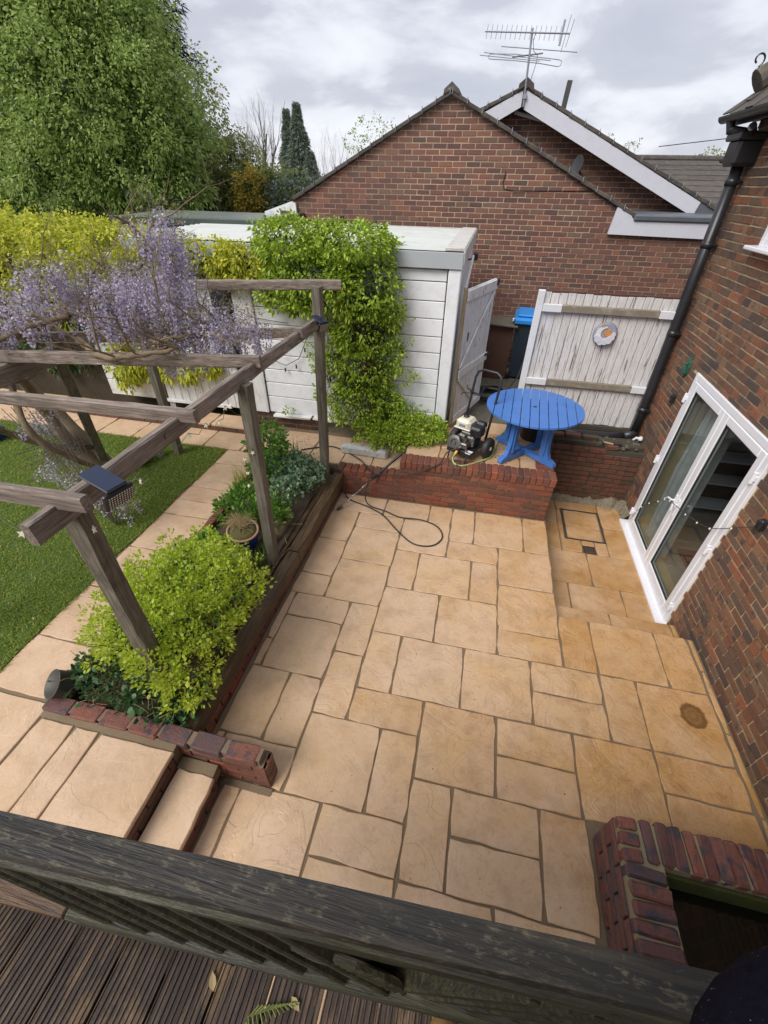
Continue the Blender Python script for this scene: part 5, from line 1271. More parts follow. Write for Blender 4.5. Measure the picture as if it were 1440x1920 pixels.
mb = MB(); mb.bev(pw_(.13, -.20, .159), (.07, .09, .003), .001, rp_); mb.build('rating_label', M_UPVC, PWr)
def smooth_path(P, n=6, closed=False):
    P = [Vector(p) for p in P]; out = []
    for i in range(len(P)-1):
        p0 = P[max(i-1, 0)]; p1 = P[i]; p2 = P[i+1]; p3 = P[min(i+2, len(P)-1)]
        for k in range(n):
            t_ = k/n
            out.append(.5*((2*p1) + (p2-p0)*t_ + (2*p0-5*p1+4*p2-p3)*t_*t_ + (3*p1-p0-3*p2+p3)*t_**3))
    return out + [P[-1]]
mb = MB(); mb.tube(smooth_path([pw_(-.01, -.29, .13), pw_(-.03, -.30, .06), pw_(.02, -.33, .018), pw_(.12, -.31, .015), (.20, 4.80, ZT+.015), (.37, 5.0, ZT+.015), (.42, 5.3, ZT+.015), (.47, 5.6, ZT+.015), (.60, 5.83, ZT+.015), (.8, 5.92, ZT+.015), (.9, 6.02, ZT+.0)]), .0125, 8); tag(mb.build('garden_hose', M_HOSEG, smooth=True), 'pale green garden hose from the pressure washer under the blue table', 'hose')
# high pressure hose (black): from the pump over the wall to the patio loop and the lance
hp = [pw_(.02, -.25, .20), pw_(-.08, -.36, .16), (-.26, 4.60, .645), (-.36, 4.56, .60), (-.50, 4.55, .52), (-.72, 4.545, .43), (-.95, 4.55, .41), (-1.12, 4.50, .38), (-1.17, 4.40, .18), (-1.12, 4.36, .03),
      (-.88, 4.30, .012), (-.67, 4.22, .01), (-.40, 4.23, .01), (-.18, 4.14, .01), (-.10, 3.95, .01), (-.20, 3.78, .01), (-.42, 3.76, .01), (-.65, 3.95, .01), (-.88, 4.20, .01), (-1.12, 4.34, .01), (-1.40, 4.44, .012), (-1.52, 4.53, .10), (-1.60, 4.58, .33), (-1.75, 4.66, .38)]
mb = MB(); mb.tube(smooth_path(hp), .0085, 7); tag(mb.build('pressure_hose', M_BLACKR, smooth=True), 'thin black high-pressure hose looped on the patio slabs', 'hose')
hp2 = [(-2.25, 4.95, ZP+.012), (-2.05, 5.08, ZP+.012), (-1.85, 5.15, ZP+.012), (-1.61, 5.05, ZP+.012), (-1.35, 4.85, ZP+.03), (-1.20, 4.66, .395), (-1.05, 4.54, .395), (-.95, 4.57, .40)]
mb = MB(); mb.tube(smooth_path(hp2), .0085, 7); tag(mb.build('pressure_hose', M_BLACKR, smooth=True), 'black hose arching over the garden path behind the low wall', 'hose')
LN = empty('pressure_lance', (-1.48, 4.2, .05), 'pressure-washer lance leaning across the low brick wall', 'lance')
a, b = Vector((-1.47, 4.20, .035)), Vector((-.785, 4.80, .595))
mb = MB(); mb.tube([a, a.lerp(b, .52)], .008, 8); mb.build('steel_tube', M_CHROME, LN)
mb = MB(); mb.tube([a - (b-a)*.03, a + (b-a)*.04], .018, 10); mb.build('nozzle', M_BLACK, LN)
mb = MB(); mb.tube([a.lerp(b, .52), a.lerp(b, .86)], .016, 8); mb.tube([a.lerp(b, .86), b, b + Vector((.10, .12, -.02)), b + Vector((.22, .20, -.09))], .018, 8); mb.tube([b + Vector((.10, .12, -.02)), b + Vector((.13, .10, -.12)), b + Vector((.16, .16, -.15))], .009, 6); mb.build('trigger_grip', M_BLACK, LN)

# ================================================================== THINGS ON THE HOUSE WALL
GP_ = empty('green_wall_plaque', (XH-.02, 5.56, 1.75), 'dark green moulded leaf-shaped plaque on the house wall above the patio door', 'plaque')
mb = MB(); dpts = [(0, .115), (.05, .07), (.06, .02), (.055, -.05), (.0, -.11), (-.05, -.06), (-.062, .0), (-.045, .07)]
mb.prism(dpts, -.003, .022, (XH-.008, 5.56, 1.75), (0, -1, 0), (0, 0, 1), (-1, 0, 0)); mb.build('plate', M_GREENP, GP_)
mb = MB()
for k in range(16):
    a = R.uniform(0, 6.28); r_ = R.uniform(0, .045); mb.lathe((XH-.034, 5.56 + r_*math.cos(a), 1.75 + 1.4*r_*math.sin(a)), [(.017, 0), (.012, .012), (.001, .014)], 7, rot=Matrix.Rotation(rad(-90), 3, 'Y'))
mb.build('relief', M_GREENP, GP_)
for (y, z, lb) in ((5.54, 1.38, 'small black box sensor on the house wall left of the patio doors'), (3.17, 1.31, 'small black box light on the house wall right of the patio doors')):
    mb = MB(); mb.bev((XH-.03, y, z), (.05, .055, .10), .008); mb.bev((XH-.058, y, z+.03), (.012, .03, .03), .004); tag(mb.build('wall_box', M_BLACK, None, (XH, y, z)), lb, 'wall box')
# string of fairy lights over the doors
SL = empty('fairy_light_string', (XH-.09, 4.4, .6), 'thin black cable with tiny white lights strung across the patio doors', 'string lights')
pts = smooth_path([(XH-.035, 5.20, -.20), (XH-.06, 5.06, .02), (XH-.07, 4.9, .25), (XH-.085, 4.62, .50), (XH-.10, 4.43, .66), (XH-.09, 4.25, .70), (XH-.08, 3.9, .80), (XH-.07, 3.6, .92), (XH-.04, 3.3, 1.18), (XH-.03, 3.12, 1.34)])
mb = MB(); mb.tube(pts, .004, 5); mb.build('cable', M_BLACK, SL)
mb = MB()
for k in range(2, len(pts)-8, 4): p = pts[k]; mb.lathe(p + Vector((-.008, 0, -.008)), [(.003, -.012), (.008, 0), (.003, .012)], 6)
mb.build('bulbs', M_UPVC, SL)
HK = MB(); hkp = [(2.28, 5.92, .62), (2.30, 5.90, .66), (2.34, 5.86, .675)]; HK.tube(hkp, .016, 8); HK.lathe((2.34, 5.86, .675), [(.028, -.02), (.03, .0), (.02, .025)], 10); tag(HK.build('white_pipe_elbow', M_UPVC), 'small white plastic pipe elbow on the broken wall top by the house', 'pipe')
HM = empty('hammer', (1.9, 5.76, .62), 'hammer with pale wooden handle lying on the broken wall top', 'hammer')
mb = MB(); mb.tube([(1.86, 5.74, .625), (1.98, 5.72, .615)], .012, 8); mb.build('handle', simple('pale_ash_wood', (.45, .32, .16), .5), HM)
mb = MB(); mb.bev((1.85, 5.745, .63), (.025, .09, .025), .004); mb.build('head', M_STEEL, HM)
mb = MB(); mb.bev((2.04, 5.75, .615), (.12, .07, .018), .006, Matrix.Rotation(.1, 3, 'Z')); tag(mb.build('black_case', M_BLACK), 'flat black case on the loose brick of the wall top', 'case')

# ================================================================== INSIDE THE ROOM
CU = MB(); v = []; f = []
nn = 60
for i in range(nn+1):
    y = 5.12 - .55*i/nn; x = 2.62 + .05*math.sin(i*.75) + .02*math.sin(i*.31)
    xb = 2.60 + .055*math.sin(i*.75+.3)
    v += [(x, y, 1.85), (xb, y + .04*math.sin(i*.2), .7), (xb+.02, 4.95 + (y-4.95)*1.0, ZL+.03)]
for i in range(nn):
    for k in range(2): f.append((i*3+k, i*3+k+1, (i+1)*3+k+1, (i+1)*3+k))
CU.add(v, f); tag(CU.build('curtain', M_CURT, smooth=True), 'pale grey curtain hanging inside the left patio door', 'curtain')
mb = MB(); mb.bev((3.45, 4.1, ZL+.006), (1.1, 1.5, .012), .003); tag(mb.build('rug', M_RUG), 'dull red rug on the floor inside the patio door', 'rug')
SH = empty('white_shelf_unit', (3.7, 5.9, ZL), 'white shelf unit against the back wall inside the house', 'shelf')
mb = MB()
for x in (3.1, 4.1): mb.bev((x, 5.85, .25), (.03, .3, 1.2), .004)
mb.build('side', M_UPVC, SH)
mb = MB()
for z in (-.2, .2, .55, .85): mb.bev((3.6, 5.85, z), (.97, .3, .025), .004)
mb.build('shelf', M_UPVC, SH)
mb = MB(); v = []; n = 12
for i in range(n+1):
    for j in range(n+1):
        u, w = i/n, j/n; v.append((2.95 + .5*u + .03*math.sin(w*9), 3.75 + .45*w + .03*math.sin(u*8), .10 + .10*math.sin(u*7+w*5)*.5 + .15*(1-w) - .25*u))
mb.add(v, [(i*(n+1)+j, (i+1)*(n+1)+j, (i+1)*(n+1)+j+1, i*(n+1)+j+1) for i in range(n) for j in range(n)]); tag(mb.build('draped_cloth', M_CLOTH, smooth=True), 'pale blue cloth draped over furniture behind the right patio door', 'cloth')
AR = empty('armchair', (3.3, 3.9, ZL), 'dark armchair just inside the right patio door', 'armchair')
mb = MB(); mb.bev((3.35, 3.85, -.08), (.7, .7, .3), .06); mb.build('seat', M_DARKW, AR)
mb = MB(); mb.bev((3.35, 3.45, .2), (.7, .15, .8), .05); mb.build('backrest', M_DARKW, AR)

# ================================================================== PERGOLA
PG = empty('pergola', (-2.7, 2.9, .35), 'weathered grey timber pergola over the planting bed, carrying the wisteria', 'pergola')
def rb_(name, p, q, w, h, mat, seed, n=12, j=.0035): mb = MB(); mb.rough_beam(p, q, w, h, n, j, seed=seed); return mb.build(name, mat, PG)
PX = -1.76
rb_('post', (-1.845, 1.30, .25), (PX-.02, 1.27, 2.16), .088, .10, M_PERG_Z, 11, 16, .006)
rb_('post', (-1.745, 2.85, .25), (PX+.06, 2.86, 2.17), .095, .095, M_PERG_Z, 12)
rb_('post', (-1.735, 4.47, .28), (PX+.09, 4.50, 2.56), .095, .095, M_PERG_Z, 13)
rb_('post', (-3.87, 4.48, .30), (-3.86, 4.47, 2.24), .09, .09, M_PERG_Z, 14)
rb_('post', (-4.45, 3.82, .30), (-3.98, 3.42, 2.12), .10, .10, M_PERG_Z, 15)
rb_('post', (-3.90, 1.35, .30), (-3.88, 1.33, 2.16), .10, .10, M_PERG_Z, 16)
rb_('long_beam', (PX+.005, 1.02, 2.185), (PX+.02, 3.0, 2.195), .052, .115, M_PERG_Y, 21, 16)
rb_('long_beam', (PX+.02, 3.005, 2.19), (PX+.075, 4.56, 2.22), .05, .11, M_PERG_Y, 22)
rb_('long_beam', (-3.82, .9, 2.08), (-3.84, 3.45, 2.08), .07, .15, M_PERG_Y, 23); rb_('long_beam', (-3.84, 3.46, 2.09), (-3.86, 4.6, 2.16), .07, .14, M_PERG_Y, 24)
rb_('cross_beam', (-1.575, 1.185, 2.265), (-4.2, 1.20, 2.22), .048, .085, M_PERG_X, 31, 18, .005)
rb_('cross_beam', (-1.61, 2.10, 2.255), (-4.2, 2.11, 2.20), .048, .085, M_PERG_X, 32, 18)
rb_('cross_beam', (-1.68, 3.13, 2.25), (-4.2, 2.77, 2.20), .055, .095, M_PERG_X, 33, 18)
rb_('cross_beam', (-1.66, 4.00, 2.25), (-4.1, 3.3, 2.20), .055, .095, M_PERG_X, 34, 18)
rb_('cross_beam', (-1.45, 4.62, 2.565), (-4.0, 4.22, 2.50), .055, .09, M_PERG_X, 35, 18)
mb = MB(); mb.lathe((PX+.045, 1.93, 2.20), [(.014, -.006), (.014, .004), (.002, .006)], 10, rot=Matrix.Rotation(rad(90), 3, 'Y')); mb.build('bolt', M_STEEL, PG)
# solar flood lights
def solar(x, y, z, rz, label, s=1.0):
    o = empty('solar_floodlight', (x, y, z), label, 'solar light')
    rr_ = Matrix.Rotation(rz, 3, 'Z'); q = lambda a, b, c: Vector((x, y, z)) + rr_ @ Vector((a*s, b*s, c*s))
    tl = rr_ @ Matrix.Rotation(rad(12), 3, 'Y')
    mb = MB(); mb.bev(q(0, 0, .075), (.19*s, .105*s, .012*s), .004, tl); p_ = mb.build('panel_case', M_BLACK, o)
    mb = MB(); mb.bev(q(.0, 0, .0825), (.18*s, .097*s, .004*s), .001, tl); mb.build('solar_panel', M_SOLAR, p_)
    mb = MB(); mb.bev(q(-.01, 0, .045), (.04*s, .05*s, .05*s), .006, rr_); mb.bev(q(-.04, 0, .02), (.06*s, .03*s, .03*s), .004, rr_); mb.build('bracket', M_BLACK, o)
    tl2 = rr_ @ Matrix.Rotation(rad(20), 3, 'Y')
    mb = MB(); mb.bev(q(.07, 0, .0), (.022*s, .15*s, .10*s), .006, tl2); hd = mb.build('lamp_head', M_BLACK, o)
    mb = MB(); mb.bev(q(.082, 0, -.005), (.004*s, .135*s, .085*s), .001, tl2); mb.build('lens', M_BLACK, hd)
    mb = MB()
    for i in range(10):
        for j in range(6):
            c = q(.083, 0, -.005) + tl2 @ Vector((.003*s, (-.058 + .0129*i)*s, (-.034 + .0135*j)*s)); mb.box(c, (.002*s, .006*s, .006*s), tl2)
    mb.build('led_dots', M_CREAM, hd)
solar(-1.60, 1.325, 2.225, rad(-14), 'solar floodlight with blue panel on the near end of the pergola beam')
solar(-1.60, 4.30, 2.24, rad(-30), 'solar floodlight on the far pergola post in front of the climber', .85)
# star string lights
SR = empty('star_light_string', (PX-.05, 2.0, 2.1), 'fairy-light string of small pale stars hanging from the pergola beam', 'string lights')
stars = [(PX+.06, 1.25, 2.06), (PX-.10, 1.06, 2.16), (-2.4, 1.30, 2.04), (PX-.05, 1.72, 2.02), (PX-.04, 2.22, 2.06), (PX-.04, 2.42, 2.04), (PX-.02, 2.55, 2.0), (PX-.03, 2.68, 2.06), (PX+.04, 2.86, 1.93), (PX+.05, 2.82, 1.80), (PX+.05, 2.80, 1.62), (PX-.06, 2.84, 1.52), (PX-.06, 2.84, 1.38), (PX-.07, 2.83, 1.25)]
mb = MB()
for (a, b) in zip(stars[1:], stars[2:]):
    A_, B_ = Vector(a), Vector(b); mb.tube([A_, A_.lerp(B_, .5) - Vector((0, 0, .05)), B_], .0022, 4)
mb.build('cable', simple('olive_cable', (.09, .10, .05), .6), SR)
for (x, y, z) in stars:
    m2 = MB(); a0 = R.uniform(0, 1.2); rr2 = Matrix.Rotation(R.uniform(-.6, .6), 3, 'Z')
    U_ = rr2 @ Vector((1, 0, .1)); V_ = rr2 @ Vector((0, .35, .93)); N_ = U_.cross(V_)
    m2.prism([((.022 if k % 2 == 0 else .009)*math.cos(a0+math.pi*k/5), (.022 if k % 2 == 0 else .009)*math.sin(a0+math.pi*k/5)) for k in range(10)], -.003, .003, (x, y, z-.02), U_, V_, N_); m2.build('star', M_CREAM, SR)

# ================================================================== FOLIAGE BUILDERS
def leafy(name, clouds, parent, mat, stuff_=True):
    Vs, Fs, b = [], [], 0
    for V, F in clouds: Vs.append(V); Fs.append(F + b); b += len(V)
    o = obj(name, mesh_np(name, np.concatenate(Vs), np.concatenate(Fs), mat), parent)
    if stuff_: stuff(o)
    return o
def clump_leaves(blobs, n_clump, per, csize, lsize, shape='oval', w=.55, droop=.25, shell=.62, upb=.35, bottom=-1.0, jit=.35):
    out = []
    tot = sum((r[0]*r[1] + r[1]*r[2] + r[0]*r[2]) for c, r in blobs)
    for c, r in blobs:
        nc = max(3, int(n_clump * (r[0]*r[1] + r[1]*r[2] + r[0]*r[2]) / tot))
        Pc, Vd = blob_points(c, r, nc, shell, bottom)
        nc = len(Pc)
        sc_ = csize * (1 + NR.uniform(-.3, .4, nc))
        P = np.repeat(Pc, per, 0) + unit(nc*per) * (NR.rand(nc*per, 1) ** .5) * np.repeat(sc_, per)[:, None]
        D = (P - np.repeat(Pc, per, 0)) / csize + np.repeat(Vd, per, 0) * .6 + np.array([0, 0, upb]) + NR.normal(size=P.shape) * .35
        out.append(leaf_cloud(P, D, lsize, shape, w, jit, droop))
    return out
def branchy(mb, p, d, L, r, depth, spread=.6, up=.1, rnd=None, tips=None, seg=3, wob=.15):
    rnd = rnd or R; p = Vector(p); d = Vector(d).normalized(); pts = [p]; rs = [r]
    for k in range(seg):
        d = (d + Vector((rnd.uniform(-wob, wob), rnd.uniform(-wob, wob), rnd.uniform(-wob, wob) + up*.3))).normalized()
        p = p + d*(L/seg); pts.append(p); rs.append(r*(1 - .45*(k+1)/seg))
    mb.tube(pts, rs, 5 if r < .02 else 7, False)
    if tips is not None: tips.append((p, d))
    if depth > 0:
        for k in range(rnd.choice((2, 3))):
            dd = (d + Vector((rnd.uniform(-1, 1), rnd.uniform(-1, 1), rnd.uniform(-.5, 1)))*spread).normalized()
            q = pts[rnd.choice(range(1, len(pts)))]
            branchy(mb, q, dd, L*rnd.uniform(.6, .85), rs[-1]*.8, depth-1, spread, up, rnd, tips, seg, wob)

# golden privet bush in the near bed
GB = empty('golden_bush', (-1.95, 1.75, .33), 'bright yellow-green bush in the near end of the planting bed', 'bush')
blobs = [((-1.92, 1.88, .76), (.46, .50, .38)), ((-1.70, 1.55, .76), (.28, .38, .28)), ((-2.30, 1.65, .66), (.34, .40, .32)), ((-1.70, 2.02, .78), (.30, .32, .26)), ((-2.1, 2.25, .72), (.42, .32, .30)), ((-1.66, 1.33, .62), (.20, .22, .22)), ((-1.74, 1.20, .86), (.20, .10, .17)), ((-2.1, 1.5, .85), (.3, .3, .25)), ((-2.35, 1.95, .70), (.30, .30, .26))]
cl_ = clump_leaves(blobs, 1500, 12, .040, .029, 'oval', .62, .15, .72, .55, -.55)
leafy('leaves', cl_, GB, ML_GOLD)
mb = MB()
for k in range(70):
    a = R.uniform(0, 6.28); t_ = R.uniform(.2, 1); c = blobs[R.randrange(len(blobs))]
    end = Vector(c[0]) + Vector((R.uniform(-1, 1)*c[1][0], R.uniform(-1, 1)*c[1][1], R.uniform(-.2, .9)*c[1][2]))
    st_ = Vector((-1.95 + R.uniform(-.2, .2), 1.8 + R.uniform(-.25, .25), .32)); mid = st_.lerp(end, .5) + Vector((R.uniform(-.08, .08), R.uniform(-.08, .08), .02))
    mb.tube([st_, mid, end], [.007, .005, .002], 5, False)
mb.build('stems', M_TWIG, GB)
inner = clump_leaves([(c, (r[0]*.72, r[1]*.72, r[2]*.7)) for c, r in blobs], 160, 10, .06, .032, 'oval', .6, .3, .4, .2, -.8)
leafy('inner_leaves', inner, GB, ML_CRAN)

# cranesbill and dry stems at the near corner
CB = empty('cranesbill_plant', (-2.2, 1.3, .33), 'dark green low cranesbill with dry brown stems at the bed corner', 'plant')
leafy('leaves', clump_leaves([((-2.35, 1.32, .42), (.34, .22, .16)), ((-1.95, 1.22, .40), (.26, .14, .12)), ((-1.78, 1.20, .37), (.18, .12, .08)), ((-2.35, 1.6, .45), (.25, .25, .16))], 330, 7, .04, .04, 'oval', .8, .3, .5, .5, -.3), CB, ML_CRAN)
def straws(parent, name, n, region, L, r, mat, lay=.6):
    mb = MB()
    for k in range(n):
        x, y, z = R.uniform(*region[0]), R.uniform(*region[1]), R.uniform(*region[2])
        a = R.uniform(0, 6.28); l_ = R.uniform(.4, 1)*L; up_ = R.uniform(-.1, 1-lay)
        d = Vector((math.cos(a), math.sin(a), up_)).normalized()*l_
        p = Vector((x, y, z)); mb.tube([p, p + d*.5 + Vector((0, 0, .02)), p + d], [r, r*.9, r*.5], 4, False)
    o = mb.build(name, mat, parent); stuff(o); return o
straws(CB, 'dry_stems', 90, ((-2.45, -1.66), (1.10, 1.4), (.34, .44)), .16, .0022, ML_STRAW)
straws(CB, 'brown_stems', 80, ((-2.5, -2.0), (1.2, 1.6), (.40, .55)), .22, .003, M_TWIG)

# other bed plants
def bed_plant(name, label, cat, base, blobs, n, per, cs, ls, mat, shape='oval', w=.6, droop=.2, upb=.5, stem=True, group=None):
    o = empty(name, base, label, cat, group)
    leafy('leaves', clump_leaves(blobs, n, per, cs, ls, shape, w, droop, .5, upb, -.5), o, mat)
    if stem:
        mb = MB()
        for k in range(16):
            c, r_ = blobs[k % len(blobs)]; e_ = Vector(c) + Vector((R.uniform(-.7, .7)*r_[0], R.uniform(-.7, .7)*r_[1], R.uniform(-.2, .6)*r_[2]))
            b_ = Vector(base) + Vector((R.uniform(-.05, .05), R.uniform(-.05, .05), 0)); mb.tube([b_, b_.lerp(e_, .5) + Vector((0, 0, .03)), e_], [.004, .003, .0015], 4, False)
        mb.build('stems', ML_BORD, o)
    return o
bed_plant('bergenia_plant', 'broad-leaved mid-green plant in the bed next to the blue pot', 'plant', (-2.35, 2.62, .33), [((-2.33, 2.65, .45), (.30, .26, .14)), ((-2.15, 2.45, .45), (.2, .2, .12))], 120, 8, .06, .055, ML_BORD, w=.8)
bed_plant('phlox_plant', 'lance-leaved bright green plant behind the blue pot', 'plant', (-2.25, 3.35, .33), [((-2.33, 3.40, .50), (.26, .34, .17)), ((-1.98, 3.30, .48), (.18, .30, .15))], 150, 9, .06, .075, ML_BORD, w=.34, upb=.9)
bed_plant('aquilegia_plant', 'blue-green lobed aquilegia foliage spilling over the sleepers', 'plant', (-1.98, 3.95, .33), [((-1.98, 3.75, .50), (.20, .38, .16)), ((-1.88, 4.2, .50), (.24, .30, .18)), ((-2.1, 4.25, .52), (.3, .3, .18))], 360, 8, .035, .034, ML_BLUEG, w=.9)
bed_plant('rose_shrub', 'tall light green leafy shrub at the far end of the bed', 'shrub', (-2.45, 4.3, .33), [((-2.42, 4.35, .78), (.26, .26, .26)), ((-2.35, 4.2, .55), (.28, .28, .22)), ((-2.6, 4.5, .6), (.2, .2, .22))], 190, 8, .05, .052, ML_BORD, w=.62)
# grassy bulbs
def blades(name, label, cat, spots, L, mat, n=40, lean=.5, w=.09):
    o = empty(name, (spots[0][0], spots[0][1], .33), label, cat)
    P, D = [], []
    Vs = []; Fs = []; b = 0
    for (x, y) in spots:
        for k in range(n):
            a = R.uniform(0, 6.28); l_ = L*R.uniform(.6, 1.1); ln = lean*R.uniform(.1, 1); dx_, dy_ = math.cos(a), math.sin(a)
            base = Vector((x + R.uniform(-.05, .05), y + R.uniform(-.05, .05), .32)); s_ = Vector((-dy_, dx_, 0))*.006
            for q in range(5):
                t_ = q/4; c = base + Vector((dx_*ln*l_*t_*t_, dy_*ln*l_*t_*t_, l_*(t_ - .35*ln*t_*t_))); wd = (1 - t_**2)*1.0 + .05
                Vs += [c - s_*wd, c + s_*wd]
            Fs += [(b+2*q, b+2*q+1, b+2*q+3, b+2*q+2) for q in range(4)]; b += 10
    ob = obj('blades', mesh_of('blades', Vs, Fs, mat), o); stuff(ob); return o
blades('bluebell_clump', 'strappy dark green bulb leaves beside the rose shrub', 'plant', [(-2.58, 4.05), (-2.62, 3.85), (-2.55, 4.25)], .36, ML_GRASS, 60, .8)
blades('iris_clump', 'upright sword-shaped green leaves near the far pergola post', 'plant', [(-2.10, 4.50), (-2.2, 4.62)], .42, ML_BORD, 30, .35)
blades('grass_tuft', 'tufts of grass growing between the pot and the sleepers', 'grass', [(-1.86, 2.75), (-1.85, 2.95), (-1.83, 2.55), (-1.9, 3.1)], .16, ML_BORD, 40, .7)
for i_, (x, y, lb) in enumerate(((-2.60, 2.55, 'small grey-green lavender sprigs at the path edge, the farther tuft'), (-2.62, 2.22, 'small grey-green lavender sprigs at the path edge, the nearer tuft'))):
    o = empty('lavender_plant', (x, y, .33), lb, 'lavender')
    leafy('leaves', clump_leaves([((x, y, .50), (.09, .09, .14))], 34, 18, .025, .022, 'kite', .2, 0, .3, 1.6, -.9), o, ML_LAV)
# blue-glazed pot with dry grassy plant
BP = empty('blue_glazed_pot', (-2.08, 2.93, .33), 'cobalt blue glazed pot with cream rim holding dry grassy growth', 'plant pot')
rt_ = Matrix.Rotation(.12, 3, 'X') @ Matrix.Rotation(.10, 3, 'Y')
mb = MB(); mb.lathe((-2.08, 2.93, .30), [(.075, 0), (.09, .02), (.135, .20), (.150, .30), (.145, .31)], 28, rot=rt_); mb.build('pot', M_COB, BP, smooth=True)
mb = MB(); mb.lathe((-2.08, 2.93, .30), [(.143, .305), (.157, .308), (.160, .322), (.150, .330), (.140, .325), (.135, .30)], 28, rot=rt_); mb.build('rim', M_TERR, BP, smooth=True)
mb = MB(); mb.lathe(Vector((-2.08, 2.93, .30)), [(.139, .30), (.11, .335), (.0, .36)], 20, rot=rt_); mb.build('compost', M_MOSSD, BP)
straws(BP, 'dry_grass', 260, ((-2.18, -2.0), (2.86, 3.0), (.64, .69)), .13, .0018, ML_STRAW, .4)
leafy('new_growth', clump_leaves([((-2.08, 2.93, .64), (.11, .11, .035))], 60, 9, .02, .02, 'kite', .2, .2, .2, .8, -.5), BP, ML_OLIVE)
# mossy log behind the sleepers
lg = empty('mossy_stone', (-1.90, 3.28, .33), 'moss-covered stone lying in the bed behind the sleepers', 'stone')
mb = MB(); mb.tube([(-1.88, 2.98, .33), (-1.885, 3.05, .35), (-1.87, 3.2, .36), (-1.86, 3.4, .36), (-1.845, 3.55, .34), (-1.84, 3.6, .33)], [.02, .065, .08, .075, .06, .02], 12)
t = NT('moss', .95); p_ = t.pos(); t.col(t.mix(t.ramp(t.noise(p_, 10, 5, .7), [(.42, g01(0)), (.6, g01(1))]), (.13, .10, .025), (.28, .24, .17))).bump(t.noise(p_, 60, 4, .7), 1, .02)
mb.build('stone', t.m, lg, smooth=True)
# dry bits along the sleepers
straws(None, 'fallen_straws', 3, ((-1.75, -1.6), (2.9, 3.6), (.31, .33)), .35, .003, ML_STRAW, 1.0)
o = bpy.data.objects['fallen_straws']; o['kind'] = 'thing'; tag(o, 'few long dry straws fallen across the sleepers', 'straw')
# old watering can at the near corner
WC = empty('watering_can', (-2.66, 1.20, .36), 'old grey metal can with looped handle at the path corner', 'watering can')
rc = Matrix.Rotation(rad(35), 3, 'X') @ Matrix.Rotation(rad(-25), 3, 'Y')
mb = MB(); mb.lathe((-2.60, 1.20, .385), [(.002, 0), (.085, .0), (.095, .05), (.10, .14), (.104, .145), (.096, .148), (.09, .06), (.002, .03)], 24, rot=rc); mb.build('body', M_ZINC, WC, smooth=True)
mb = MB(); hp_ = [Vector((-2.60, 1.20, .385)) + rc @ Vector((-.09 - .05*math.sin(math.pi*k/8), 0, .02 + .12*k/8)) for k in range(9)]; mb.tube(hp_, .006, 6); mb.build('handle', M_ZINC, WC)

# ivy / lime climber on the garage
CV = empty('garage_climber', (-1.6, 5.4, .5), 'large lime-green climber covering the front of the white garage', 'climbing plant')
blobs = [((-2.0, 5.40, 2.50), (.62, .42, .42)), ((-1.45, 5.38, 2.45), (.45, .38, .40)), ((-2.3, 5.45, 2.82), (.45, .45, .28)), ((-1.6, 5.5, 2.85), (.55, .5, .20)), ((-1.45, 5.42, 1.95), (.42, .24, .36)), ((-1.55, 5.42, 1.45), (.46, .22, .42)), ((-1.45, 5.42, .98), (.55, .24, .38)), ((-2.45, 5.42, 2.30), (.35, .26, .22)), ((-1.1, 5.40, 2.15), (.14, .12, .25)), ((-1.05, 5.38, 1.6), (.15, .10, .2))]
leafy('leaves', clump_leaves(blobs, 2200, 12, .055, .044, 'oval', .55, .35, .72, .25, -.9), CV, ML_IVY)
leafy('low_leaves', clump_leaves([((-1.05, 5.32, .72), (.35, .26, .24)), ((-.62, 5.28, .72), (.32, .30, .20)), ((-.95, 5.15, .62), (.35, .2, .2)), ((-1.35, 5.25, .62), (.22, .15, .18)), ((-.40, 5.3, .70), (.18, .2, .16))], 620, 11, .045, .038, 'oval', .6, .25, .7, .4, -.6), CV, ML_IVY)
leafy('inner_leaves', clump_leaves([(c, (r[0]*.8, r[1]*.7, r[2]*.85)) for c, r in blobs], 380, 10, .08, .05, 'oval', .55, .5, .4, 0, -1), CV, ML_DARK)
leafy('side_sprays', clump_leaves([((-2.15, 5.50, 1.6), (.12, .05, .5)), ((-.85, 5.46, 1.35), (.16, .06, .14)), ((-.80, 5.46, .98), (.14, .06, .10)), ((-.95, 5.46, 1.9), (.14, .06, .2)), ((-2.12, 5.5, 1.0), (.12, .05, .2)), ((-2.62, 5.5, .68), (.13, .06, .08))], 90, 9, .04, .035, 'oval', .55, .3, .3, .2, -1), CV, ML_IVY)
mb = MB()
for k in range(130):
    x = -1.6 + R.uniform(-.38, .4); y = 5.47 + R.uniform(-.12, .06); z = R.uniform(.6, 1.8)
    p = Vector((x, y, z)); pts = [p]
    for q in range(4): p = p + Vector((R.uniform(-.06, .06), R.uniform(-.02, .02), R.uniform(.08, .2))); pts.append(p)
    mb.tube(pts, [.004]*5, 4, False)
mb.build('stems', M_TWIG, CV)
# white-painted block at the climber's foot
mb = MB(); mb.bev((-1.35, 5.06, .42), (.68, .12, .14), .03, Matrix.Rotation(-.05, 3, 'Z')); t = paint_mat('flaking_block_paint', (.55, .55, .53), (.46, .46, .43), (.12, .11, .09), .9, .8, 6)
tag(mb.build('painted_block', t), 'low block with flaking white paint at the foot of the lime climber', 'block')

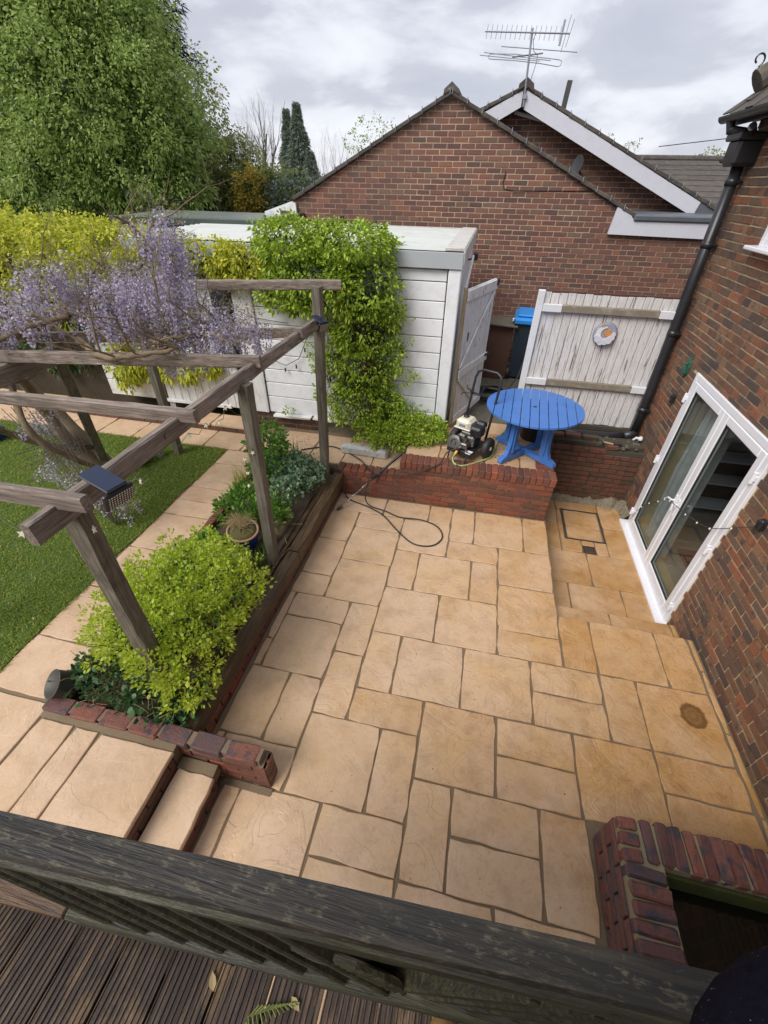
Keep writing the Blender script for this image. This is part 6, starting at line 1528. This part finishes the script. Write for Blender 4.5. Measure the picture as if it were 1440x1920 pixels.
# variegated hedge along the back
HG = empty('variegated_hedge', (-5.8, 5.6, .5), 'yellow-green variegated hedge mass at the back left of the garden', 'hedge')
hb_ = [((-6.6, 5.8, 2.42), (.8, .55, .58)), ((-5.7, 5.75, 2.52), (.7, .5, .54)), ((-5.0, 5.7, 2.52), (.6, .45, .50)), ((-6.1, 5.6, 2.0), (.6, .4, .4)), ((-5.2, 5.5, 2.2), (.6, .35, .4)), ((-7.5, 6.0, 2.5), (.7, .6, .7)), ((-4.4, 5.75, 2.45), (.5, .4, .40)), ((-5.6, 5.7, 2.1), (.5, .35, .3)), ((-4.9, 5.62, 1.9), (.45, .3, .5)), ((-8.3, 6.2, 2.5), (.7, .6, .7))]
leafy('leaves', clump_leaves(hb_, 2500, 12, .075, .062, 'oval', .5, .4, .72, .1, -.7), HG, ML_HEDGE)
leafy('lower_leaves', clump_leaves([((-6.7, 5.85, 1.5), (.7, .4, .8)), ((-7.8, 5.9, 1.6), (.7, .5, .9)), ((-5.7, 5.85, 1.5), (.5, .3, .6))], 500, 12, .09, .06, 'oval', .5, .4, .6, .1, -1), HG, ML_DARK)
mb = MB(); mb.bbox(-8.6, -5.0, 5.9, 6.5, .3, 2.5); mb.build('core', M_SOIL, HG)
G2 = empty('roof_garland', (-3.4, 5.55, 2.5), 'strip of yellow variegated ivy hanging over the garage eaves', 'ivy')
leafy('leaves', clump_leaves([((-4.0, 5.55, 2.66), (.45, .25, .20)), ((-3.4, 5.52, 2.64), (.45, .24, .20)), ((-2.9, 5.5, 2.62), (.40, .24, .20)), ((-3.1, 5.5, 2.50), (.35, .2, .15))], 520, 12, .055, .050, 'oval', .52, .45, .72, 0, -.9), G2, ML_HEDGE)
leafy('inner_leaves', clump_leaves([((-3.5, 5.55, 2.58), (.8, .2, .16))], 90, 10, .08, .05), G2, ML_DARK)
G3 = empty('low_hanging_ivy', (-4.7, 5.45, 1.2), 'yellow-green ivy hanging on the garage wall under the wisteria', 'ivy')
leafy('leaves', clump_leaves([((-4.95, 5.48, 1.35), (.42, .16, .42)), ((-4.4, 5.48, 1.2), (.35, .14, .22)), ((-5.2, 5.45, 1.1), (.2, .15, .3)), ((-3.9, 5.48, 1.25), (.3, .12, .18))], 300, 12, .06, .055, 'oval', .55, .6, .6, -.2, -1), G3, ML_HEDGE)

# ================================================================== WISTERIA
WS = empty('wisteria', (-4.5, 3.95, .35), 'mauve wisteria in flower with twisted bare stems over the pergola', 'wisteria')
rw_ = random.Random(5)
def stem(pts, r0, r1, n=8):
    mb = MB(); P = smooth_path(pts, 6); m_ = len(P); rs = []
    for i, p in enumerate(P):
        t_ = i/(m_-1); rs.append((r0*(1-t_) + r1*t_) * (1 + .12*math.sin(i*1.7)))
        P[i] = p + Vector((rw_.uniform(-.008, .008), rw_.uniform(-.008, .008), rw_.uniform(-.008, .008)))
    mb.tube(P, rs, n, False); return P, mb
allst = []
specs = [([(-4.35, 3.85, .33), (-4.45, 3.75, .7), (-4.75, 3.75, 1.2), (-4.95, 3.65, 1.7), (-5.1, 3.5, 2.2), (-5.5, 3.4, 2.5)], .10, .03),
         ([(-4.30, 3.82, .33), (-4.5, 3.6, .8), (-4.6, 3.5, 1.4), (-4.4, 3.3, 2.0), (-4.0, 3.2, 2.3), (-3.5, 3.3, 2.45), (-3.0, 3.3, 2.4)], .075, .03),
         ([(-4.55, 3.8, .6), (-4.9, 3.3, 1.1), (-4.8, 2.9, 1.6), (-4.3, 2.75, 2.1), (-3.8, 2.9, 2.35), (-3.3, 3.1, 2.5)], .045, .02),
         ([(-4.2, 3.1, 2.1), (-3.9, 2.75, 1.7), (-3.82, 2.78, 1.4), (-3.85, 3.1, 1.0), (-4.2, 3.6, .6)], .028, .03),
         ([(-3.6, 3.2, 2.4), (-3.2, 3.5, 2.6), (-2.9, 3.6, 2.8), (-2.75, 3.55, 3.0)], .03, .012),
         ([(-3.0, 3.3, 2.4), (-2.7, 3.2, 2.32), (-2.4, 3.1, 2.38), (-2.15, 3.4, 2.42)], .03, .012),
         ([(-4.6, 3.3, 2.3), (-5.2, 3.1, 2.55), (-5.6, 3.0, 2.75), (-5.9, 2.9, 2.7)], .035, .012),
         ([(-4.2, 3.1, 2.2), (-4.6, 2.9, 2.35), (-5.0, 2.8, 2.3), (-5.4, 2.6, 2.5)], .03, .012),
         ([(-3.3, 3.1, 2.3), (-2.95, 2.9, 2.26), (-2.6, 2.88, 2.30), (-2.3, 3.0, 2.34)], .035, .015)]
for pts, r0, r1 in specs:
    P, mb = stem(pts, r0, r1); allst.append(P); mb.build('trunk' if r0 > .07 else 'branch', M_BARK, WS, smooth=True)
mb = MB(); tips = []
for P in allst:
    for k in range(3, len(P), 3):
        if P[k].z < 1.9: continue
        for q in range(2):
            d = Vector((rw_.uniform(-1, 1), rw_.uniform(-1, 1), rw_.uniform(-.1, .9)))
            branchy(mb, P[k], d, rw_.uniform(.25, .5), .010, 2, .8, .1, rw_, tips, 3, .3)
stuff(mb.build('twigs', M_BARK, WS))
# racemes: hanging cones of petals
def racemes(roots, name, mat, per=115, L=(.18, .34), parent=WS, size=.0165, rad0=.042):
    Ps, Ds = [], []
    for (p, dd) in roots:
        l_ = rw_.uniform(*L); lean = Vector((rw_.uniform(-.25, .25), rw_.uniform(-.25, .25), -1)).normalized()
        n_ = int(per * l_/L[1]); t_ = NR.rand(n_) ** .8
        a_ = NR.rand(n_) * 6.283; rr_ = rad0 * (1 - t_)**.7 * (.55 + .45*NR.rand(n_)) + .004
        base = np.array(p)[None, :] + np.array(lean)[None, :] * (t_ * l_)[:, None]
        out_ = np.stack([np.cos(a_), np.sin(a_), np.full(n_, -.2)], 1)
        Ps.append(base + out_ * rr_[:, None]); Ds.append(out_ + NR.normal(size=out_.shape) * .5)
    P, D = np.concatenate(Ps), np.concatenate(Ds)
    V, F = leaf_cloud(P, D, size, 'kite', 1.0, .4, .1)
    o = obj(name, mesh_np(name, V, F, mat), parent); stuff(o); return o
roots = []
vol = [((-2.75, 3.40, 2.64), (.52, .42, .30), 300), ((-2.18, 3.40, 2.45), (.42, .36, .20), 120), ((-2.50, 3.45, 3.06), (.20, .20, .22), 60), ((-3.25, 3.3, 2.66), (.28, .28, .20), 60), ((-3.75, 3.0, 2.58), (.36, .30, .17), 60), ((-3.35, 3.05, 2.84), (.20, .2, .10), 26), ((-4.3, 2.9, 2.25), (.45, .35, .22), 90), ((-2.45, 3.25, 2.35), (.35, .25, .10), 40)]
for c, r_, n_ in vol:
    Pc, Vd = blob_points(c, r_, int(n_*.62), .35, -.6)
    roots += [(tuple(p), None) for p in Pc]
racemes(roots, 'flowers', ML_PETAL)
low = [((-3.45, 2.9, .80), (.28, .22, .20), 20), ((-3.95, 2.9, 1.60), (.22, .18, .14), 16), ((-4.05, 2.9, 1.10), (.22, .2, .18), 14), ((-3.75, 2.85, .95), (.2, .2, .2), 10)]
roots2 = []
for c, r_, n_ in low:
    Pc, Vd = blob_points(c, r_, n_, .2, -1); roots2 += [(tuple(p), None) for p in Pc]
racemes(roots2, 'low_flowers', ML_PETAL, 45, (.10, .2))
cl2 = clump_leaves([(c, (r_[0]*1.08, r_[1]*1.08, r_[2]*1.1)) for c, r_, n_ in vol], 800, 7, .06, .028, 'kite', .35, .3, .4, .1, -1)
cl2 += clump_leaves([(c, r_) for c, r_, n_ in low], 160, 7, .05, .024, 'kite', .35, .3, .3, .1, -1)
leafy('young_leaves', cl2, WS, ML_BRONZE)
mb = MB()
for c, r_, n_ in low[:3]:
    for k in range(26):
        s_ = Vector((-3.62 if c[0] > -4 else -4.35, 2.92 if c[0] > -4 else 3.7, .36 if c[0] > -4 else .8)); e_ = Vector(c) + Vector((rw_.uniform(-1, 1)*r_[0]*1.2, rw_.uniform(-1, 1)*r_[1]*1.2, rw_.uniform(-1, 1)*r_[2]))
        mb.tube(smooth_path([s_, s_.lerp(e_, .5) + Vector((rw_.uniform(-.05, .05), rw_.uniform(-.05, .05), .08)), e_], 3), .0035, 4, False)
stuff(mb.build('low_twigs', M_BARKG, WS))
# fine bare twigs give the grey mist of the crown
P = []; 
for c, r_, n_ in vol:
    Pc, Vd = blob_points(c, (r_[0]*1.15, r_[1]*1.15, r_[2]*1.2), n_*7, .3, -1); P.append(Pc)
P = np.concatenate(P); D = NR.normal(size=P.shape); D[:, 2] = np.abs(D[:, 2])*.6
V, F = leaf_cloud(P, D, .11, 'kite', .022, .5, .1)
stuff(obj('fine_twigs', mesh_np('fine_twigs', V, F, M_BARKG), WS))

# small things on the lawn
BK = empty('painted_bucket', (-4.08, 4.38, .36), 'small white bucket with dark painted pattern on the lawn by a pergola post', 'bucket')
mb = MB(); mb.lathe((-4.08, 4.36, .36), [(.05, 0), (.055, .01), (.075, .15), (.08, .155), (.076, .16), (.07, .15), (.05, .02), (.001, .02)], 24, rot=Matrix.Rotation(.15, 3, 'X')); 
t = NT('patterned_enamel', .35); p_ = t.pos(); t.col(t.mix(t.ramp(t.noise(p_, 28, 3, .6), [(.53, g01(0)), (.57, g01(1))]), (.72, .72, .66), (.10, .16, .16))); mb.build('body', t.m, BK, smooth=True)
mb = MB(); mb.tube([(-4.16, 4.36, .50), (-4.15, 4.28, .42), (-4.08, 4.25, .40), (-4.01, 4.28, .42), (-4.0, 4.36, .50)], .003, 4); mb.build('bail', M_STEEL, BK)
GT = empty('green_tub', (-4.25, 4.15, .36), 'dark green round tub on the lawn behind the pergola beam', 'tub')
mb = MB(); mb.lathe((-4.22, 4.12, .36), [(.10, 0), (.12, .01), (.15, .14), (.16, .15), (.15, .16), (.135, .13), (.001, .12)], 24); mb.build('body', M_GREENP, GT, smooth=True)
mb = MB(); mb.bev((-6.62, 4.2, .48), (.26, .2, .24), .03, Matrix.Rotation(.4, 3, 'Y')); tag(mb.build('blue_toy', simple('deep_blue_plastic', (.015, .06, .22), .4)), 'dark blue plastic thing on the lawn at the left edge', 'toy')
P = np.stack([-3.3 - NR.rand(110)*2.6, 1.3 + NR.rand(110)*3.2, np.full(110, .385)], 1); D = NR.normal(size=P.shape); D[:, 2] *= .2
V, F = leaf_cloud(P, D, .022, 'kite', .6, .5, 0); stuff(tag(obj('fallen_petals', mesh_np('fallen_petals', V, F, ML_STRAW)), 'pale fallen petals scattered on the lawn', 'petals'))

# ================================================================== TREES BEYOND
def tree(name, label, base, blobs, nc, per, cs, ls, mat, trunk_r, group=None, shape='oval', w=.6, inner=None, height=None, bark=M_BARKG):
    o = empty(name, base, label, 'tree', group)
    leafy('crown', clump_leaves(blobs, nc, per, cs, ls, shape, w, .35, .62, .1, -.95), o, mat)
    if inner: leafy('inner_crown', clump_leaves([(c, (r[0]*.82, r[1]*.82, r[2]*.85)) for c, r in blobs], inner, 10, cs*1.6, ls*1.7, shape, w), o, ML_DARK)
    mb = MB(); top_ = Vector(blobs[0][0]); b_ = Vector(base)
    mb.tube([b_, b_.lerp(top_, .5) + Vector((.1, 0, 0)), top_], [trunk_r, trunk_r*.8, trunk_r*.4], 9, False)
    for c, r in blobs: mb.tube([b_.lerp(top_, .4), b_.lerp(top_, .4).lerp(Vector(c), .5) + Vector((0, 0, -.2)), Vector(c)], [trunk_r*.5, trunk_r*.35, trunk_r*.15], 6, False)
    mb.build('trunk', bark, o); return o
BT = [((-9.0, 11.5, 4.6), (2.3, 1.9, 1.9)), ((-10.8, 12, 5.4), (2.4, 2, 2.3)), ((-8.4, 11.3, 3.5), (1.5, 1.4, 1.2)), ((-8.7, 11.6, 5.7), (1.4, 1.4, 1.2)), ((-10.2, 11.2, 3.4), (2, 1.5, 1.3)), ((-9.6, 12, 6.8), (2.2, 1.8, 1.6)), ((-12.5, 12, 4.4), (2.2, 2, 2.4)), ((-7.55, 11.4, 4.2), (.85, .9, .9)), ((-7.9, 11.3, 5.0), (.55, .6, .5)), ((-13, 12.5, 6.6), (2.4, 2, 2)), ((-7.7, 11.2, 3.2), (.8, .8, .7)), ((-12, 11.3, 2.6), (2.4, 1.4, 1.2))]
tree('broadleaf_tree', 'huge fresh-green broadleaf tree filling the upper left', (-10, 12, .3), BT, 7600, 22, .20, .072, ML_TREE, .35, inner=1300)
tree('conifer_tree', 'dark conifer rising behind the big green tree', (-11.6, 17, .0), [((-11.4, 17, 5.6), (1.5, 1.5, 2.2)), ((-11.2, 17, 7.4), (1.1, 1.1, 1.6)), ((-11.2, 17, 9), (.7, .7, 1.2)), ((-11.2, 17, 3.4), (1.6, 1.6, 1.6))], 1700, 16, .22, .16, ML_CONI, .3, shape='kite', w=.2, inner=200)
tree('birch_tree', 'thin-leaved tree with olive spring leaves beside the big tree', (-8.9, 15.5, .0), [((-9.0, 15.5, 5.1), (.75, .7, .9)), ((-8.7, 15.5, 4.0), (.8, .7, .8)), ((-9.4, 15.5, 4.5), (.7, .7, 1))], 420, 9, .16, .08, ML_OLIVE, .08)
for (x, y, z, r, mt, lb, nc) in ((-8.35, 16, 3.45, (1.05, .8, 1.2), ML_OLIVE, 'olive-green shrubby tree right of the big green tree', 420), (-7.45, 15.2, 2.95, (.6, .6, .8), ML_AUT, 'yellow-leaved small tree behind the white outbuilding', 260), (-6.75, 15.5, 3.0, (.95, .7, .85), ML_OLIVE, 'grey-green bush left of the brick gable', 380), (-5.95, 15, 2.8, (1.0, .8, .85), ML_SPRU, 'blue-grey bush just left of the brick gable slope', 380), (-7.9, 14.5, 2.1, (1.3, .8, .42), ML_DARK, 'dark evergreen mass behind the white outbuilding', 420), (-9.2, 16.5, 3.4, (1.1, .8, 1.0), ML_CONI, 'dark green conifer behind the olive shrubby tree', 400)):
    tree('garden_tree', lb, (x, y, .0), [((x, y, z), r), ((x+.25, y, z-.5), (r[0], r[1], r[2]*.8))], int(nc*1.6), 12, .14, .075, mt, .08, inner=30)
def spruce(x, y, z0, z1, r, label, nc=900):
    o = empty('spruce_tree', (x, y, z0), label, 'tree', 'two pointed spruces behind the gable')
    P, D = [], []
    n_ = nc*26; t_ = 1 - NR.rand(n_)**1.0*.75; a_ = NR.rand(n_)*6.283
    lay = np.floor(t_*34)/34; rr_ = r*(1.01-lay)**1.15*(.2 + .8*NR.rand(n_)**.6) * (.8 + .25*np.sin(a_*3 + lay*40))
    P = np.stack([x + rr_*np.cos(a_), y + rr_*np.sin(a_), z0 + (z1-z0)*t_ - rr_*.25], 1); D = np.stack([np.cos(a_), np.sin(a_), np.full(n_, -.25)], 1) + NR.normal(size=(n_, 3))*.3
    V, F = leaf_cloud(P, D, .15, 'kite', .2, .4, .2); stuff(obj('crown', mesh_np('crown', V, F, ML_SPRU), o))
    mb = MB(); mb.tube([(x, y, z0), (x, y, z1)], [.15, .01], 7, False); mb.build('trunk', M_BARKG, o)
spruce(-9.25, 24, 0, 6.05, 2.3, 'taller pointed dark spruce behind the left roof slope')
spruce(-10.35, 25.5, 0, 6.0, 1.9, 'slimmer pointed spruce just left of the taller one')
spruce(-8.4, 23, 0, 4.4, 2.2, 'shorter spruce right of the two pointed ones')
def bare(name, label, base, H, r, n0, seed, sp=.45, dep=5, group=None):
    rr_ = random.Random(seed); o = empty(name, base, label, 'tree', group); mb = MB(); b_ = Vector(base)
    mb.tube([b_, b_ + Vector((0, 0, H*.45))], [r, r*.7], 8, False); mb.build('trunk', M_BARKG, o)
    mb = MB()
    for k in range(n0):
        a = 6.28*k/n0 + rr_.uniform(-.3, .3); d = Vector((math.cos(a)*.8, math.sin(a)*.8, 1))
        branchy(mb, b_ + Vector((0, 0, H*rr_.uniform(.28, .45))), d, H*.26, r*.5, dep, sp, .35, rr_, None, 3, .10)
    stuff(mb.build('branches', M_BARKG, o)); return o
bare('bare_tree', 'bare-branched grey tree standing against the clouds', (-10.7, 22, 0), 6.1, .22, 6, 3, .5, 5)
bare('bare_tree', 'thin bare twigs between the spruces and the roof slope', (-5.9, 17.5, 0), 4.6, .06, 4, 8, .4, 4)
o = bare('leafing_tree', 'sparse leafing branch tip showing above the brick gable slope', (-3.6, 14, 0), 4.8, .06, 4, 12, .6, 3)
leafy('leaves', clump_leaves([((-3.4, 14, 4.45), (.55, .4, .28)), ((-3.9, 14, 4.2), (.3, .3, .2))], 60, 7, .07, .05), o, ML_TREE)
tree('roadside_tree', 'small dark tree top beside the downpipe hopper', (7.2, 21, 0), [((7.1, 21, 4.0), (.9, .8, .5)), ((6.4, 21, 3.7), (.6, .6, .35)), ((8.2, 21, 3.9), (1, .8, .7))], 260, 9, .12, .08, ML_OLIVE, .1)
for (x, z) in ((1.85, 3.98), (1.98, 3.92), (2.55, 3.66)): pass
WD = empty('roof_weeds', (2.0, 9.95, 3.85), 'tiny weeds growing on the second gable verge', 'weeds')
leafy('leaves', clump_leaves([((1.98, 9.95, 3.92), (.12, .08, .05)), ((1.62, 9.95, 4.08), (.03, .03, .05)), ((2.1, 9.95, 3.95), (.03, .03, .1))], 22, 7, .03, .035, 'kite', .3), WD, ML_OLIVE)
hedgeback = empty('far_hedgerow', (-10, 40, 0), 'far belt of dark trees along the horizon', 'trees')
leafy('leaves', clump_leaves([((-30 + 6*k, 45 + R.uniform(-4, 4), 1.3 + R.uniform(-.3, .5)), (5, 3, 1.6)) for k in range(16)], 1500, 10, .5, .4, 'kite', .5), hedgeback, ML_DARK)

# ================================================================== DECK, RAIL, PHOTOGRAPHER
ZD = 1.70
DK = MB(); DK.bbox(-1.13, 2.38, -1.2, .02, ZD-.17, ZD-.035); deck = struct(DK.build('deck', M_MORT_O))
dirb = Vector((.02, 1, 0)).normalized()
bd = []
for v_ in range(4):
    W_ = .1355; n_g = 9; prof = [(-W_/2, -.028), (-W_/2, 0)]
    for k in range(n_g):
        x = -W_/2 + W_*(k+.5)/n_g; prof += [(x - .0052, 0), (x - .0036, -.0048), (x + .0036, -.0048), (x + .0052, 0)]
    prof += [(W_/2, 0), (W_/2, -.028)]
    mb = MB(); mb.prism(prof, -.0, 1.35, (0, 0, 0), (1, 0, 0), (0, 0, 1), (0, -1, 0)); bd.append(mb.mesh('deck_board', M_DECK))
for k in range(24):
    place('deck_board', bd[k % 4], deck, (-1.085 + .1435*k, .105, ZD + R.uniform(-.0015, .0015)), rad(-1.0))
RL = empty('deck_railing', (0, .12, ZD), 'dark mossy timber balustrade with sunburst slats along the raised deck', 'railing')
mb = MB(); prev = None
def railpt(x): return Vector((x, .152 + .037*x + .028*x*x, 2.50 + (0 if x > 0 else 0)))
xs = [-3 + .25*k for k in range(25)]
v = []; sec = [(-.027, -.04), (.027, -.04), (.030, -.01), (.028, 0), (-.026, .002), (-.030, -.008)]
for x in xs:
    c = Vector((x, .133 + .052*x, 2.50))
    for a, b in sec: v.append((c.x, c.y + a + R.uniform(-.0012, .0012), c.z + b + R.uniform(-.001, .001)))
mb.add(v, [(i*6+k, i*6+(k+1) % 6, (i+1)*6+(k+1) % 6, (i+1)*6+k) for i in range(len(xs)-1) for k in range(6)]); mb.build('handrail', M_RAIL, RL)
yl = lambda x: .092 + .05*x
mb = MB(); mb.rough_beam((-.80, yl(-.8)+.02, 1.93), (3, yl(3)+.02, 1.93), .058, .045, 30, .0015, seed=51); mb.build('bottom_rail', M_RAIL2, RL)
mb = MB(); mb.rough_beam((-3, yl(-3)+.03, 2.40), (3, yl(3)+.03, 2.40), .04, .07, 30, .002, seed=52); mb.build('top_rail', M_RAIL2, RL)
mb = MB(); mb.rough_beam((-1.16, .128, 1.735), (-.41, .098, 1.735), .05, .13, 24, .002, seed=53); mb.build('edge_board', M_RAIL2, RL)
for k in range(-8, 14):
    if k == 0: continue
    x0 = .098*k; sl = .9 if k > 0 else -.9
    xt = x0 + (abs(k)/16)**.5*.0 ; ln = .20*(1 if k > 0 else -1)
    mb = MB(); a = Vector((x0 - ln*.5, yl(x0)-.005+.03, 1.955)); b = Vector((x0 + ln*.7, yl(x0)+.03, 2.37)); mb.beam(a, b, .040, .030, .004); mb.build('slat', M_RAIL2, RL)
    mb = MB(); mb.lathe((x0 - ln*.5, yl(x0)+.010, 1.957), [(.0038, 0), (.003, .002), (.001, .0025)], 8); mb.build('screw', M_CHROME, RL)
mb = MB(); mb.bev((-.01, yl(0)+.05, 2.12), (.06, .02, .3), .006); mb.build('centre_block', M_RAIL2, RL)
for k in range(5):
    mb = MB(); r_ = .10 + .018*k; mb.tube([(-.13 - .0*k + r_*math.cos(a_), yl(-.1)+.02, 2.0 + r_*math.sin(a_)) for a_ in [math.pi*q/8 for q in range(9)]], .009, 6); mb.build('curved_slat', M_RAIL2, RL)
for x in (-1.6, 1.6): mb = MB(); mb.bev((x, yl(x)+.03, 2.0), (.09, .09, 1.0), .006); mb.build('post', M_RAIL2, RL)
mb = MB(); mb.beam((-3, yl(-3)+.02, 1.93), (-.805, yl(-.8)+.02, 1.93), .055, .045, .004); mb.build('orange_rail_end', M_ORW, RL)
mb = MB(); mb.bbox(-1.14, -1.05, -.1, -.01, .1, 1.53); mb.build('deck_post', M_RAIL2, RL)
litter_leaf(-.33, -.03, ZD+.002, .022, ML_BORD, 'fallen_leaf', 'single green leaf lying on the wet deck boards')
litter_leaf(-.45, .035, ZD+.002, .020, ML_STRAW, 'fallen_leaf', 'curled tan leaf on the deck near the rail')
litter_leaf(-.22, .045, ZD+.002, .018, ML_STRAW, 'fallen_leaf', 'small orange leaf scrap on the deck, rightmost')
mb = MB()
for k in range(24):
    s_ = k/24; p = Vector((-.33 + .11*s_, .0 + .05*s_, ZD+.006)); sd = 1 if k % 2 else -1
    mb.tube([p, p + Vector((.015, sd*.022*(1-s_) - .0, .004))], .0018, 4)
mb.tube([(-.33, 0, ZD+.006), (-.22, .05, ZD+.006)], .002, 4); tag(mb.build('conifer_sprig', ML_OLIVE), 'brown feathery conifer sprig on the deck boards', 'sprig')
# photographer, one skinned figure
PE = empty('person', (.12, -.22, ZD), 'photographer in a speckled navy fleece leaning on the deck rail, mostly out of view', 'person')
def skin_body(name, chain, edges, mat, parent):
    me = bpy.data.meshes.new(name); me.from_pydata([c[0] for c in chain], edges, [])
    o = bpy.data.objects.new(name, me); me.materials.append(mat); _link(o, None, (0, 0, 0))
    sk = o.modifiers.new('skin', 'SKIN'); me.skin_vertices.clear() if False else None
    for i, c in enumerate(chain): me.skin_vertices[0].data[i].radius = (c[1], c[1])
    me.skin_vertices[0].data[0].use_root = True
    sb = o.modifiers.new('sub', 'SUBSURF'); sb.levels = 2; sb.render_levels = 2
    dg = bpy.context.evaluated_depsgraph_get(); m2 = bpy.data.meshes.new_from_object(o.evaluated_get(dg))
    bpy.data.objects.remove(o); del WL[name]
    m2.materials.clear(); m2.materials.append(mat); m2.polygons.foreach_set('use_smooth', [True]*len(m2.polygons)); m2.name = name
    return obj(name, m2, parent)
chain = [((.12, -.42, 2.55), .15), ((.12, -.40, 2.80), .15), ((.12, -.38, 3.02), .16), ((.12, -.38, 3.20), .07), ((.12, -.37, 3.42), .10),
         ((.03, -.40, 2.45), .10), ((.04, -.28, 2.10), .075), ((.06, -.36, 1.76), .05), ((.07, -.24, 1.74), .04),
         ((.22, -.40, 2.45), .10), ((.22, -.20, 2.12), .075), ((.18, -.10, 1.80), .05), ((.155, .03, 1.745), .035),
         ((-.08, -.38, 3.05), .08), ((-.32, -.28, 2.85), .06), ((-.30, -.12, 2.60), .04)]
edg = [(0, 1), (1, 2), (2, 3), (3, 4), (0, 5), (5, 6), (6, 7), (7, 8), (0, 9), (9, 10), (10, 11), (11, 12), (2, 13), (13, 14), (14, 15)]
edg += [(2, 16), (16, 17), (17, 18), (18, 19)]
chain += [((.34, -.28, 3.0), .09), ((.312, .046, 2.83), .112), ((.48, .12, 2.75), .09), ((.62, .06, 2.66), .05)]
skin_body('body', chain, edg, M_NAVY, PE)
mb = MB(); P_ = [(.155, -.06, ZD+.035), (.155, .03, ZD+.04), (.155, .075, ZD+.035), (.155, .108, ZD+.028)]; mb.tube(P_, [.03, .038, .037, .020], 12); mb.build('shoe', M_SHOE, PE, smooth=True)

# grit, moss crumbs and petals scattered on the paving
def scatter(name, label, n, reg, z, s0, s1, mat):
    mb = MB()
    for k in range(n):
        x, y = R.uniform(reg[0], reg[1]), R.uniform(reg[2], reg[3]); s_ = R.uniform(s0, s1)
        mb.box((x, y, z + s_*.25), (s_, s_*R.uniform(.4, 1), s_*.5), Matrix.Rotation(R.uniform(0, 3), 3, 'Z'), s_*.2)
    o = mb.build(name, mat); tag(o, label, 'debris'); stuff(o)
scatter('moss_crumbs', 'dark crumbs of moss washed onto the terrace slabs by the blue table', 70, (.12, .62, 4.85, 5.6), ZT, .004, .018, M_SOIL)
scatter('patio_grit', 'tiny dark specks of grit and seed on the patio slabs', 130, (-1.5, 2.3, .3, 4.4), .001, .002, .007, M_SOIL)
scatter('path_grit', 'leaf crumbs and grit on the garden path slabs', 60, (-3.2, -2.0, 4.8, 5.4), ZP, .004, .013, M_SOIL)
scatter('yard_litter', 'pale petals and leaves on the damp yard concrete', 30, (-.1, .7, 6.2, 8.0), .556, .008, .03, ML_STRAW)
